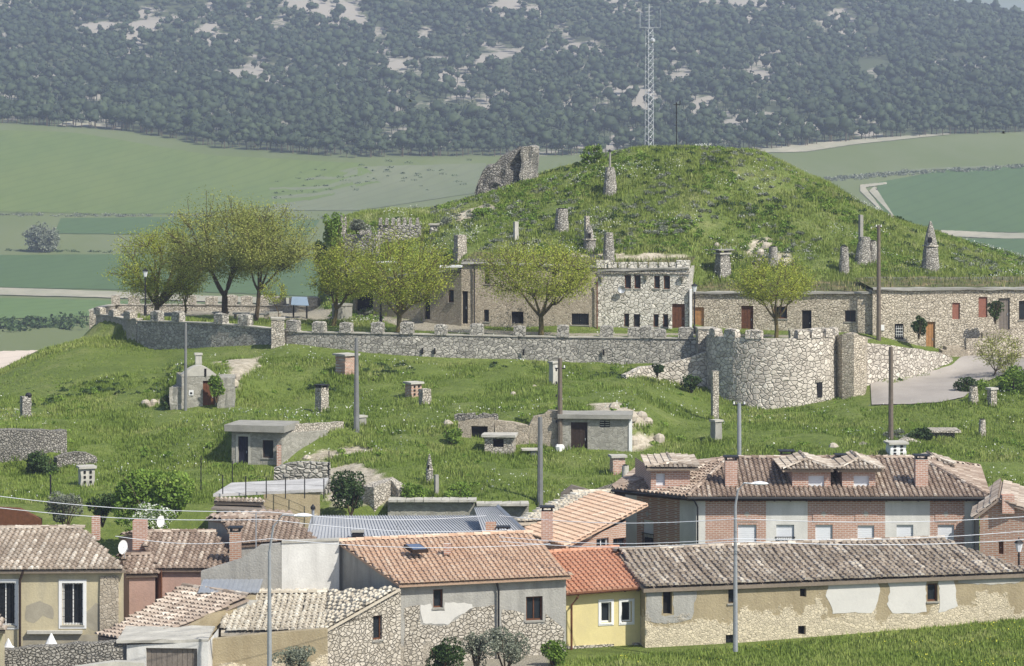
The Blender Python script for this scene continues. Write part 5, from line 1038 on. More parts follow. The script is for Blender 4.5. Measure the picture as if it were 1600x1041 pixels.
# loose stones near the vented cellar and on the slope
ROCKS = [(1003, 652, .35), (1012, 660, .3), (990, 690, .3), (1030, 686, .32), (228, 632, .3), (240, 630, .25), (985, 655, .4), (960, 638, .35), (365, 600, .3), (370, 590, .25), (405, 575, .2), (835, 560 + 45, .15), (802, 617, .2), (700, 664, .3), (480, 718, .25), (1302, 700, .3), (1188, 396, .3), (1196, 386, .35), (1120, 384, .2)]
root = thing('loose_rocks', 'scattered pale boulders lying about on the hill', 'rocks', hit(*ROCKS[0][:2])); root['kind'] = 'stuff'; b = MB()
for px, py, r in ROCKS: p = hit(px, py, 147); yardrock(b, p, r)
rr = b.build('stones', M['rock'], root)

M['turf'] = m_plain('turf roof', (.115, .125, .045), .4, 1.2, fine=.4, stain=(.24, .17, .10), amount=.6)
M['turf_blade'] = m_leaf('roof grass blade', [(0, (.07, .10, .02)), (.6, (.16, .18, .05)), (1, (.34, .29, .15))], .2)
# ============================================================ terrace: battlement wall, tower, houses
def battlement(name, label, pts, merl, mat='parapet', th=.5, cop=True, mw=.86, mh=.78, mz=None, base=None):
    root = stone_wall(name, label, pts, mat, th, amp=.035, base=base)
    c = MB(); path = [W(*p) for p in pts]; V = []; n = len(path)
    for i, p in enumerate(path):
        t = path[min(i + 1, n - 1)] - path[max(i - 1, 0)]; t.z = 0; t.normalize(); nb = Vector((-t.y, t.x, 0))
        for k, zz in ((-.07, .0), (-.07, .08), (th + .07, .08), (th + .07, .0)): q = p + nb * k; V.append((q.x, q.y, q.z + zz))
    c.add(V, [(i * 4 + k, (i + 1) * 4 + k, (i + 1) * 4 + (k + 1) % 4, i * 4 + (k + 1) % 4) for i in range(n - 1) for k in range(4)] + [(3, 2, 1, 0), tuple((n - 1) * 4 + k for k in range(4))], .5)
    if cop: c.build('coping', M['coping'], root)
    xs = [p[0] for p in pts]
    for m in merl:
        px, ww, hh = (m, mw, mh) if isinstance(m, (int, float)) else m
        Y = float(np.interp(px, xs, [p[2] for p in pts])); py = float(np.interp(px, xs, [p[1] for p in pts])); p = W(px, py, Y)
        e = .5; P1 = XY(px - e, float(np.interp(px - e, xs, [q[2] for q in pts]))); P2 = XY(px + e, float(np.interp(px + e, xs, [q[2] for q in pts]))); a = math.atan2(P2.y - P1.y, P2.x - P1.x)
        b = MB(); b.rough((p.x, p.y + th / 2, p.z + (.04 if cop else -.02)), ww * random.uniform(.92, 1.08), th * random.uniform(1.15, 1.4), hh * random.uniform(.9, 1.1), a + random.uniform(-.06, .06), .02, 4, 4, .97, .12)
        b.build('merlon', M[mat], root)
    return root
battlement('battlement_wall', 'long grey battlement wall along the front of the terrace, rounded merlons on top',
           [(214, 503, 197.0), (240, 503, 195.6), (330, 506, 191.5), (400, 512, 189.2), (448, 518, 187.4), (470, 520, 187), (540, 521, 186), (640, 523, 185.2), (760, 525.5, 184.8), (900, 528, 184.2), (1000, 529, 183.6), (1098, 530, 183.0)],
           [245, 278, 345, 383, 458, 499, 541, 590, 636, 689, 745, 812, 880, 948, 992, 1012, (1030, .9, .7), (1072, 1.0, .75)], base=None)
for px, w_ in ((434, .9), (1102, 1.1)):
    c = W(px, 499 if px < 500 else 514, 187.4 if px < 500 else 182.6); g_ = gz(c.x, c.y - .4); root = thing('wall_pier', 'pale stone pier on the battlement wall %s' % ('where it bends, left of centre' if px < 500 else 'at its junction with the round tower'), 'pier', (c.x, c.y, g_), 'battlement piers')
    b = MB(); b.rough((c.x, c.y + .1, g_ - .5), w_, .9, c.z - g_ + .5, .1, .03, 3, 8); b.build('shaft', M['pale_stone'], root); b = MB(); b.rough((c.x, c.y + .1, c.z + .001), w_ + .12, 1.0, .12, .1, .02, 2, 1); b.build('cap', M['coping'], root)
for px in (660, 679, 818, 943):     # drain slots through the wall
    Y = float(np.interp(px, [640, 1000], [185.2, 183.6])) - .02; c = W(px, 551 if px > 700 else 549, Y); root = thing('drain_slot', {660: 'leftmost dark drain slot low in the battlement wall, left of a twin', 679: 'second dark drain slot of the close left pair in the battlement wall', 818: 'single dark drain slot in the battlement wall below the spreading tree', 943: 'rightmost dark drain slot in the battlement wall below the castle house'}[px], 'drain', c, 'drain slots of the battlement wall'); b = MB(); b.box((c.x, c.y - .05, c.z - .2), .13, .08, .42); b.build('slot', M['dark'], root)
battlement('battlement_wall', 'corner bastion of pale battlement wall at the left end of the terrace', [(150, 492, 202.4), (172, 494, 201.4), (189, 498, 200.2), (199, 500, 198.2), (213, 499, 197.2)], [(155, .8, .6), (178, .8, .6), (203, .9, .7)], 'pale_stone', .5)
battlement('battlement_wall', 'far battlement wall closing the back of the terrace behind the trees', [(150, 486, 204), (165, 480, 210), (182, 477, 215), (260, 477, 215), (340, 477, 214.5), (420, 478, 214), (505, 480, 212)],
           [(180, .85, .75), (209, .95, .8), (246, .95, .8), (296, 1.0, .8), (330, .9, .75), (362, .9, .75), (385, .9, .75), (410, .9, .75), (436, .9, .75), (462, .9, .75), (490, 1, .75)], 'pale_stone', .5)
# round tower with curved wall
root = thing('round_tower', 'large round pale stone tower bastion with battlements and a small window slot', 'tower', (*XY(1205, 180), zof(640, 176)))
TC = XY(1207, 180.6); TR = 4.45; zt = zof(528, 177); zb_ = zof(640, 176.2) - 1.0; b = MB(); n = 56; V = []; rows = 9
for k in range(rows + 1):
    f = k / rows; rr = TR * (1.012 - .02 * f)
    for i in range(n + 1): a = math.radians(150 + 245 * i / n); V.append((TC.x + math.cos(a) * rr + random.uniform(-.02, .02), TC.y + math.sin(a) * rr + random.uniform(-.02, .02), zb_ + (zt - zb_) * f))
fs = [(k * (n + 1) + i, k * (n + 1) + i + 1, (k + 1) * (n + 1) + i + 1, (k + 1) * (n + 1) + i) for k in range(rows) for i in range(n)]; b.add(V, fs, .5)
V2 = [(TC.x + math.cos(math.radians(150 + 245 * i / n)) * r_, TC.y + math.sin(math.radians(150 + 245 * i / n)) * r_, z_) for r_, z_ in ((TR * .992, zt), (TR * .88, zt), (TR * .88, zt - 1.6)) for i in range(n + 1)]
b.add(V2, [(k * (n + 1) + i, k * (n + 1) + i + 1, (k + 1) * (n + 1) + i + 1, (k + 1) * (n + 1) + i) for k in range(2) for i in range(n)], .5); b.build('wall', M['tower'], root)
for a, ww, hh in ((200, 1.0, .55), (225, 1.0, .6), (248, 1.1, .6), (292, .9, .6), (306, .9, .65), (322, .9, .6), (338, .9, .6)):
    a = math.radians(a); b = MB(); b.rough((TC.x + math.cos(a) * TR * .94, TC.y + math.sin(a) * TR * .94, zt - .02), ww, .55, hh, a + math.pi / 2, .03, 3, 3, .94, .1); b.build('merlon', M['tower'], root)
a = math.radians(308); c = (TC.x + math.cos(a) * TR * .995, TC.y + math.sin(a) * TR * .995, zof(621, 177)); b = MB(); b.box(c, .42, .2, 1.0, a + math.pi / 2); wo = b.build('window', M['dark'], root)
b = MB(); b.rough((c[0] + math.cos(a) * .04, c[1] + math.sin(a) * .04, c[2] + 1.001), .7, .16, .16, a + math.pi / 2, .01, 2, 1); b.build('lintel', M['pale_stone'], wo)
b = MB(); V = [(TC.x, TC.y, gz(TC.x, TC.y) + .05)] ; b.lathe((TC.x, TC.y, zt - 1.2), [(TR * .87, 0), (TR * .87, .1)], 40); b.build('platform', M['gravel'], root)
stone_wall('tower_buttress', 'darker rounded stone buttress on the right of the round tower', [(1306, 524, 178.9), (1316, 522, 177.9), (1334, 522, 177.5), (1352, 526, 178.1), (1356, 530, 181)], 'house_stone', 1.4, amp=.03, seg=.35)
stone_wall('road_wall', 'pale stone wall falling beside the road to the right of the tower', [(1355, 536, 180.0), (1400, 541, 181.2), (1440, 546, 183.6), (1466, 551, 185.6), (1488, 559, 187)], 'tower', .5, amp=.03)
stone_wall('stair_wall', 'rubble wing wall sloping down to the grass left of the round tower', [(978, 586, 178), (1004, 574, 179), (1040, 568, 180), (1068, 563, 180.2), (1104, 550, 180.2)], 'tower', .45, amp=.04)
stone_wall('low_wall', 'low stone wall by the road behind the tower top', [(1235, 516, 186.5), (1290, 512, 187)], 'pale_stone', .5, amp=.04)

def terrace_house(label, P, Q, zt, depth, mat, specs, zb_, edge='rough', edgemat='concrete', mats=None, name='cave_house', rec=.3):
    root = thing(name, label, 'house', (*((P + Q) / 2), zb_ + .5)); b = MB(); d = (Q - P).normalized(); nb = Vector((-d.y, d.x)); L = (Q - P).length
    ops = facade(root, b, P, Q, zb_, zt, specs, mats, rec); P2, Q2 = P + nb * depth, Q + nb * depth
    facade(root, b, P2, P, zb_, (zt[0], zt[0]), []); facade(root, b, Q, Q2, zb_, (zt[1], zt[1]), []); facade(root, b, Q2, P2, zb_, (zt[1], zt[0]), [])
    b.build('wall', M[mat], root); z_ = (zt[0] + zt[1]) / 2; a = math.atan2(d.y, d.x); n = max(4, int(L * 1.2)); r = MB()
    V = []; 
    for j, (nn, zz) in enumerate(((-.18, -.02), (-.18, .12), (.28, .16))):
        for i in range(n + 1): q = P + d * (L * i / n) + nb * nn; V.append((q.x + random.uniform(-.02, .02), q.y + random.uniform(-.03, .03), zt[0] + (zt[1] - zt[0]) * i / n + zz + random.uniform(-.04, .04)))
    r.add(V, [(k * (n + 1) + i, k * (n + 1) + i + 1, (k + 1) * (n + 1) + i + 1, (k + 1) * (n + 1) + i) for k in range(2) for i in range(n)], .5)
    V = []
    for nn in (-.18, .3):
        for i in range(n + 1): q = P + d * (L * i / n) + nb * nn; V.append((q.x, q.y, zt[0] + (zt[1] - zt[0]) * i / n - .03))
    r.add(V, [(i, n + 1 + i, n + 2 + i, i + 1) for i in range(n)], .5); r.build('roof_edge', M[edgemat], root); r = MB(); V = []
    for j in range(5):
        for i in range(n + 1): q = P + d * (L * i / n) + nb * (.25 + (depth + .8) * j / 4); V.append((q.x, q.y, zt[0] + (zt[1] - zt[0]) * i / n + .14 + .11 * j + random.uniform(-.06, .08) * (j > 0)))
    r.add(V, [(k * (n + 1) + i, k * (n + 1) + i + 1, (k + 1) * (n + 1) + i + 1, (k + 1) * (n + 1) + i) for k in range(4) for i in range(n)], .5); r.build('turf', M['turf'], root)
    m_ = int(L * (depth) * 11); rs_ = np.random.RandomState(int(L * 10)); u_, w__ = rs_.uniform(0, L, m_), rs_.uniform(.3, depth, m_); PX = P.x + d.x * u_ + nb.x * w__; PY = P.y + d.y * u_ + nb.y * w__; PZ = zt[0] + (zt[1] - zt[0]) * u_ / L + .12 + .1 * w__
    a_ = rs_.uniform(0, 6.28, m_); h_ = rs_.uniform(.12, .42, m_); V = np.stack([np.stack([PX - np.sin(a_) * .04, PY + np.cos(a_) * .04, PZ], 1), np.stack([PX + np.sin(a_) * .04, PY - np.cos(a_) * .04, PZ], 1), np.stack([PX + np.cos(a_) * .1, PY + np.sin(a_) * .1, PZ + h_], 1)], 1).reshape(-1, 3)
    np_mesh('turf_grass', V, np.arange(len(V)).reshape(-1, 3), M['turf_blade'], rs_.rand(m_), root)['kind'] = 'stuff'
    return root, ops
# left low stretch
Pa, Pb, Pc, Pd, Pe = XY(552, 203), XY(622, 200), XY(721, 196.2), XY(934, 194.6), XY(1076, 193.6)
terrace_house('low cave house front behind the trees with dark garage doorway and stable door', Pa, Pb, (zof(440, 203), zof(436, 200)), 4, 'terrace_stone', [(555, 457, 583, 488, 'dark')], 30 - 14.5, mats={})
root, ops = terrace_house('buff cave house with tall dark door, brown door and brown window, left of the pipe', Pb, Pc, (zof(432, 200), zof(424, 196.2)), 5, 'terrace_stone', [(625, 444, 634, 484, 'door_brown'), (663, 446, 672, 499, 'door_black'), (700, 453, 709, 473, 'window_brown')], 30 - 14.6)
b = MB(); c = W(705, 423, 196); b.rough((c.x, c.y, c.z + .25), 1.6, 1.0, .14, -.1, .02, 3, 1); b.build('porch_slab', M['white'], root); b = MB(); c = W(605, 411, 200); root = thing('white_slab', 'thin white slab roof edge glimpsed above the second small tree', 'slab', (c.x, c.y, c.z)); b.rough((c.x, c.y, c.z), 2.0, .9, .12, 0, .02, 4, 1); b.build('slab', M['white'], root)
root, ops = terrace_house('two storey buff plastered cave house with dark door, behind the terrace tree', Pc, Pd, (zof(412, 196.2), zof(418, 194.6)), 4.6, 'render_gray' if False else 'terrace_stone', [(722, 455, 731, 506, 'door_black'), (757, 421, 765, 444, 'window'), (756, 484, 764, 503, 'window'), (799, 487, 818, 506, 'dark'), (893, 490, 920, 508, 'grille'), (862, 421, 870, 437, 'window')], 30 - 14.8)
for i in range(16):
    if i == 0: b = MB()
    px = 724 + i * 5; c = W(px, 409, 196.0); b.rough((c.x, c.y + .25, c.z - .1), .22, .3, random.uniform(.15, .35), 0, .04, 2, 2)
b.build('coping_stones', M['rubble'], root); downpipe(root, 741, 195.9, zof(412, 196), 30 - 14.2, 'metal_dark', 0, .055); downpipe(root, 933, 194.4, zof(440, 194.5), 30 - 14.2, 'wood_brown', 0, .055)
# castle house
root, ops = terrace_house('two storey white stone castle-like house with crenellated top and brown double door', Pd, Pe, (zof(424, 194.6), zof(420, 193.6)), 5, 'castle_stone',
   [(976, 430, 986, 451, 'window_brown'), (991, 430, 1001, 451, 'window_brown'), (1022, 431, 1031, 451, 'window_brown'), (1037, 431, 1047, 452, 'window_brown'),
    (975, 490, 983, 511, 'window_brown'), (990, 491, 1000, 511, 'window'), (1021, 491, 1029, 511, 'window_brown'), (1036, 491, 1044, 511, 'window_brown'), (1050, 475, 1070, 520, 'door_brown')], 30 - 14.9, name='castle_house')
d = (Pe - Pd).normalized(); L = (Pe - Pd).length
for i in range(9):
    u = L * (i + .5) / 9; q = Pd + d * u; b = MB(); b.rough((q.x, q.y + .15, zof(422, 194) + .12), .62 + (i in (0, 8)) * .35, .42, .42 + (i in (0, 8)) * .15, 0, .035, 3, 2); b.build('merlon', M['castle_stone'], root)
b = MB(); b.slab(Pd + Vector((-.1, -.12)), Pe + Vector((.1, -.12)), .1, zof(427, 194.6), zof(424.6, 194.6)); b.build('string_course', M['pale_stone'], root)
for px, py in ((940, 432), (1010, 430), (1066, 432)): p = uvz(Pd, Pe, px, py); q = Pd + d * p[0]; b = MB(); b.lathe((q.x, q.y - .1, p[1] - .4), [(.05, 0), (.14, .2), (.24, .4)], 8, .01); b.build('corbel', M['pale_stone'], root)
b = MB(); p = uvz(Pd, Pe, 971, 452); q = Pd + d * p[0]; n = 14
b.add([(q.x, q.y - .2, p[1])] + [(q.x + math.cos(2 * math.pi * k / n) * .28, q.y - .32, p[1] + math.sin(2 * math.pi * k / n) * .28) for k in range(n)], [(0, 1 + k, 1 + (k + 1) % n) for k in range(n)]); r2 = thing('satellite_dish', 'grey satellite dish on the castle-like house by its upper windows', 'satellite dish', (q.x, q.y, p[1] - .1), 'satellite dishes'); b.build('reflector', M['metal_grey'], r2); b = MB(); b.tube([(q.x, q.y, p[1]), (q.x, q.y - .25, p[1] - .05)], .02, 5); b.build('bracket', M['metal_grey'], r2)
b = MB(); p = XY(1077.5, 193.3); b.slab(p, p + Vector((.18, 0)), .5, 30 - 14.6, zof(452, 193.3)); b.build('edge_pilaster', M['white'], root)
for i, (u0, u1) in enumerate([(.12, .30), (.34, .5), (.55, .75), (.78, .9)]):   # tiles and moss on the roof
    pass
# long low row to the right
Pf, Pg = XY(1082, 194.2), XY(1362, 191.4)
root, ops = terrace_house('long low pale stone cave house row with several brown and dark doors', Pf, Pg, (zof(459, 194.2), zof(459, 191.4)), 5, 'house_stone',
   [(1083, 480, 1100, 518, 'door_orange'), (1158, 478, 1177, 520, 'door_brown'), (1209, 479, 1230, 498, 'window_brown'), (1253, 485, 1268, 524, 'door_black'), (1320, 485, 1337, 503, 'window')], 30 - 15.6, edgemat='concrete')
Ph = XY(1660, 192.4)
root, ops = terrace_house('taller pale stone cave house row at the right with red shutters and orange door', Pg + Vector((.02, -.35)), Ph, (zof(453, 191.4), zof(452, 192.4)), 5, 'house_stone',
   [(1398, 506, 1412, 531, 'grille'), (1447, 503, 1461, 556, 'door_orange'), (1488, 473, 1500, 499, 'red_shutter'), (1529, 464, 1543, 496, 'red_shutter'), (1560, 466, 1578, 515, 'door_grey'), (1592, 470, 1606, 500, 'window')], 30 - 16.6, edgemat='concrete', mats={})
Pm = Pg + Vector((.02, -.37)); dd = (Ph - Pm).normalized(); nb = Vector((-dd.y, dd.x)); b = MB(); o = uvz(Pm, Ph, 1379, 512); pb(b, Pm, dd, nb, o[0] - .12, o[0] + .12, -.05, .0, o[1] - .2, o[1] + .2); b.build('notice_plate', M['white'], root)
o = uvz(Pm, Ph, 1405, 518); b = MB()
for k in range(4): pb(b, Pm, dd, nb, o[0] - .22 + .14 * k, o[0] - .2 + .14 * k, -.02, .0, o[1] - .4, o[1] + .4)
for k in range(3): pb(b, Pm, dd, nb, o[0] - .26, o[0] + .26, -.024, -.021, o[1] - .25 + .22 * k, o[1] - .22 + .22 * k)
b.build('iron_grille', M['white'], root)
# steps and low walls before the right hand row
root = thing('stone_steps', 'weathered stone steps and landing beside the orange door', 'steps', (*XY(1485, 189), gz(*XY(1485, 189))))
for k in range(4): b = MB(); p = XY(1487, 189.6); b.rough((p.x + .1 * k, p.y + .25 * k, gz(*p) - .5 + .2 * k), 2.7 - .45 * k, 1.3, .52, .05, .02, 4, 1); b.build('step', M['terrace_stone'], root)
stone_wall('low_wall', 'low pale stone terrace wall at the right edge in front of the shuttered house', [(1510, 530, 189.6), (1560, 528, 189.4), (1640, 527, 189.8)], 'house_stone', .5, amp=.03)
stone_wall('stone_planter', 'small stone planter wall right of the steps', [(1535, 520, 190.6), (1562, 518, 190.6)], 'terrace_stone', .6, amp=.04)
# ruins on the mound, left
M['ruin_dark'] = m_stone('dark ruin stone', (.15, .145, .13), (.36, .345, .31), (.06, .055, .05), 2.2, .08, 1.0, 1.5)
root = thing('ruined_castle_tower', 'ruined grey castle wall fragment standing on the left shoulder of the mound', 'ruin', (*XY(795, 222), gz(*XY(795, 222))))
def ruin_part(name, prof, Y, th, mat='ruin'):
    b = MB(); n = len(prof); V = []
    for dd in (0, th):
        for px, top, bot in prof:
            for k in range(7): f = k / 6; p = W(px, bot + (top - bot) * f, Y + dd); V.append((p.x + random.uniform(-.12, .12), p.y + random.uniform(-.18, .18) , p.z + random.uniform(-.1, .1)))
    fs = []
    for i in range(n - 1):
        for k in range(6): a = i * 7 + k; fs += [(a, a + 7, a + 8, a + 1), (n * 7 + a + 1, n * 7 + a + 8, n * 7 + a + 7, n * 7 + a)]
        a = i * 7 + 6; fs.append((a, a + 7, n * 7 + a + 7, n * 7 + a))
    for i in (0, n - 1):
        for k in range(6): a = i * 7 + k; fs.append((a, a + 1, n * 7 + a + 1, n * 7 + a))
    b.add(V, fs, .5); b.build(name, M[mat], root)
ruin_part('main_wall', [(743, 300, 318), (747, 282, 318), (755, 267, 316), (764, 258, 314), (773, 254, 312), (783, 246, 310), (792, 239, 306), (802, 235, 302), (814, 230, 298)], 221.0, 2.2, 'ruin_dark')
ruin_part('end_pier', [(813, 231, 298), (818, 229, 296), (825, 230, 294), (834, 228, 290), (842, 230, 287)], 220.3, 2.6, 'chim_stone')
root = thing('ruined_wall', 'grey ruined wall with pointed merlons at the left foot of the mound', 'wall', (*XY(622, 211), gz(*XY(622, 211))))
b = MB(); P, Q = XY(590, 211.5), XY(656, 211.0); zz = zof(352, 211); b.slab(P, Q, .6, gz(*P) - 1.5, zz); b.build('stonework', M['ruin'], root)
for px in (594, 604, 614, 623, 632, 641, 652): b = MB(); c = W(px, 352, 211.2); b.rough((c.x, c.y + .3, c.z), .26, .5, .55, 0, .04, 2, 2, .8); b.build('merlon', M['chim_stone'], root)
root = thing('ruined_wall', 'broken pale wall with tall stub among bushes, leftmost ruin of the mound foot', 'wall', (*XY(550, 210), gz(*XY(550, 210))))
b = MB(); P, Q = XY(530, 210), XY(588, 208.5); b.slab(P, Q, .6, gz(*P) - 2, zof(367, 209)); b.build('stonework', M['ruin'], root); b = MB(); c = W(536, 366, 210.2); b.rough((c.x, c.y, c.z), .45, .5, 1.45, .3, .06, 2, 5); b.build('stub', M['chim_stone'], root)
for px in (566, 576): b = MB(); c = W(px, 367, 209); b.rough((c.x, c.y + .2, c.z), .4, .5, .35, .1, .05, 2, 2); b.build('merlon', M['chim_stone'], root)
b = MB(); c = W(678, 352, 211.5); root = thing('stone_hut', 'tiny dark stone hut roof peeping from the grass by the ruined wall', 'hut', (c.x, c.y, c.z - 1)); b.rough((c.x, c.y, c.z - 1.2), .6, .8, 1.2, 0, .03, 2, 2); b.build('wall', M['ruin'], root); b = MB(); b.rough((c.x, c.y, c.z + .01), .8, 1, .12, 0, .02, 2, 1); b.build('slab', M['coping'], root)
stone_wall('dry_stone_wall', 'heap of stones on the right shoulder of the mound', [(1376, 342, 217), (1392, 338, 217), (1410, 350, 217)], 'ruin', .8, amp=.25)

# ============================================================ poles, lamps, mast, wires
def pole(name, label, cat, px, pb_, pt, mat, r0=.16, r1=.11, Y=None, arms=(), y0=150, box=False, group=None):
    p = hit(px, pb_, y0) if Y is None else ground(px, Y); h = zof(pt, p.y) - p.z; root = thing(name, label, cat, p, group)
    b = MB(); b.tube([p - Vector((0, 0, .5)), p + Vector((0, 0, h * .5)), p + Vector((0, 0, h))], [r0, (r0 + r1) / 2, r1], 8 if box is False else 4); b.build('shaft', M[mat], root)
    for z_, l_ in arms:
        b = MB(); b.tube([p + Vector((-l_, 0, h - z_)), p + Vector((l_, 0, h - z_))], .04, 4); a = b.build('crossarm', M['metal_dark'], root)
        for s in (-1, 1): b = MB(); b.lathe((p.x + s * l_ * .85, p.y, p.z + h - z_ + .04), [(.05, 0), (.05, .05), (.03, .07), (.05, .09), (.03, .14)], 8); b.build('insulator', M['white'], a)
    return root, p, h
pole('utility_pole', 'grey concrete pole before the arched cellar entrance on the left slope', 'pole', 290, 641, 505, 'pole_conc', .1, .08, Y=170.0)
pole('utility_pole', 'slightly tapering concrete pole in the middle of the slope by the brick vent box', 'pole', 557, 671, 528, 'pole_conc', .19, .10)
pole('utility_pole', 'grey pole rising from behind the retaining wall, left of the dark service pole', 'pole', 844, 782, 652, 'pole_conc', .17, .12, Y=145.2)
root, p, h = pole('utility_pole', 'tall dark service pole with fittings beside the vented cellar', 'pole', 875, 704, 560, 'pole_wood', .17, .12, arms=((.6, .3),))
for k in range(5): b = MB(); b.box((p.x - .22, p.y, p.z + h * (.3 + .14 * k)), .09, .09, .16); b.build('fitting', M['metal_dark'], root)
pole('utility_pole', 'plain grey metal pole with small crossarm behind the apartment roof', 'pole', 1155, 716, 630, 'metal_grey', .13, .11, Y=152, arms=((.1, .35),))
pole('utility_pole', 'tall brown wooden pole at the road in front of the tower buttress', 'pole', 1392, 706, 542, 'pole_wood', .16, .12, Y=160)
root, p, h = pole('utility_pole', 'tall weathered wooden pole against the right hand house row', 'pole', 1373, 532, 352, 'pole_wood', .17, .12, Y=190.2, arms=((.15, .2),))
pole('utility_pole', 'small dark post at the lower left near the holed vent chimney', 'pole', 79, 790, 742, 'metal_dark', .05, .05, Y=146.5)
# lattice mast on the summit
root = thing('lattice_mast', 'tall slender white lattice radio mast on the mound summit', 'mast', ground(1014, 226)); p = Vector(root.location); h = zof(45, 226) - p.z
corners = [Vector((math.cos(a) * .42, math.sin(a) * .42, 0)) for a in (math.radians(20), math.radians(140), math.radians(260))]; b = MB()
for c in corners: b.tube([p + c - Vector((0, 0, 1)), p + c * .85 + Vector((0, 0, h))], .027, 5)
n = 18; zs = [h * i / n for i in range(n + 1)]
for i in range(n):
    for k in range(3): a, c = corners[k], corners[(k + 1) % 3]; b.tube([p + a + Vector((0, 0, zs[i])), p + c + Vector((0, 0, zs[i + 1]))], .013, 4, False); b.tube([p + a + Vector((0, 0, zs[i + 1])), p + c + Vector((0, 0, zs[i + 1]))], .011, 4, False)
b.build('lattice', M['steel_mast'], root)
b = MB(); b.tube([p + Vector((0, 0, h)), p + Vector((0, 0, h + 2.1))], .04, 6); b.build('top_rod', M['steel_mast'], root)
for s, l_ in ((-.75, 1.4), (.95, 1.5)): b = MB(); b.tube([p + Vector((0, 0, h + .1)), p + Vector((s, 0, h + .1)), p + Vector((s, 0, h + .1 + l_))], .022, 5); b.build('antenna', M['steel_mast'], root)
for k in range(4): b = MB(); b.tube([p + Vector((-.35, 0, h + .7 + .35 * k)), p + Vector((.35, 0, h + .8 + .35 * k))], .018, 4); b.build('dipole', M['steel_mast'], root)
b = MB(); b.lathe(tuple(p + Vector((.3, -.35, h - 1.2))), [(.02, 0), (.2, .1), (.2, .3), (.02, .4)], 8); b.build('drum', M['steel_mast'], root)
root = thing('antenna_pole', 'thin dark pole with short crossbar on the summit right of the lattice mast', 'pole', ground(1057, 223)); p = Vector(root.location); h = zof(160, 223) - p.z
b = MB(); b.tube([p - Vector((0, 0, .5)), p + Vector((0, 0, h))], .05, 6); b.build('shaft', M['metal_dark'], root); b = MB(); b.tube([p + Vector((-.25, 0, h - .2)), p + Vector((.3, 0, h - .2))], .035, 4); b.tube([p + Vector((.3, 0, h - .2)), p + Vector((.3, 0, h + .15))], .03, 4); b.build('crossbar', M['metal_dark'], root)
# street lamps with arms
def arm_lamp(px, Y, pt, pb_, dirx, up, label, hpx, hpy):
    x = XY(px, Y); z0 = zof(pb_, Y); zt = zof(pt, Y); root = thing('street_lamp', label, 'street lamp', (*x, z0), 'tall grey street lamps'); hd = W(hpx, hpy, Y)
    b = MB(); b.tube([(*x, z0), (*x, (z0 + zt) / 2), (*x, zt)], [.11, .085, .06], 8); b.build('post', M['metal_grey'], root)
    b = MB(); q = [Vector((*x, zt)), Vector((x.x + (hd.x - x.x) * .15, x.y, zt + (hd.z - zt) * .7)), Vector((x.x + (hd.x - x.x) * .5, x.y, hd.z + .03)), Vector((hd.x, hd.y, hd.z))]; b.tube([Vector((*x, zt - .02)), *q[1:]], [.055, .045, .04, .035], 6); b.build('arm', M['metal_grey'], root)
    b = MB(); c = Vector((hd.x + dirx * .3, hd.y, hd.z)); V = []; m = 10
    for t, w_, hh in ((-1, .05, .03), (-.6, .13, .09), (0, .17, .11), (.6, .13, .08), (1, .04, .03)):
        for k in range(m): a = 2 * math.pi * k / m; V.append((c.x + t * .36 * dirx, c.y + math.cos(a) * w_, c.z + math.sin(a) * hh * (1 if math.sin(a) > 0 else .5)))
    b.add(V, [(i * m + k, i * m + (k + 1) % m, (i + 1) * m + (k + 1) % m, (i + 1) * m + k) for i in range(4) for k in range(m)] + [tuple(range(m)), tuple(4 * m + k for k in range(m))]); b.build('lamp_head', M['shutter'], root, smooth=True)
arm_lamp(421, 106.5, 862, 1090, 1, 1, 'tall grey street lamp at the lower left, arm curving over the rust streaked roof', 462, 806)
arm_lamp(1149, 113, 790, 1018, 1, 1, 'tall grey street lamp before the long barn, pale head against the apartment roof', 1176, 756)
# classic lanterns on black posts
def lantern(px, pyb, pyt, Y, label, first=[None]):
    p = ground(px, Y); p.z = max(p.z, zof(pyb, Y)); h = zof(pyt, Y) - p.z
    root = thing('lamp_post', label, 'lamp post', p, 'black lantern lamp posts'); b = MB(); b.lathe((p.x, p.y, p.z - .3), [(.11, 0), (.11, .7), (.06, .8), (.045, h - .55), (.07, h - .5), (.03, h - .3)], 8); b.build('post', M['metal_dark'], root)
    b = MB(); b.lathe((p.x, p.y, p.z + h - .60), [(.10, 0), (.2, .42)], 6); g = b.build('lantern_glass', M['shutter'], root)
    b = MB(); b.lathe((p.x, p.y, p.z + h - .175), [(.25, 0), (.14, .12), (.04, .16), (.02, .28)], 6); b.build('lantern_cap', M['metal_dark'], root)
lantern(227, 487, 420, 200.5, 'black lantern lamp post before the round yellow-green tree at the far left of the terrace')
lantern(595, 503, 439, 191.5, 'black lantern lamp post left of the small brown-stemmed tree in mid terrace')
lantern(1085, 519, 443, 192.0, 'black lantern lamp post at the right corner of the castle-like house')
lantern(1592, 905, 843, 131.5, 'black lantern at the right edge behind the long barn')
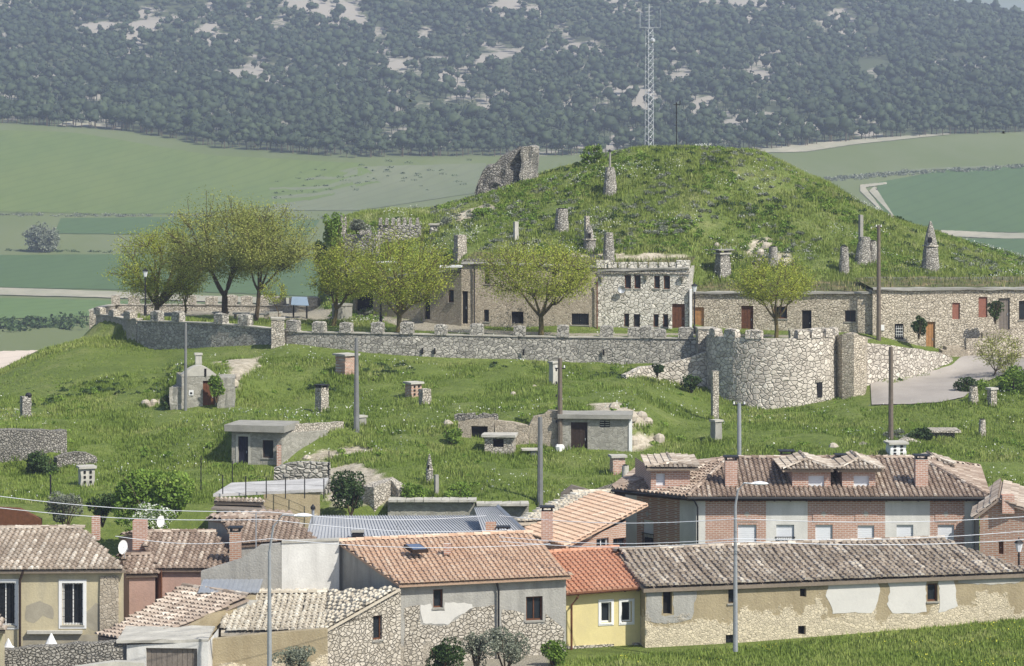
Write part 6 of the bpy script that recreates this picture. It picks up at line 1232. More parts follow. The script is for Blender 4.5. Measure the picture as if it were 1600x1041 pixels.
# cables over the roofs
def wire(label, pts, r=.015):
    P = [W(*p) for p in pts]; out = []
    for a, c in zip(P[:-1], P[1:]):
        for i in range(12): f = i / 12; q = a + (c - a) * f; q.z -= .25 * math.sin(math.pi * f); out.append(q)
    out.append(P[-1]); b = MB(); b.tube(out, r, 4); o = b.build('overhead_cable', M['wire'], None, P[0]); tag(o, label, 'cable', 'overhead cables')
wire('upper cable crossing the bushes at the left', [(-60, 768, 108), (420, 800, 108), (760, 806, 118)], .014)
wire('lower cable crossing the bushes at the left', [(-60, 787, 107), (420, 812, 107), (800, 828, 118)], .014)
wire('cable running in front of the pink house roof, lowest on the left', [(180, 838, 106), (421, 842, 106.4), (860, 850, 112)], .012)
wire('uppermost cable crossing the apartment house windows', [(780, 806, 118), (1150, 811, 112.5), (1680, 802, 115)])
wire('middle cable crossing the apartment house windows', [(780, 839, 118), (1150, 842, 112.5), (1680, 823, 115)])
wire('lowest cable crossing the apartment house just above the barn ridge', [(780, 846, 118), (1150, 846, 112.5), (1680, 838, 115)], .017)
# wire fence before the white flat roof
root = thing('wire_fence', 'dark wire fence on tall thin posts around the white flat roof', 'fence', ground(400, 147))
prev = None
for px, yt, yb in ((314, 712, 762), (348, 742, 768), (363, 720, 765), (384, 744, 775), (416, 745, 775), (446, 746, 775), (476, 746, 775), (506, 748, 775), (514, 705, 760)):
    Y = 138.4 if yt > 730 else 147; a, c = W(px, yt, Y), W(px, yb + 4, Y); b = MB(); b.tube([c, a], .03, 5); b.build('fence_post', M['metal_dark'], root)
    if prev and prev[0] == Y:
        b = MB()
        for f in (0, .35, .7): b.tube([prev[1] + (prev[2] - prev[1]) * f, a + (c - a) * f], .008, 3)
        b.build('wire_strand', M['metal_dark'], root)
    prev = (Y, a, c)
root = thing('wire_fence', 'low wire fence along the roof edge of the right hand house row', 'fence', ground(1470, 197)); b2 = MB()
for i in range(15): px = 1352 + i * 16.5; Y = 196.4; a = W(px, 433, Y); b = MB(); b.tube([a - Vector((0, 0, 1.2)), a], .03, 5); b.build('fence_post', M['metal_dark'], root)
for k in range(9): b = MB(); b.tube([W(1352, 434 + k * 2, 196.4), W(1583, 434 + k * 2, 196.4)], .011, 3); b.build('wire_strand', M['metal_grey'], root)
# terrace furniture
c = ground(471, 203); root = thing('information_panel', 'tilted information panel with pale blue face on the terrace', 'information panel', c); zt = zof(465, 203); b = MB()
b.hexa([(c.x - .75, c.y - .5, zt - .55), (c.x + .6, c.y - .6, zt - .6), (c.x + .4, c.y + .3, zt - .02), (c.x - .75, c.y + .4, zt), (c.x - .75, c.y - .5, zt - .5), (c.x + .6, c.y - .6, zt - .55), (c.x + .4, c.y + .3, zt + .03), (c.x - .75, c.y + .4, zt + .05)]); b.build('board', m_plain('panel face', (.22, .29, .37), .2, 1.5, .3), root)
for s in (-.6, .4): b = MB(); b.box((c.x + s, c.y, c.z - .2), .12, .12, zt - c.z - .1); b.build('leg', M['metal_dark'], root)
for i, (px, Y) in enumerate(((345, 203), (377, 202), (405, 201), (428, 203))):
    c = ground(px, Y); root = thing('stone_bench', ['stone bench behind the tall forked tree trunk', 'stone bench between the two tall tree trunks', 'stone bench right of the second tall tree trunk', 'stone bench left of the information panel'][i], 'bench', c, 'stone benches on the terrace')
    b = MB(); b.rough((c.x, c.y, c.z + .38), 1.3, .5, .1, .1, .01, 2, 1); b.build('seat', M['pale_concrete'], root)
    for s in (-.45, .45): b = MB(); b.rough((c.x + s, c.y, c.z - .2), .2, .42, .579, .1, .01, 1, 1); b.build('leg', M['terrace_stone'], root)
c = ground(522, 200.5); root = thing('stone_well', 'round stone well head behind the third terrace tree', 'well', c); b = MB(); b.lathe((c.x + .6, c.y, c.z - .3), [(.75, 0), (.75, 1.4), (.8, 1.42), (.8, 1.55), (.5, 1.55)], 16, .02); b.build('ring', M['concrete'], root)
# birds
for px, py, Y, lab in ((641, 158, 240, 'small dark bird flying before the wood, left of the mast'), (1568, 208, 240, 'small dark bird flying over the fields at the upper right')):
    c = W(px, py, Y); root = thing('bird', lab, 'bird', c, 'birds in flight'); b = MB(); V = []; m = 6; prof = [(-.22, .01), (-.1, .05), (.02, .065), (.12, .045), (.17, .03), (.22, .005)]
    for t, r_ in prof:
        for k in range(m): a = 2 * math.pi * k / m; V.append((c.x + t, c.y + math.cos(a) * r_, c.z + math.sin(a) * r_))
    b.add(V, [(i * m + k, i * m + (k + 1) % m, (i + 1) * m + (k + 1) % m, (i + 1) * m + k) for i in range(5) for k in range(m)])
    for s in (-1, 1): b.hexa([(c.x + x, c.y + s * y, c.z + z) for zz in (0, .015) for x, y, z in ((-.06, .02, zz), (.08, .02, zz), (-.02, .42, .16 + zz), (-.1, .40, .16 + zz))])
    b.hexa([(c.x + x, c.y + y, c.z + z) for z in (-.01, .01) for x, y in ((-.2, -.02), (-.2, .02), (-.34, .06), (-.34, -.06))]); b.build('body', M['metal_dark'], root)
# ============================================================ vegetation
def rot_mats(n, rs):     # random rotations
    q = rs.randn(n, 4); q /= np.linalg.norm(q, axis=1)[:, None]; a, b, c, d = q.T
    return np.stack([1-2*(c*c+d*d), 2*(b*c-a*d), 2*(b*d+a*c), 2*(b*c+a*d), 1-2*(b*b+d*d), 2*(c*d-a*b), 2*(b*d-a*c), 2*(c*d+a*b), 1-2*(b*b+c*c)], 1).reshape(n, 3, 3)
def leaves(P, size, rs, flat=.0):
    """one small folded leaf cluster (two-triangle diamond) at each point"""
    n = len(P); R = rot_mats(n, rs); s = (size * rs.uniform(.6, 1.3, n))[:, None, None]
    base = np.array([[-.5, 0, 0], [0, -.32, .06], [.5, 0, 0], [0, .32, .06]]); V = np.einsum('nij,kj->nki', R, base) * s + P[:, None]
    return V.reshape(-1, 3), np.arange(4 * n).reshape(n, 4)
def clumpy(center, rad, n, rs, lumps=14, shell=.55):
    """points in uneven clumps through an ellipsoid"""
    C = rs.randn(lumps, 3); C /= np.linalg.norm(C, axis=1)[:, None]; C *= rs.uniform(.25, .72, (lumps, 1)); k = rs.randint(0, lumps, n)
    r = rs.uniform(.25, .48, lumps)[k]; d = rs.randn(n, 3); d /= np.linalg.norm(d, axis=1)[:, None]
    P = C[k] + d * (r * rs.uniform(shell, 1, n) ** .5)[:, None]; return P * np.array(rad) + np.array(center), rs.rand(lumps)[k]
def bush(label, px, pb_, pt, wpx, mat='leaf_bush', n=2600, leaf=.16, y0=100, Y=None, depth=.8, cat='bush', name='bush', sink=.25, group=None, bloom=None):
    p = hit(px, pb_, y0) if Y is None else W(px, pb_, Y); s = p.y / F; h = (pb_ - pt) * s; w_ = wpx * s; rs = np.random.RandomState(int(px * 7 + pb_))
    root = thing(name, label, cat, p, group); P, t = clumpy((p.x, p.y, p.z + h * .5), (w_ / 2, w_ / 2 * depth, h * .56), n, rs)
    P[:, 2] = np.maximum(P[:, 2], p.z - sink); V, f = leaves(P, leaf, rs); np_mesh('foliage', V, f, M[mat], np.clip(t * .5 + rs.rand(n) * .5, 0, 1), root)
    if bloom: k = rs.permutation(n)[:bloom]; V, f = leaves(P[k] + rs.randn(bloom, 3) * .05 + [0, -.1, .05], leaf * .7, rs); np_mesh('blossom', V, f, M['blossom'], rs.rand(bloom), root)
    b = MB()
    for i in range(6): a = rs.uniform(0, 6.28); b.tube([p - Vector((0, 0, .3)), p + Vector((math.cos(a) * w_ * .15, math.sin(a) * w_ * .12, h * .35)), p + Vector((math.cos(a) * w_ * .3, math.sin(a) * w_ * .25, h * .75))], [.05, .03, .012], 4)
    b.build('stem', M['bark'], root); return root
def tree(label, px, pb_, Y, x0, x1, yt, yb, mat='leaf_spring', bark='bark_lichen', nleaf=6500, leaf=.12, forks=6, tr=.2, fork=.35, droop=.0, ntw=230, seed=1, group='trees on the terrace', name='terrace_tree', depth=.9, shift=0):
    rs = np.random.RandomState(seed); p = ground(px, Y); s = Y / F; cx = ((x0 + x1) / 2 - 800) * s; rw = (x1 - x0) / 2 * s; zt, zb2 = zof(yt, Y), zof(yb, Y)
    root = thing(name, label, 'tree', p, group); H = zt - p.z
    # twig ends fill a dome, denser towards its skin
    ntw = int(ntw * 1.5); d = rs.randn(ntw, 3); d /= np.linalg.norm(d, axis=1)[:, None]; r = rs.uniform(.35, 1, ntw) ** .45
    T = d * r[:, None]; T[:, 2] = np.where(T[:, 2] < 0, T[:, 2] * (.45 + droop), T[:, 2]); zc = zb2 + (zt - zb2) * .34
    T *= 1 + .08 * np.sin(T[:, 2] * 9 + seed)[:, None]; T *= 1 + .13 * np.sin(np.arctan2(T[:, 1], T[:, 0]) * 3 + seed)[:, None]
    T = T * [rw * 1.04, rw * depth, (zt - zc) * .97] + [cx, Y, zc]
    # limbs: cluster the twig ends
    def kmeans(A, k):
        C = A[rs.permutation(len(A))[:k]].copy()
        for _ in range(6):
            l = np.argmin(((A[:, None] - C[None]) ** 2).sum(2), 1)
            for j in range(k):
                if (l == j).any(): C[j] = A[l == j].mean(0)
        return C, l
    C2, l2 = kmeans(T, max(8, ntw // 8)); C1, l1 = kmeans(C2, forks)
    F0 = np.array([p.x + (cx - p.x) * .25, Y, p.z + (zb2 - p.z) * (.30 + fork * .55)]); b = MB()
    def limb(A, B, r0, r1, sag, n=5):
        A, B = np.array(A), np.array(B); m = (A + B) / 2 + np.array([0, 0, sag]) + rs.randn(3) * np.linalg.norm(B - A) * .05; pts = []
        for i in range(n + 1): t = i / n; pts.append(A * (1 - t) ** 2 + 2 * m * t * (1 - t) + B * t * t)
        b.tube(pts, [r0 + (r1 - r0) * i / n for i in range(n + 1)], 7 if r0 > .06 else 4, False); return pts
    b.tube([(p.x, p.y, p.z - .4), (p.x, p.y, p.z + .1), tuple((np.array(p) * .5 + F0 * .5) + [rs.uniform(-.08, .08), 0, 0]), tuple(F0)], [tr * 1.35, tr * 1.05, tr * .9, tr * .85], 9)
    for j in range(forks):
        e1 = F0 + (C1[j] - F0) * .55; L = limb(F0, e1, tr * .62, tr * .3, -.25 * rw * .2)
        for i in np.nonzero(l1 == j)[0]:
            e2 = e1 + (C2[i] - e1) * .7; limb(L[-1 - (i % 2)], e2, tr * .25, tr * .1, -.08 * rw)
            for q in np.nonzero(l2 == i)[0]: limb(e2, T[q], tr * .10, .016, -.03 * rw, 3)
    b.build('trunk', M[bark], root)
    nleaf = int(nleaf * 2.0); k = rs.randint(0, ntw, nleaf); P = T[k] + rs.randn(nleaf, 3) * np.array([rw, rw, rw * .7]) * .10 - (T[k] - F0) * (rs.rand(nleaf, 1) ** 2 * .22)
    V, f = leaves(P, leaf, rs); np_mesh('crown', V, f, M[mat], np.clip(rs.rand(ntw)[k] * .7 + rs.rand(nleaf) * .3, 0, 1), root); return root
tree('round dense yellow-green tree on stout grey trunks at the far left of the terrace', 243, 483, 206, 176, 331, 344, 452, nleaf=11000, forks=8, droop=.35, seed=3, tr=.24, fork=.15)
tree('tall olive-brown forked tree with sparse crown, tallest on the terrace', 352, 492, 201, 258, 440, 303, 425, 'leaf_brownish', 'bark', 16000, .12, 4, .26, .35, .1, 260, 5)
tree('slender tall tree with olive crown spreading right, beside the tallest tree', 400, 497, 198, 345, 492, 316, 418, 'leaf_brownish', 'bark', 12500, .12, 5, .17, .5, .1, 220, 7)
tree('thin small tree with orange-brown stem under the round tree', 289, 485, 207.5, 262, 322, 395, 458, 'leaf_brownish', 'bark_lichen', 1800, .11, 4, .1, .3, .2, 70, 9)
tree('small bright yellow-green tree with dark trunk left of the lantern', 521, 504, 196, 488, 592, 372, 456, nleaf=6500, forks=5, seed=11, tr=.17, droop=.25)
tree('wide flat-topped tree with reddish-brown trunk in front of the cave houses', 622, 511, 190.3, 546, 712, 356, 462, nleaf=8500, forks=6, seed=13, tr=.2, droop=.2, ntw=260)
tree('wide spreading yellow-green tree before the two storey buff house', 845, 515, 189.5, 754, 937, 372, 455, nleaf=8500, forks=6, seed=17, tr=.2, fork=.25, droop=.3, ntw=260)
tree('small olive-green spreading tree growing behind the round tower battlements', 1213, 520, 187.8, 1144, 1276, 400, 462, nleaf=5200, forks=5, seed=19, tr=.15, fork=.3, droop=.25, ntw=170)
tree('bare young tree with a thin olive crown beside the road at the right edge', 1553, 600, 181, 1526, 1602, 512, 572, 'leaf_brownish', 'bark', 1500, .10, 5, .07, .4, .1, 110, 23, None, 'young_tree')
tree('bare spindly young tree standing among the right hand bushes', 1573, 598, 180, 1558, 1592, 545, 585, 'leaf_brownish', 'bark', 350, .09, 4, .04, .4, .1, 60, 29, None, 'young_tree')
tree('faint thin sapling with pale green leaves left of the information panel', 437, 500, 196, 405, 452, 428, 470, 'leaf_spring', 'bark', 700, .1, 4, .035, .4, .1, 60, 31, None, 'young_tree')
tree('leafless-looking purple-grey tree alone on the far left fields', 63, 392, 722, 38, 92, 348, 388, 'leaf_grey', 'bark', 1600, .7, 5, .3, .2, .3, 110, 37, None, 'field_tree', .8)
tree('small dark green shrubby tree on the skyline left of the mound summit', 925, 252, 219, 908, 942, 224, 248, 'leaf_bush', 'bark', 1300, .14, 4, .08, .1, .5, 60, 41, None, 'young_tree')
B = bush
B('big bright green leafy bush with white blossom at its foot, lower left', 240, 830, 712, 165, n=9500, leaf=.2, Y=138, bloom=None, depth=.6)
B('white blossoming shrub behind the pink house chimney', 238, 838, 786, 90, 'leaf_bush', 2200, .15, Y=131.5, bloom=1500)
B('grey-green shrub behind the cream house roof', 103, 822, 768, 86, 'leaf_grey', 3200, .13, Y=139)
B('dark green bush at the left end of the big leafy bush', 160, 815, 765, 60, 'leaf_dark', 1800, .15, Y=140)
B('dark ivy mound overhanging the end of the left retaining wall', 62, 750, 706, 66, 'leaf_dark', 3200, .16, Y=156, bloom=None)
B('ragged olive bush against the bare earth bank behind the shed', 548, 800, 738, 78, 'leaf_dark', 3600, .15, Y=143)
B('dark green bush in front of the long grey house, left one', 693, 1048, 998, 76, 'leaf_dark', 3600, .11, Y=111)
B('silvery grey lavender bush before the long grey house', 790, 1045, 980, 90, 'leaf_grey', 5200, .09, Y=112, bloom=None)
B('grey-green bush beside the lavender under the brown window', 745, 1044, 985, 50, 'leaf_grey', 2400, .09, Y=112.5)
B('small bright green bush at the corner of the yellow house', 864, 1038, 996, 44, 'leaf_bush', 2200, .1, Y=113.5)
B('straggly yellowish weed clump against the buff yard wall', 462, 1050, 1008, 90, 'leaf_grey', 2000, .1, Y=109.3)
B('dense green bush at the right edge behind the stone bollard pillars', 1588, 640, 574, 80, 'leaf_bush', 4600, .17, Y=176)
B('rounded dark green bush left of the stone bollard pillars', 1510, 622, 588, 42, 'leaf_dark', 2200, .14, Y=176)
B('green bush between the two stone bollard pillars', 1535, 630, 592, 46, 'leaf_bush', 2200, .14, Y=176.5)
B('dark shrub against the rubble wing wall left of the round tower', 1080, 610, 585, 38, 'leaf_dark', 1600, .15, Y=178)
B('small dark shrub on top of the rubble wing wall', 1027, 583, 569, 24, 'leaf_dark', 1100, .14, Y=177.5)
B('dark green shrub above the broken rubble wall on the right', 1440, 700, 664, 46, 'leaf_dark', 2200, .16, Y=161)
B('pale shrub on the slope over the broken rubble wall', 1405, 690, 672, 60, 'leaf_grey', 1500, .14, Y=162)
B('climbing vine bush on the wall left of the orange door', 1436, 524, 494, 28, 'leaf_dark', 1500, .15, Y=190.2, depth=.4)
B('leafy vine hanging by the grey balcony door at the right', 1555, 500, 462, 30, 'leaf_dark', 1300, .15, Y=190.4, depth=.4)
B('vine over the striped door of the arched cellar', 338, 622, 584, 34, 'leaf_bush', 1300, .15, Y=170.2, depth=.5)
B('low green shrub at the left foot of the arched cellar', 262, 640, 616, 32, 'leaf_dark', 1300, .15, Y=170.8)
B('shrub below the left corner of the ruined doorway wall', 706, 692, 668, 36, 'leaf_bush', 1300, .15, Y=160)
B('low green shrubs on the retaining wall left of the narrow pillar', 645, 785, 752, 60, 'leaf_bush', 2200, .15, Y=145.4)
B('low green shrubs on the retaining wall right of the thin post', 716, 786, 755, 52, 'leaf_bush', 2000, .15, Y=145.4)
B('round dark bush far out in the left fields below the dirt track', 20, 506, 480, 46, 'leaf_dark', 1600, .55, Y=585)
B('low dark hedge clump in the left fields right of the round bush', 80, 516, 500, 70, 'leaf_dark', 1500, .5, Y=560)
for i, (px, pb_, pt, w_, m_) in enumerate(((520, 392, 332, 44, 'leaf_bush'), (560, 366, 342, 40, 'leaf_grey'), (578, 378, 362, 24, 'leaf_grey'), (500, 420, 372, 30, 'leaf_dark'), (650, 400, 360, 60, 'leaf_bush'), (700, 372, 340, 50, 'leaf_grey'), (760, 345, 322, 60, 'leaf_bush'))):
    B(['leftmost tangled bush at the foot of the mound', 'bush covering the broken pale ruin', 'pale bush between the two ruins', 'dark bush low at the left end of the mound', 'green bush on the bank above the cave house roofs', 'pale flowering bush on the left slope of the mound', 'scrubby bush below the ruined castle tower'][i], px, pb_, pt, w_, m_, 2200, .18, Y=209 + i * .8)

# ---- grass tufts, flowers and scrub over the hill
def tufts(name, X, Y, hgt, mat, blades=5, seed=0, label='grass'):
    rs = np.random.RandomState(seed); n = len(X); Z = near.z(X, Y)
    a = rs.uniform(0, 6.283, (n, blades)); r = rs.uniform(.02, .16, (n, blades)) * 1.3; h = hgt[:, None] * rs.uniform(.55, 1.1, (n, blades)); wd = .022 + hgt[:, None] * .075
    bx, by = X[:, None] + np.cos(a) * r, Y[:, None] + np.sin(a) * r; lean = rs.uniform(.1, .6, (n, blades)) * h; t = a + 1.57; bz = np.broadcast_to(Z[:, None] - .08, bx.shape)
    V = np.stack([np.stack([bx - np.cos(t) * wd, by - np.sin(t) * wd, bz], -1), np.stack([bx + np.cos(t) * wd, by + np.sin(t) * wd, bz], -1), np.stack([bx + np.cos(a) * lean, by + np.sin(a) * lean, bz + h + .08], -1)], 2).reshape(-1, 3)
    base = vnoise(X, Y, 2.3, 21) * .45 + vnoise(X, Y, .9, 22) * .25
    rnd = np.clip(base[:, None] + rs.rand(n, blades) * .4, 0, 1).ravel()
    o = np_mesh(name, V, np.arange(len(V)).reshape(-1, 3), mat, rnd); return tag(o, label, 'grass', kind='stuff')
def scatter(n, y0, y1, rs, xm=1.22):
    Y = rs.uniform(y0, y1, n); X = (rs.uniform(-1, 1, n) * 800 * xm) / F * Y; keep = rs.rand(n) < Y / y1; X, Y = X[keep], Y[keep]
    Z = near.z(X, Y); px, py = 800 + X / Y * F, HY - (Z - CZ) / Y * F; return X, Y, Z, px, py
ROADP = [(1340, 596), (1400, 600), (1450, 588), (1492, 578), (1505, 556), (1700, 545), (1700, 584), (1540, 592), (1505, 628), (1340, 640)]
rs = np.random.RandomState(5)
M['grass_blade'] = m_leaf('grass blade', [(0, (.10, .15, .022)), (.45, (.165, .235, .04)), (.8, (.25, .30, .075)), (1, (.38, .38, .17))], .2)
M['mound_blade'] = m_leaf('mound grass', [(0, (.12, .175, .03)), (.45, (.20, .265, .05)), (.8, (.30, .34, .10)), (1, (.50, .48, .28))], .2)
X, Y, Z, px, py = scatter(144000, 145, 199, rs); rk, gv = near_fields(X, Y, Z)
k = (rk < .5) & (gv < .5) & ~(inpoly(px, py, ROADP) & (Y > 160)) & ~((Y > 184) & (Y < 199) & (rs.rand(len(X)) > .25)) & (Y > 145.2); X, Y = X[k], Y[k]
tufts('grass', X, Y, rs.uniform(.10, .28, len(X)) * (.5 + vnoise(X, Y, 1.7, 8)) * np.where(Y > 184, .5, 1), M['grass_blade'], 5, 1, 'green grass covering the cellar hill')
X, Y, Z, px, py = scatter(138000, 196, 235, rs); rk, gv = near_fields(X, Y, Z); k = (rk < .5) & (gv < .5) & ((px > 505) | (Y < 200)) & (vnoise(X, Y, 2.2, 31) + rs.rand(len(X)) * .5 > .35); X, Y = X[k], Y[k]
tufts('grass', X, Y, rs.uniform(.10, .34, len(X)) * (.45 + vnoise(X, Y, 2.0, 9) * 1.1), M['mound_blade'], 5, 2, 'rough taller grass and weeds covering the mound')
X, Y, Z, px, py = scatter(69000, 106, 123, rs); k = (py > np.interp(px, [880, 1150, 1400, 1600], [1034, 1013, 988, 968])) & (px > 872); X, Y = X[k], Y[k]
tufts('grass', X, Y, rs.uniform(.08, .26, len(X)), M['grass_blade'], 5, 3, 'green grass strip in front of the long barn')
bx_ = np.repeat(np.array(BASES), 34, 0); a_ = rs.uniform(0, 6.283, len(bx_)); r_ = bx_[:, 2] * rs.uniform(.5, .95, len(bx_)); X, Y = bx_[:, 0] + np.cos(a_) * r_, bx_[:, 1] + np.sin(a_) * r_
tufts('grass', X, Y, rs.uniform(.2, .5, len(X)), M['grass_blade'], 5, 7, 'longer grass and weeds round the feet of the chimneys')
# white umbels and pale weeds in drifts
def flowers(name, X, Y, mat, size, hgt, label, seed):
    rs = np.random.RandomState(seed); P = np.stack([X, Y, near.z(X, Y) + hgt * rs.uniform(.6, 1.2, len(X))], 1); V, f = leaves(P, size, rs); return tag(np_mesh(name, V, f, mat, rs.rand(len(X))), label, 'flowers', kind='stuff')
X, Y, Z, px, py = scatter(103000, 146, 222, rs); rk, gv = near_fields(X, Y, Z); dens = np.where(Y > 197, 1.0, .42)
nz = vnoise(X, Y, 3.2, 41) * .6 + vnoise(X, Y, .9, 42) * .4; k = (nz > .62) & (rs.rand(len(X)) < dens) & (gv < .5) & ~inpoly(px, py, ROADP) & ((px > 505) | (Y < 186))
k &= rs.rand(len(X)) < np.where(Y > 197, 1, .5)
flowers('wildflowers', X[k], Y[k], M['blossom'], .11, .36, 'drifts of small white wildflowers over the hill', 3)
X, Y, Z, px, py = scatter(7000, 107, 121, rs); k = (py > np.interp(px, [880, 1150, 1400, 1600], [1038, 1018, 993, 975])) & (px > 880) & (vnoise(X, Y, 1.6, 51) > .60)
M['yellow_flower'] = m_leaf('yellow flower', [(0, (.45, .45, .04)), (1, (.65, .62, .08))], .2)
flowers('wildflowers', X[k], Y[k], M['yellow_flower'], .07, .25, 'patches of yellow flowers in the grass before the barn', 4)
# scrub: low clumps on the mound and along the crest
def scrub(name, label, n, mat, y0, y1, size, seed, leafn=60, leaf=.17, cond=None):
    rs = np.random.RandomState(seed); X, Y, Z, px, py = scatter(n * 6, y0, y1, rs); k = (vnoise(X, Y, 4, seed) > .5) & ((px > 512) | (Y < 186)) & ~(inpoly(px, py, ROADP)) & ~((Y > 183.5) & (Y < 200))
    if cond is not None: k &= cond(px, py, Y)
    X, Y, Z = X[k][:n], Y[k][:n], Z[k][:n]; m = len(X); r = rs.uniform(.5, 1.3, m) * size
    C = np.repeat(np.stack([X, Y, Z], 1), leafn, 0); R = np.repeat(r, leafn)[:, None]; d = rs.randn(m * leafn, 3); d /= np.linalg.norm(d, axis=1)[:, None]; d[:, 2] = np.abs(d[:, 2]) * .7
    P = C + d * R * rs.uniform(.4, 1, (m * leafn, 1)); V, f = leaves(P, leaf, rs); tag(np_mesh(name, V, f, mat, np.clip(np.repeat(rs.rand(m), leafn) * .6 + rs.rand(m * leafn) * .4, 0, 1)), label, 'scrub', kind='stuff')
scrub('scrub', 'dark low scrub clumps scattered over the mound', 420, M['leaf_dark'], 199, 226, .42, 61)
scrub('scrub', 'green leafy weed clumps over the mound', 1500, M['leaf_bush'], 199, 226, .38, 62)
scrub('scrub', 'pale dry weed clumps over the mound', 950, M['leaf_grey'], 199, 226, .36, 63)
scrub('scrub', 'green weed clumps on the lower cellar slope', 420, M['leaf_bush'], 147, 183, .28, 64)
scrub('scrub', 'dark weeds along the foot of the battlement wall', 260, M['leaf_dark'], 176, 183.5, .3, 65)

def hedge(name, label, pts, n, size, spread, mat, seed):
    rs = np.random.RandomState(seed); P = []
    for i in range(n):
        t = rs.rand() * (len(pts) - 1); k = int(t); f = t - k; a, c = pts[k], pts[k + 1]; p = hit(a[0] + (c[0] - a[0]) * f, a[1] + (c[1] - a[1]) * f + rs.randn() * spread, 320, 1100); r = size * rs.uniform(.4, 1.2)
        d = rs.randn(26, 3); d /= np.linalg.norm(d, axis=1)[:, None]; d[:, 2] = np.abs(d[:, 2]); P.append(np.array(p) + d * [r * 1.8, r, r] * rs.uniform(.5, 1, (26, 1)))
    P = np.concatenate(P); V, f = leaves(P, size * .6, rs); tag(np_mesh(name, V, f, mat, rs.rand(len(P))), label, 'hedge', kind='stuff')
hedge('hedge', 'ragged weedy margins between the left fields', [(-10, 336), (120, 338), (300, 338), (520, 342)], 110, .8, .8, M['leaf_grey'], 201)
hedge('hedge', 'low weeds along the dirt track in the left fields', [(-10, 392), (140, 394), (300, 394), (500, 398)], 80, .6, .6, M['leaf_dark'], 202)
hedge('hedge', 'stony scrubby bank above the right hand crop field', [(1290, 282), (1360, 276), (1450, 270), (1600, 262)], 150, 1.1, 1.6, M['leaf_grey'], 203)
hedge('hedge', 'scattered low scrub on the pasture left of the ruined tower', [(430, 300), (560, 275), (740, 262)], 60, .8, 14, M['leaf_dark'], 204)
hedge('hedge', 'dark scrub at the foot of the left fields below the dirt track', [(-10, 512), (60, 510), (130, 508)], 60, 1.5, 5, M['leaf_dark'], 205)
# ---- the pine wood on the far hill
rs = np.random.RandomState(77)
def pine_proto(seed):
    rs = np.random.RandomState(seed); import bmesh
    bm = bmesh.new(); bmesh.ops.create_icosphere(bm, subdivisions=2, radius=1.0); V = np.array([v.co[:] for v in bm.verts]); Fc = np.array([[v.index for v in f.verts] for f in bm.faces]); bm.free()
    n = 1 + .22 * np.sin(V @ rs.randn(3) * 3.5 + 1) + .18 * np.sin(V @ rs.randn(3) * 6) + rs.uniform(-.12, .12, len(V)); V = V * n[:, None] * [.78, .78, .72]; V[:, 2] = np.where(V[:, 2] < 0, V[:, 2] * .75, V[:, 2])
    P, _ = clumpy((0, 0, .05), (1.15, 1.15, 1.05), 70, rs, 9); L, lf = leaves(P, .42, rs); T = lf[:, [0, 1, 2]]; T2 = lf[:, [0, 2, 3]]
    V2 = np.concatenate([V, L]); F2 = np.concatenate([Fc, T + len(V), T2 + len(V)]); return V2, F2
protos = [pine_proto(s) for s in (1, 2, 3, 4)]
edgeY = lambda px: np.interp(px, [p[0] for p in FROWS[6]], [p[2] for p in FROWS[6]])
cand = []; n = 34000
Y = np.sqrt(rs.uniform(900 ** 2, 1760 ** 2, n)); px = rs.uniform(-60, 1660, n); X = (px - 800) / F * Y
ok = Y > edgeY(px) + rs.uniform(0, 6, n); rk = rocky(X, Y); ok &= rk < .585 + rs.uniform(-.08, .10, n)
Zp = far.z(X, Y); pyy = HY - (Zp - CZ) / Y * F
for (a, b_, c, d_) in ((650, 770, 160, 185), (600, 660, 115, 130), (1340, 1390, 95, 125), (770, 800, 75, 110), (410, 460, 100, 112), (880, 960, 170, 182)): ok &= ~((px > a) & (px < b_) & (pyy > c) & (pyy < d_))
X, Y, px = X[ok], Y[ok], px[ok]
cell = {}; keep = []        # keep the trees apart
for i in rs.permutation(len(X)):
    c = (int(X[i] // 4.2), int(Y[i] // 4.2))
    if c in cell: continue
    cell[c] = 1; keep.append(i)
keep = np.array(keep); X, Y, px = X[keep], Y[keep], px[keep]
# a row of trees along the lower edge of the wood
ex = np.arange(-40, 1640, 9.0) + rs.uniform(-4, 4, 187); eY = edgeY(ex) + rs.uniform(1, 7, 187); k = rs.rand(187) < .8; X = np.concatenate([(ex[k] - 800) / F * eY[k], X]); Y = np.concatenate([eY[k], Y]); px = 800 + X / Y * F
Zp = far.z(X, Y); hgt = rs.uniform(2.3, 4.6, len(X)) * np.where(rs.rand(len(X)) < .15, 1.35, 1) * (.8 + .4 * vnoise(X, Y, 25, 95)); crown_r = hgt * rs.uniform(.42, .62, len(X)); kk = rs.randint(0, 4, len(X)); th = rs.uniform(0, 6.283, len(X))
order = np.argsort(Y - edgeY(px)); solo = order[:290]; mass = order[290:]
Vs, Fs, Rn, off = [], [], [], 0
for q in range(4):
    m = mass[kk[mass] == q]; V0, F0_ = protos[q]; c, s_ = np.cos(th[m]), np.sin(th[m])
    Vx = (V0[None, :, 0] * c[:, None] - V0[None, :, 1] * s_[:, None]) * crown_r[m][:, None] + X[m][:, None]; Vy = (V0[None, :, 0] * s_[:, None] + V0[None, :, 1] * c[:, None]) * crown_r[m][:, None] + Y[m][:, None]; Vz = V0[None, :, 2] * (hgt[m] * .56)[:, None] + (Zp[m] + hgt[m] * 1.05)[:, None]
    V = np.stack([Vx, Vy, Vz], -1).reshape(-1, 3); ff = (F0_[None] + (np.arange(len(m)) * len(V0))[:, None, None]).reshape(-1, 3) + off; off += len(V); Vs.append(V); Fs.append(ff)
    Rn.append(np.clip(np.repeat(rs.rand(len(m)), len(F0_)) * .65 + rs.rand(len(ff)) * .35, 0, 1))
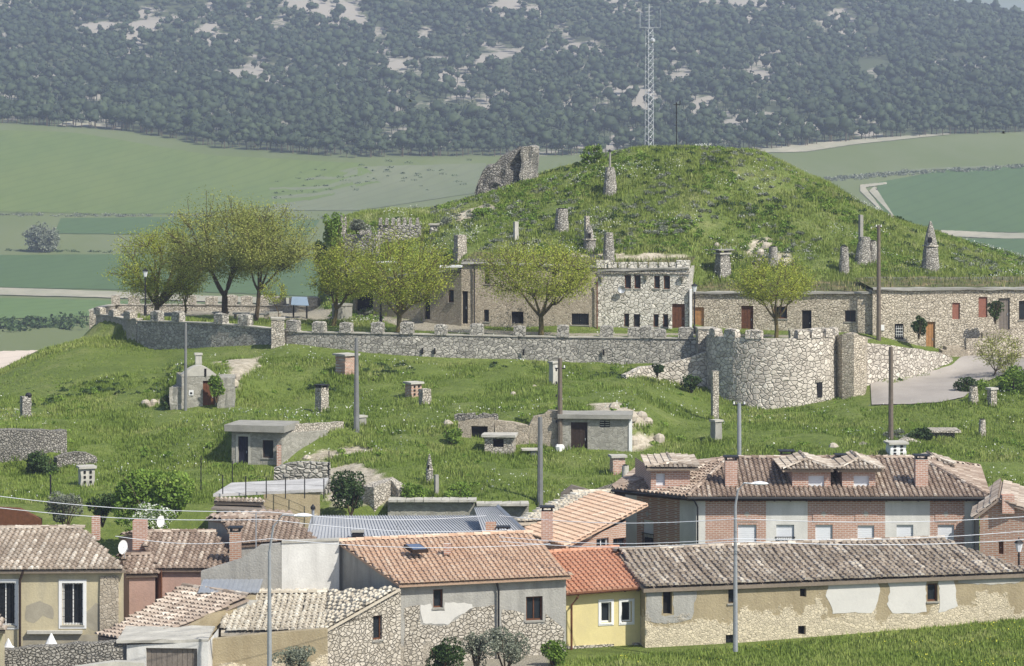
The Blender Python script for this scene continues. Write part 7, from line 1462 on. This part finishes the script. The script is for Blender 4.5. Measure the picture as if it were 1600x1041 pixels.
# trunks of the mass
m = mass[Y[mass] < 1250]; ang = np.arange(3) * 2.094; V = np.zeros((len(m), 6, 3))
for j in range(3):
    for z_, zz in ((0, -.5), (1, 1.05)): V[:, z_ * 3 + j] = np.stack([X[m] + np.cos(ang[j]) * .16, Y[m] + np.sin(ang[j]) * .16, Zp[m] + (zz * hgt[m] if zz > 0 else zz)], 1)
tf_ = np.array([[0, 1, 4], [0, 4, 3], [1, 2, 5], [1, 5, 4], [2, 0, 3], [2, 3, 5]]); ff = (tf_[None] + (np.arange(len(m)) * 6)[:, None, None]).reshape(-1, 3) + off; Vs.append(V.reshape(-1, 3)); Fs.append(ff); Rn.append(np.zeros(len(ff)))
tag(np_mesh('pine_wood', np.concatenate(Vs), np.concatenate(Fs), M['leaf_pine'], np.concatenate(Rn)), 'dense blue-green pine wood covering the far hillside', 'wood', kind='stuff')
crown_me = []
for q in range(4):
    V0, F0_ = protos[q]; V = V0 * [.52, .52, .56] + [0, 0, 1.05]; o = np_mesh('crown', V, F0_, M['leaf_pine'], np.clip(.3 + rs.rand(len(F0_)) * .5, 0, 1)); crown_me.append(o.data); bpy.data.objects.remove(o)
b = MB(); b.tube([(0, 0, -.15), (.01, 0, .5), (0, .01, 1.1)], [.05, .04, .02], 5); o = b.build('trunk', M['bark']); trunk_me = o.data; bpy.data.objects.remove(o)
for i in solo:
    r = bpy.data.objects.new('pine_tree', None); COL.objects.link(r); r.location = (X[i], Y[i], Zp[i]); r.rotation_euler = (0, 0, th[i]); r.scale = (hgt[i],) * 3
    tag(r, 'blue-green pine standing at the lower edge of the hillside wood', 'tree', 'pines along the lower edge of the far wood')
    for nm, me in (('crown', crown_me[kk[i]]), ('trunk', trunk_me)): c = bpy.data.objects.new(nm, me); COL.objects.link(c); c.parent = r
print('pines', len(X))
# ---- haze: one even volume round camera and land
def haze(dens):
    b = MB(); b.hexa([(-7500, -40, -60), (7500, -40, -60), (7500, 7200, -60), (-7500, 7200, -60), (-7500, -40, 170), (7500, -40, 170), (7500, 7200, 170), (-7500, 7200, 170)])
    m = bpy.data.materials.new('haze'); m.use_nodes = True; n = m.node_tree.nodes; n.clear(); o = n.new('ShaderNodeOutputMaterial'); v = n.new('ShaderNodeVolumePrincipled')
    v.inputs['Color'].default_value = (.70, .77, 1, 1); v.inputs['Density'].default_value = dens; v.inputs['Anisotropy'].default_value = .2; m.node_tree.links.new(v.outputs[0], o.inputs['Volume'])
    tag(b.build('haze', m), 'pale blue summer haze over the valley', 'haze', kind='stuff')
haze(.00026)
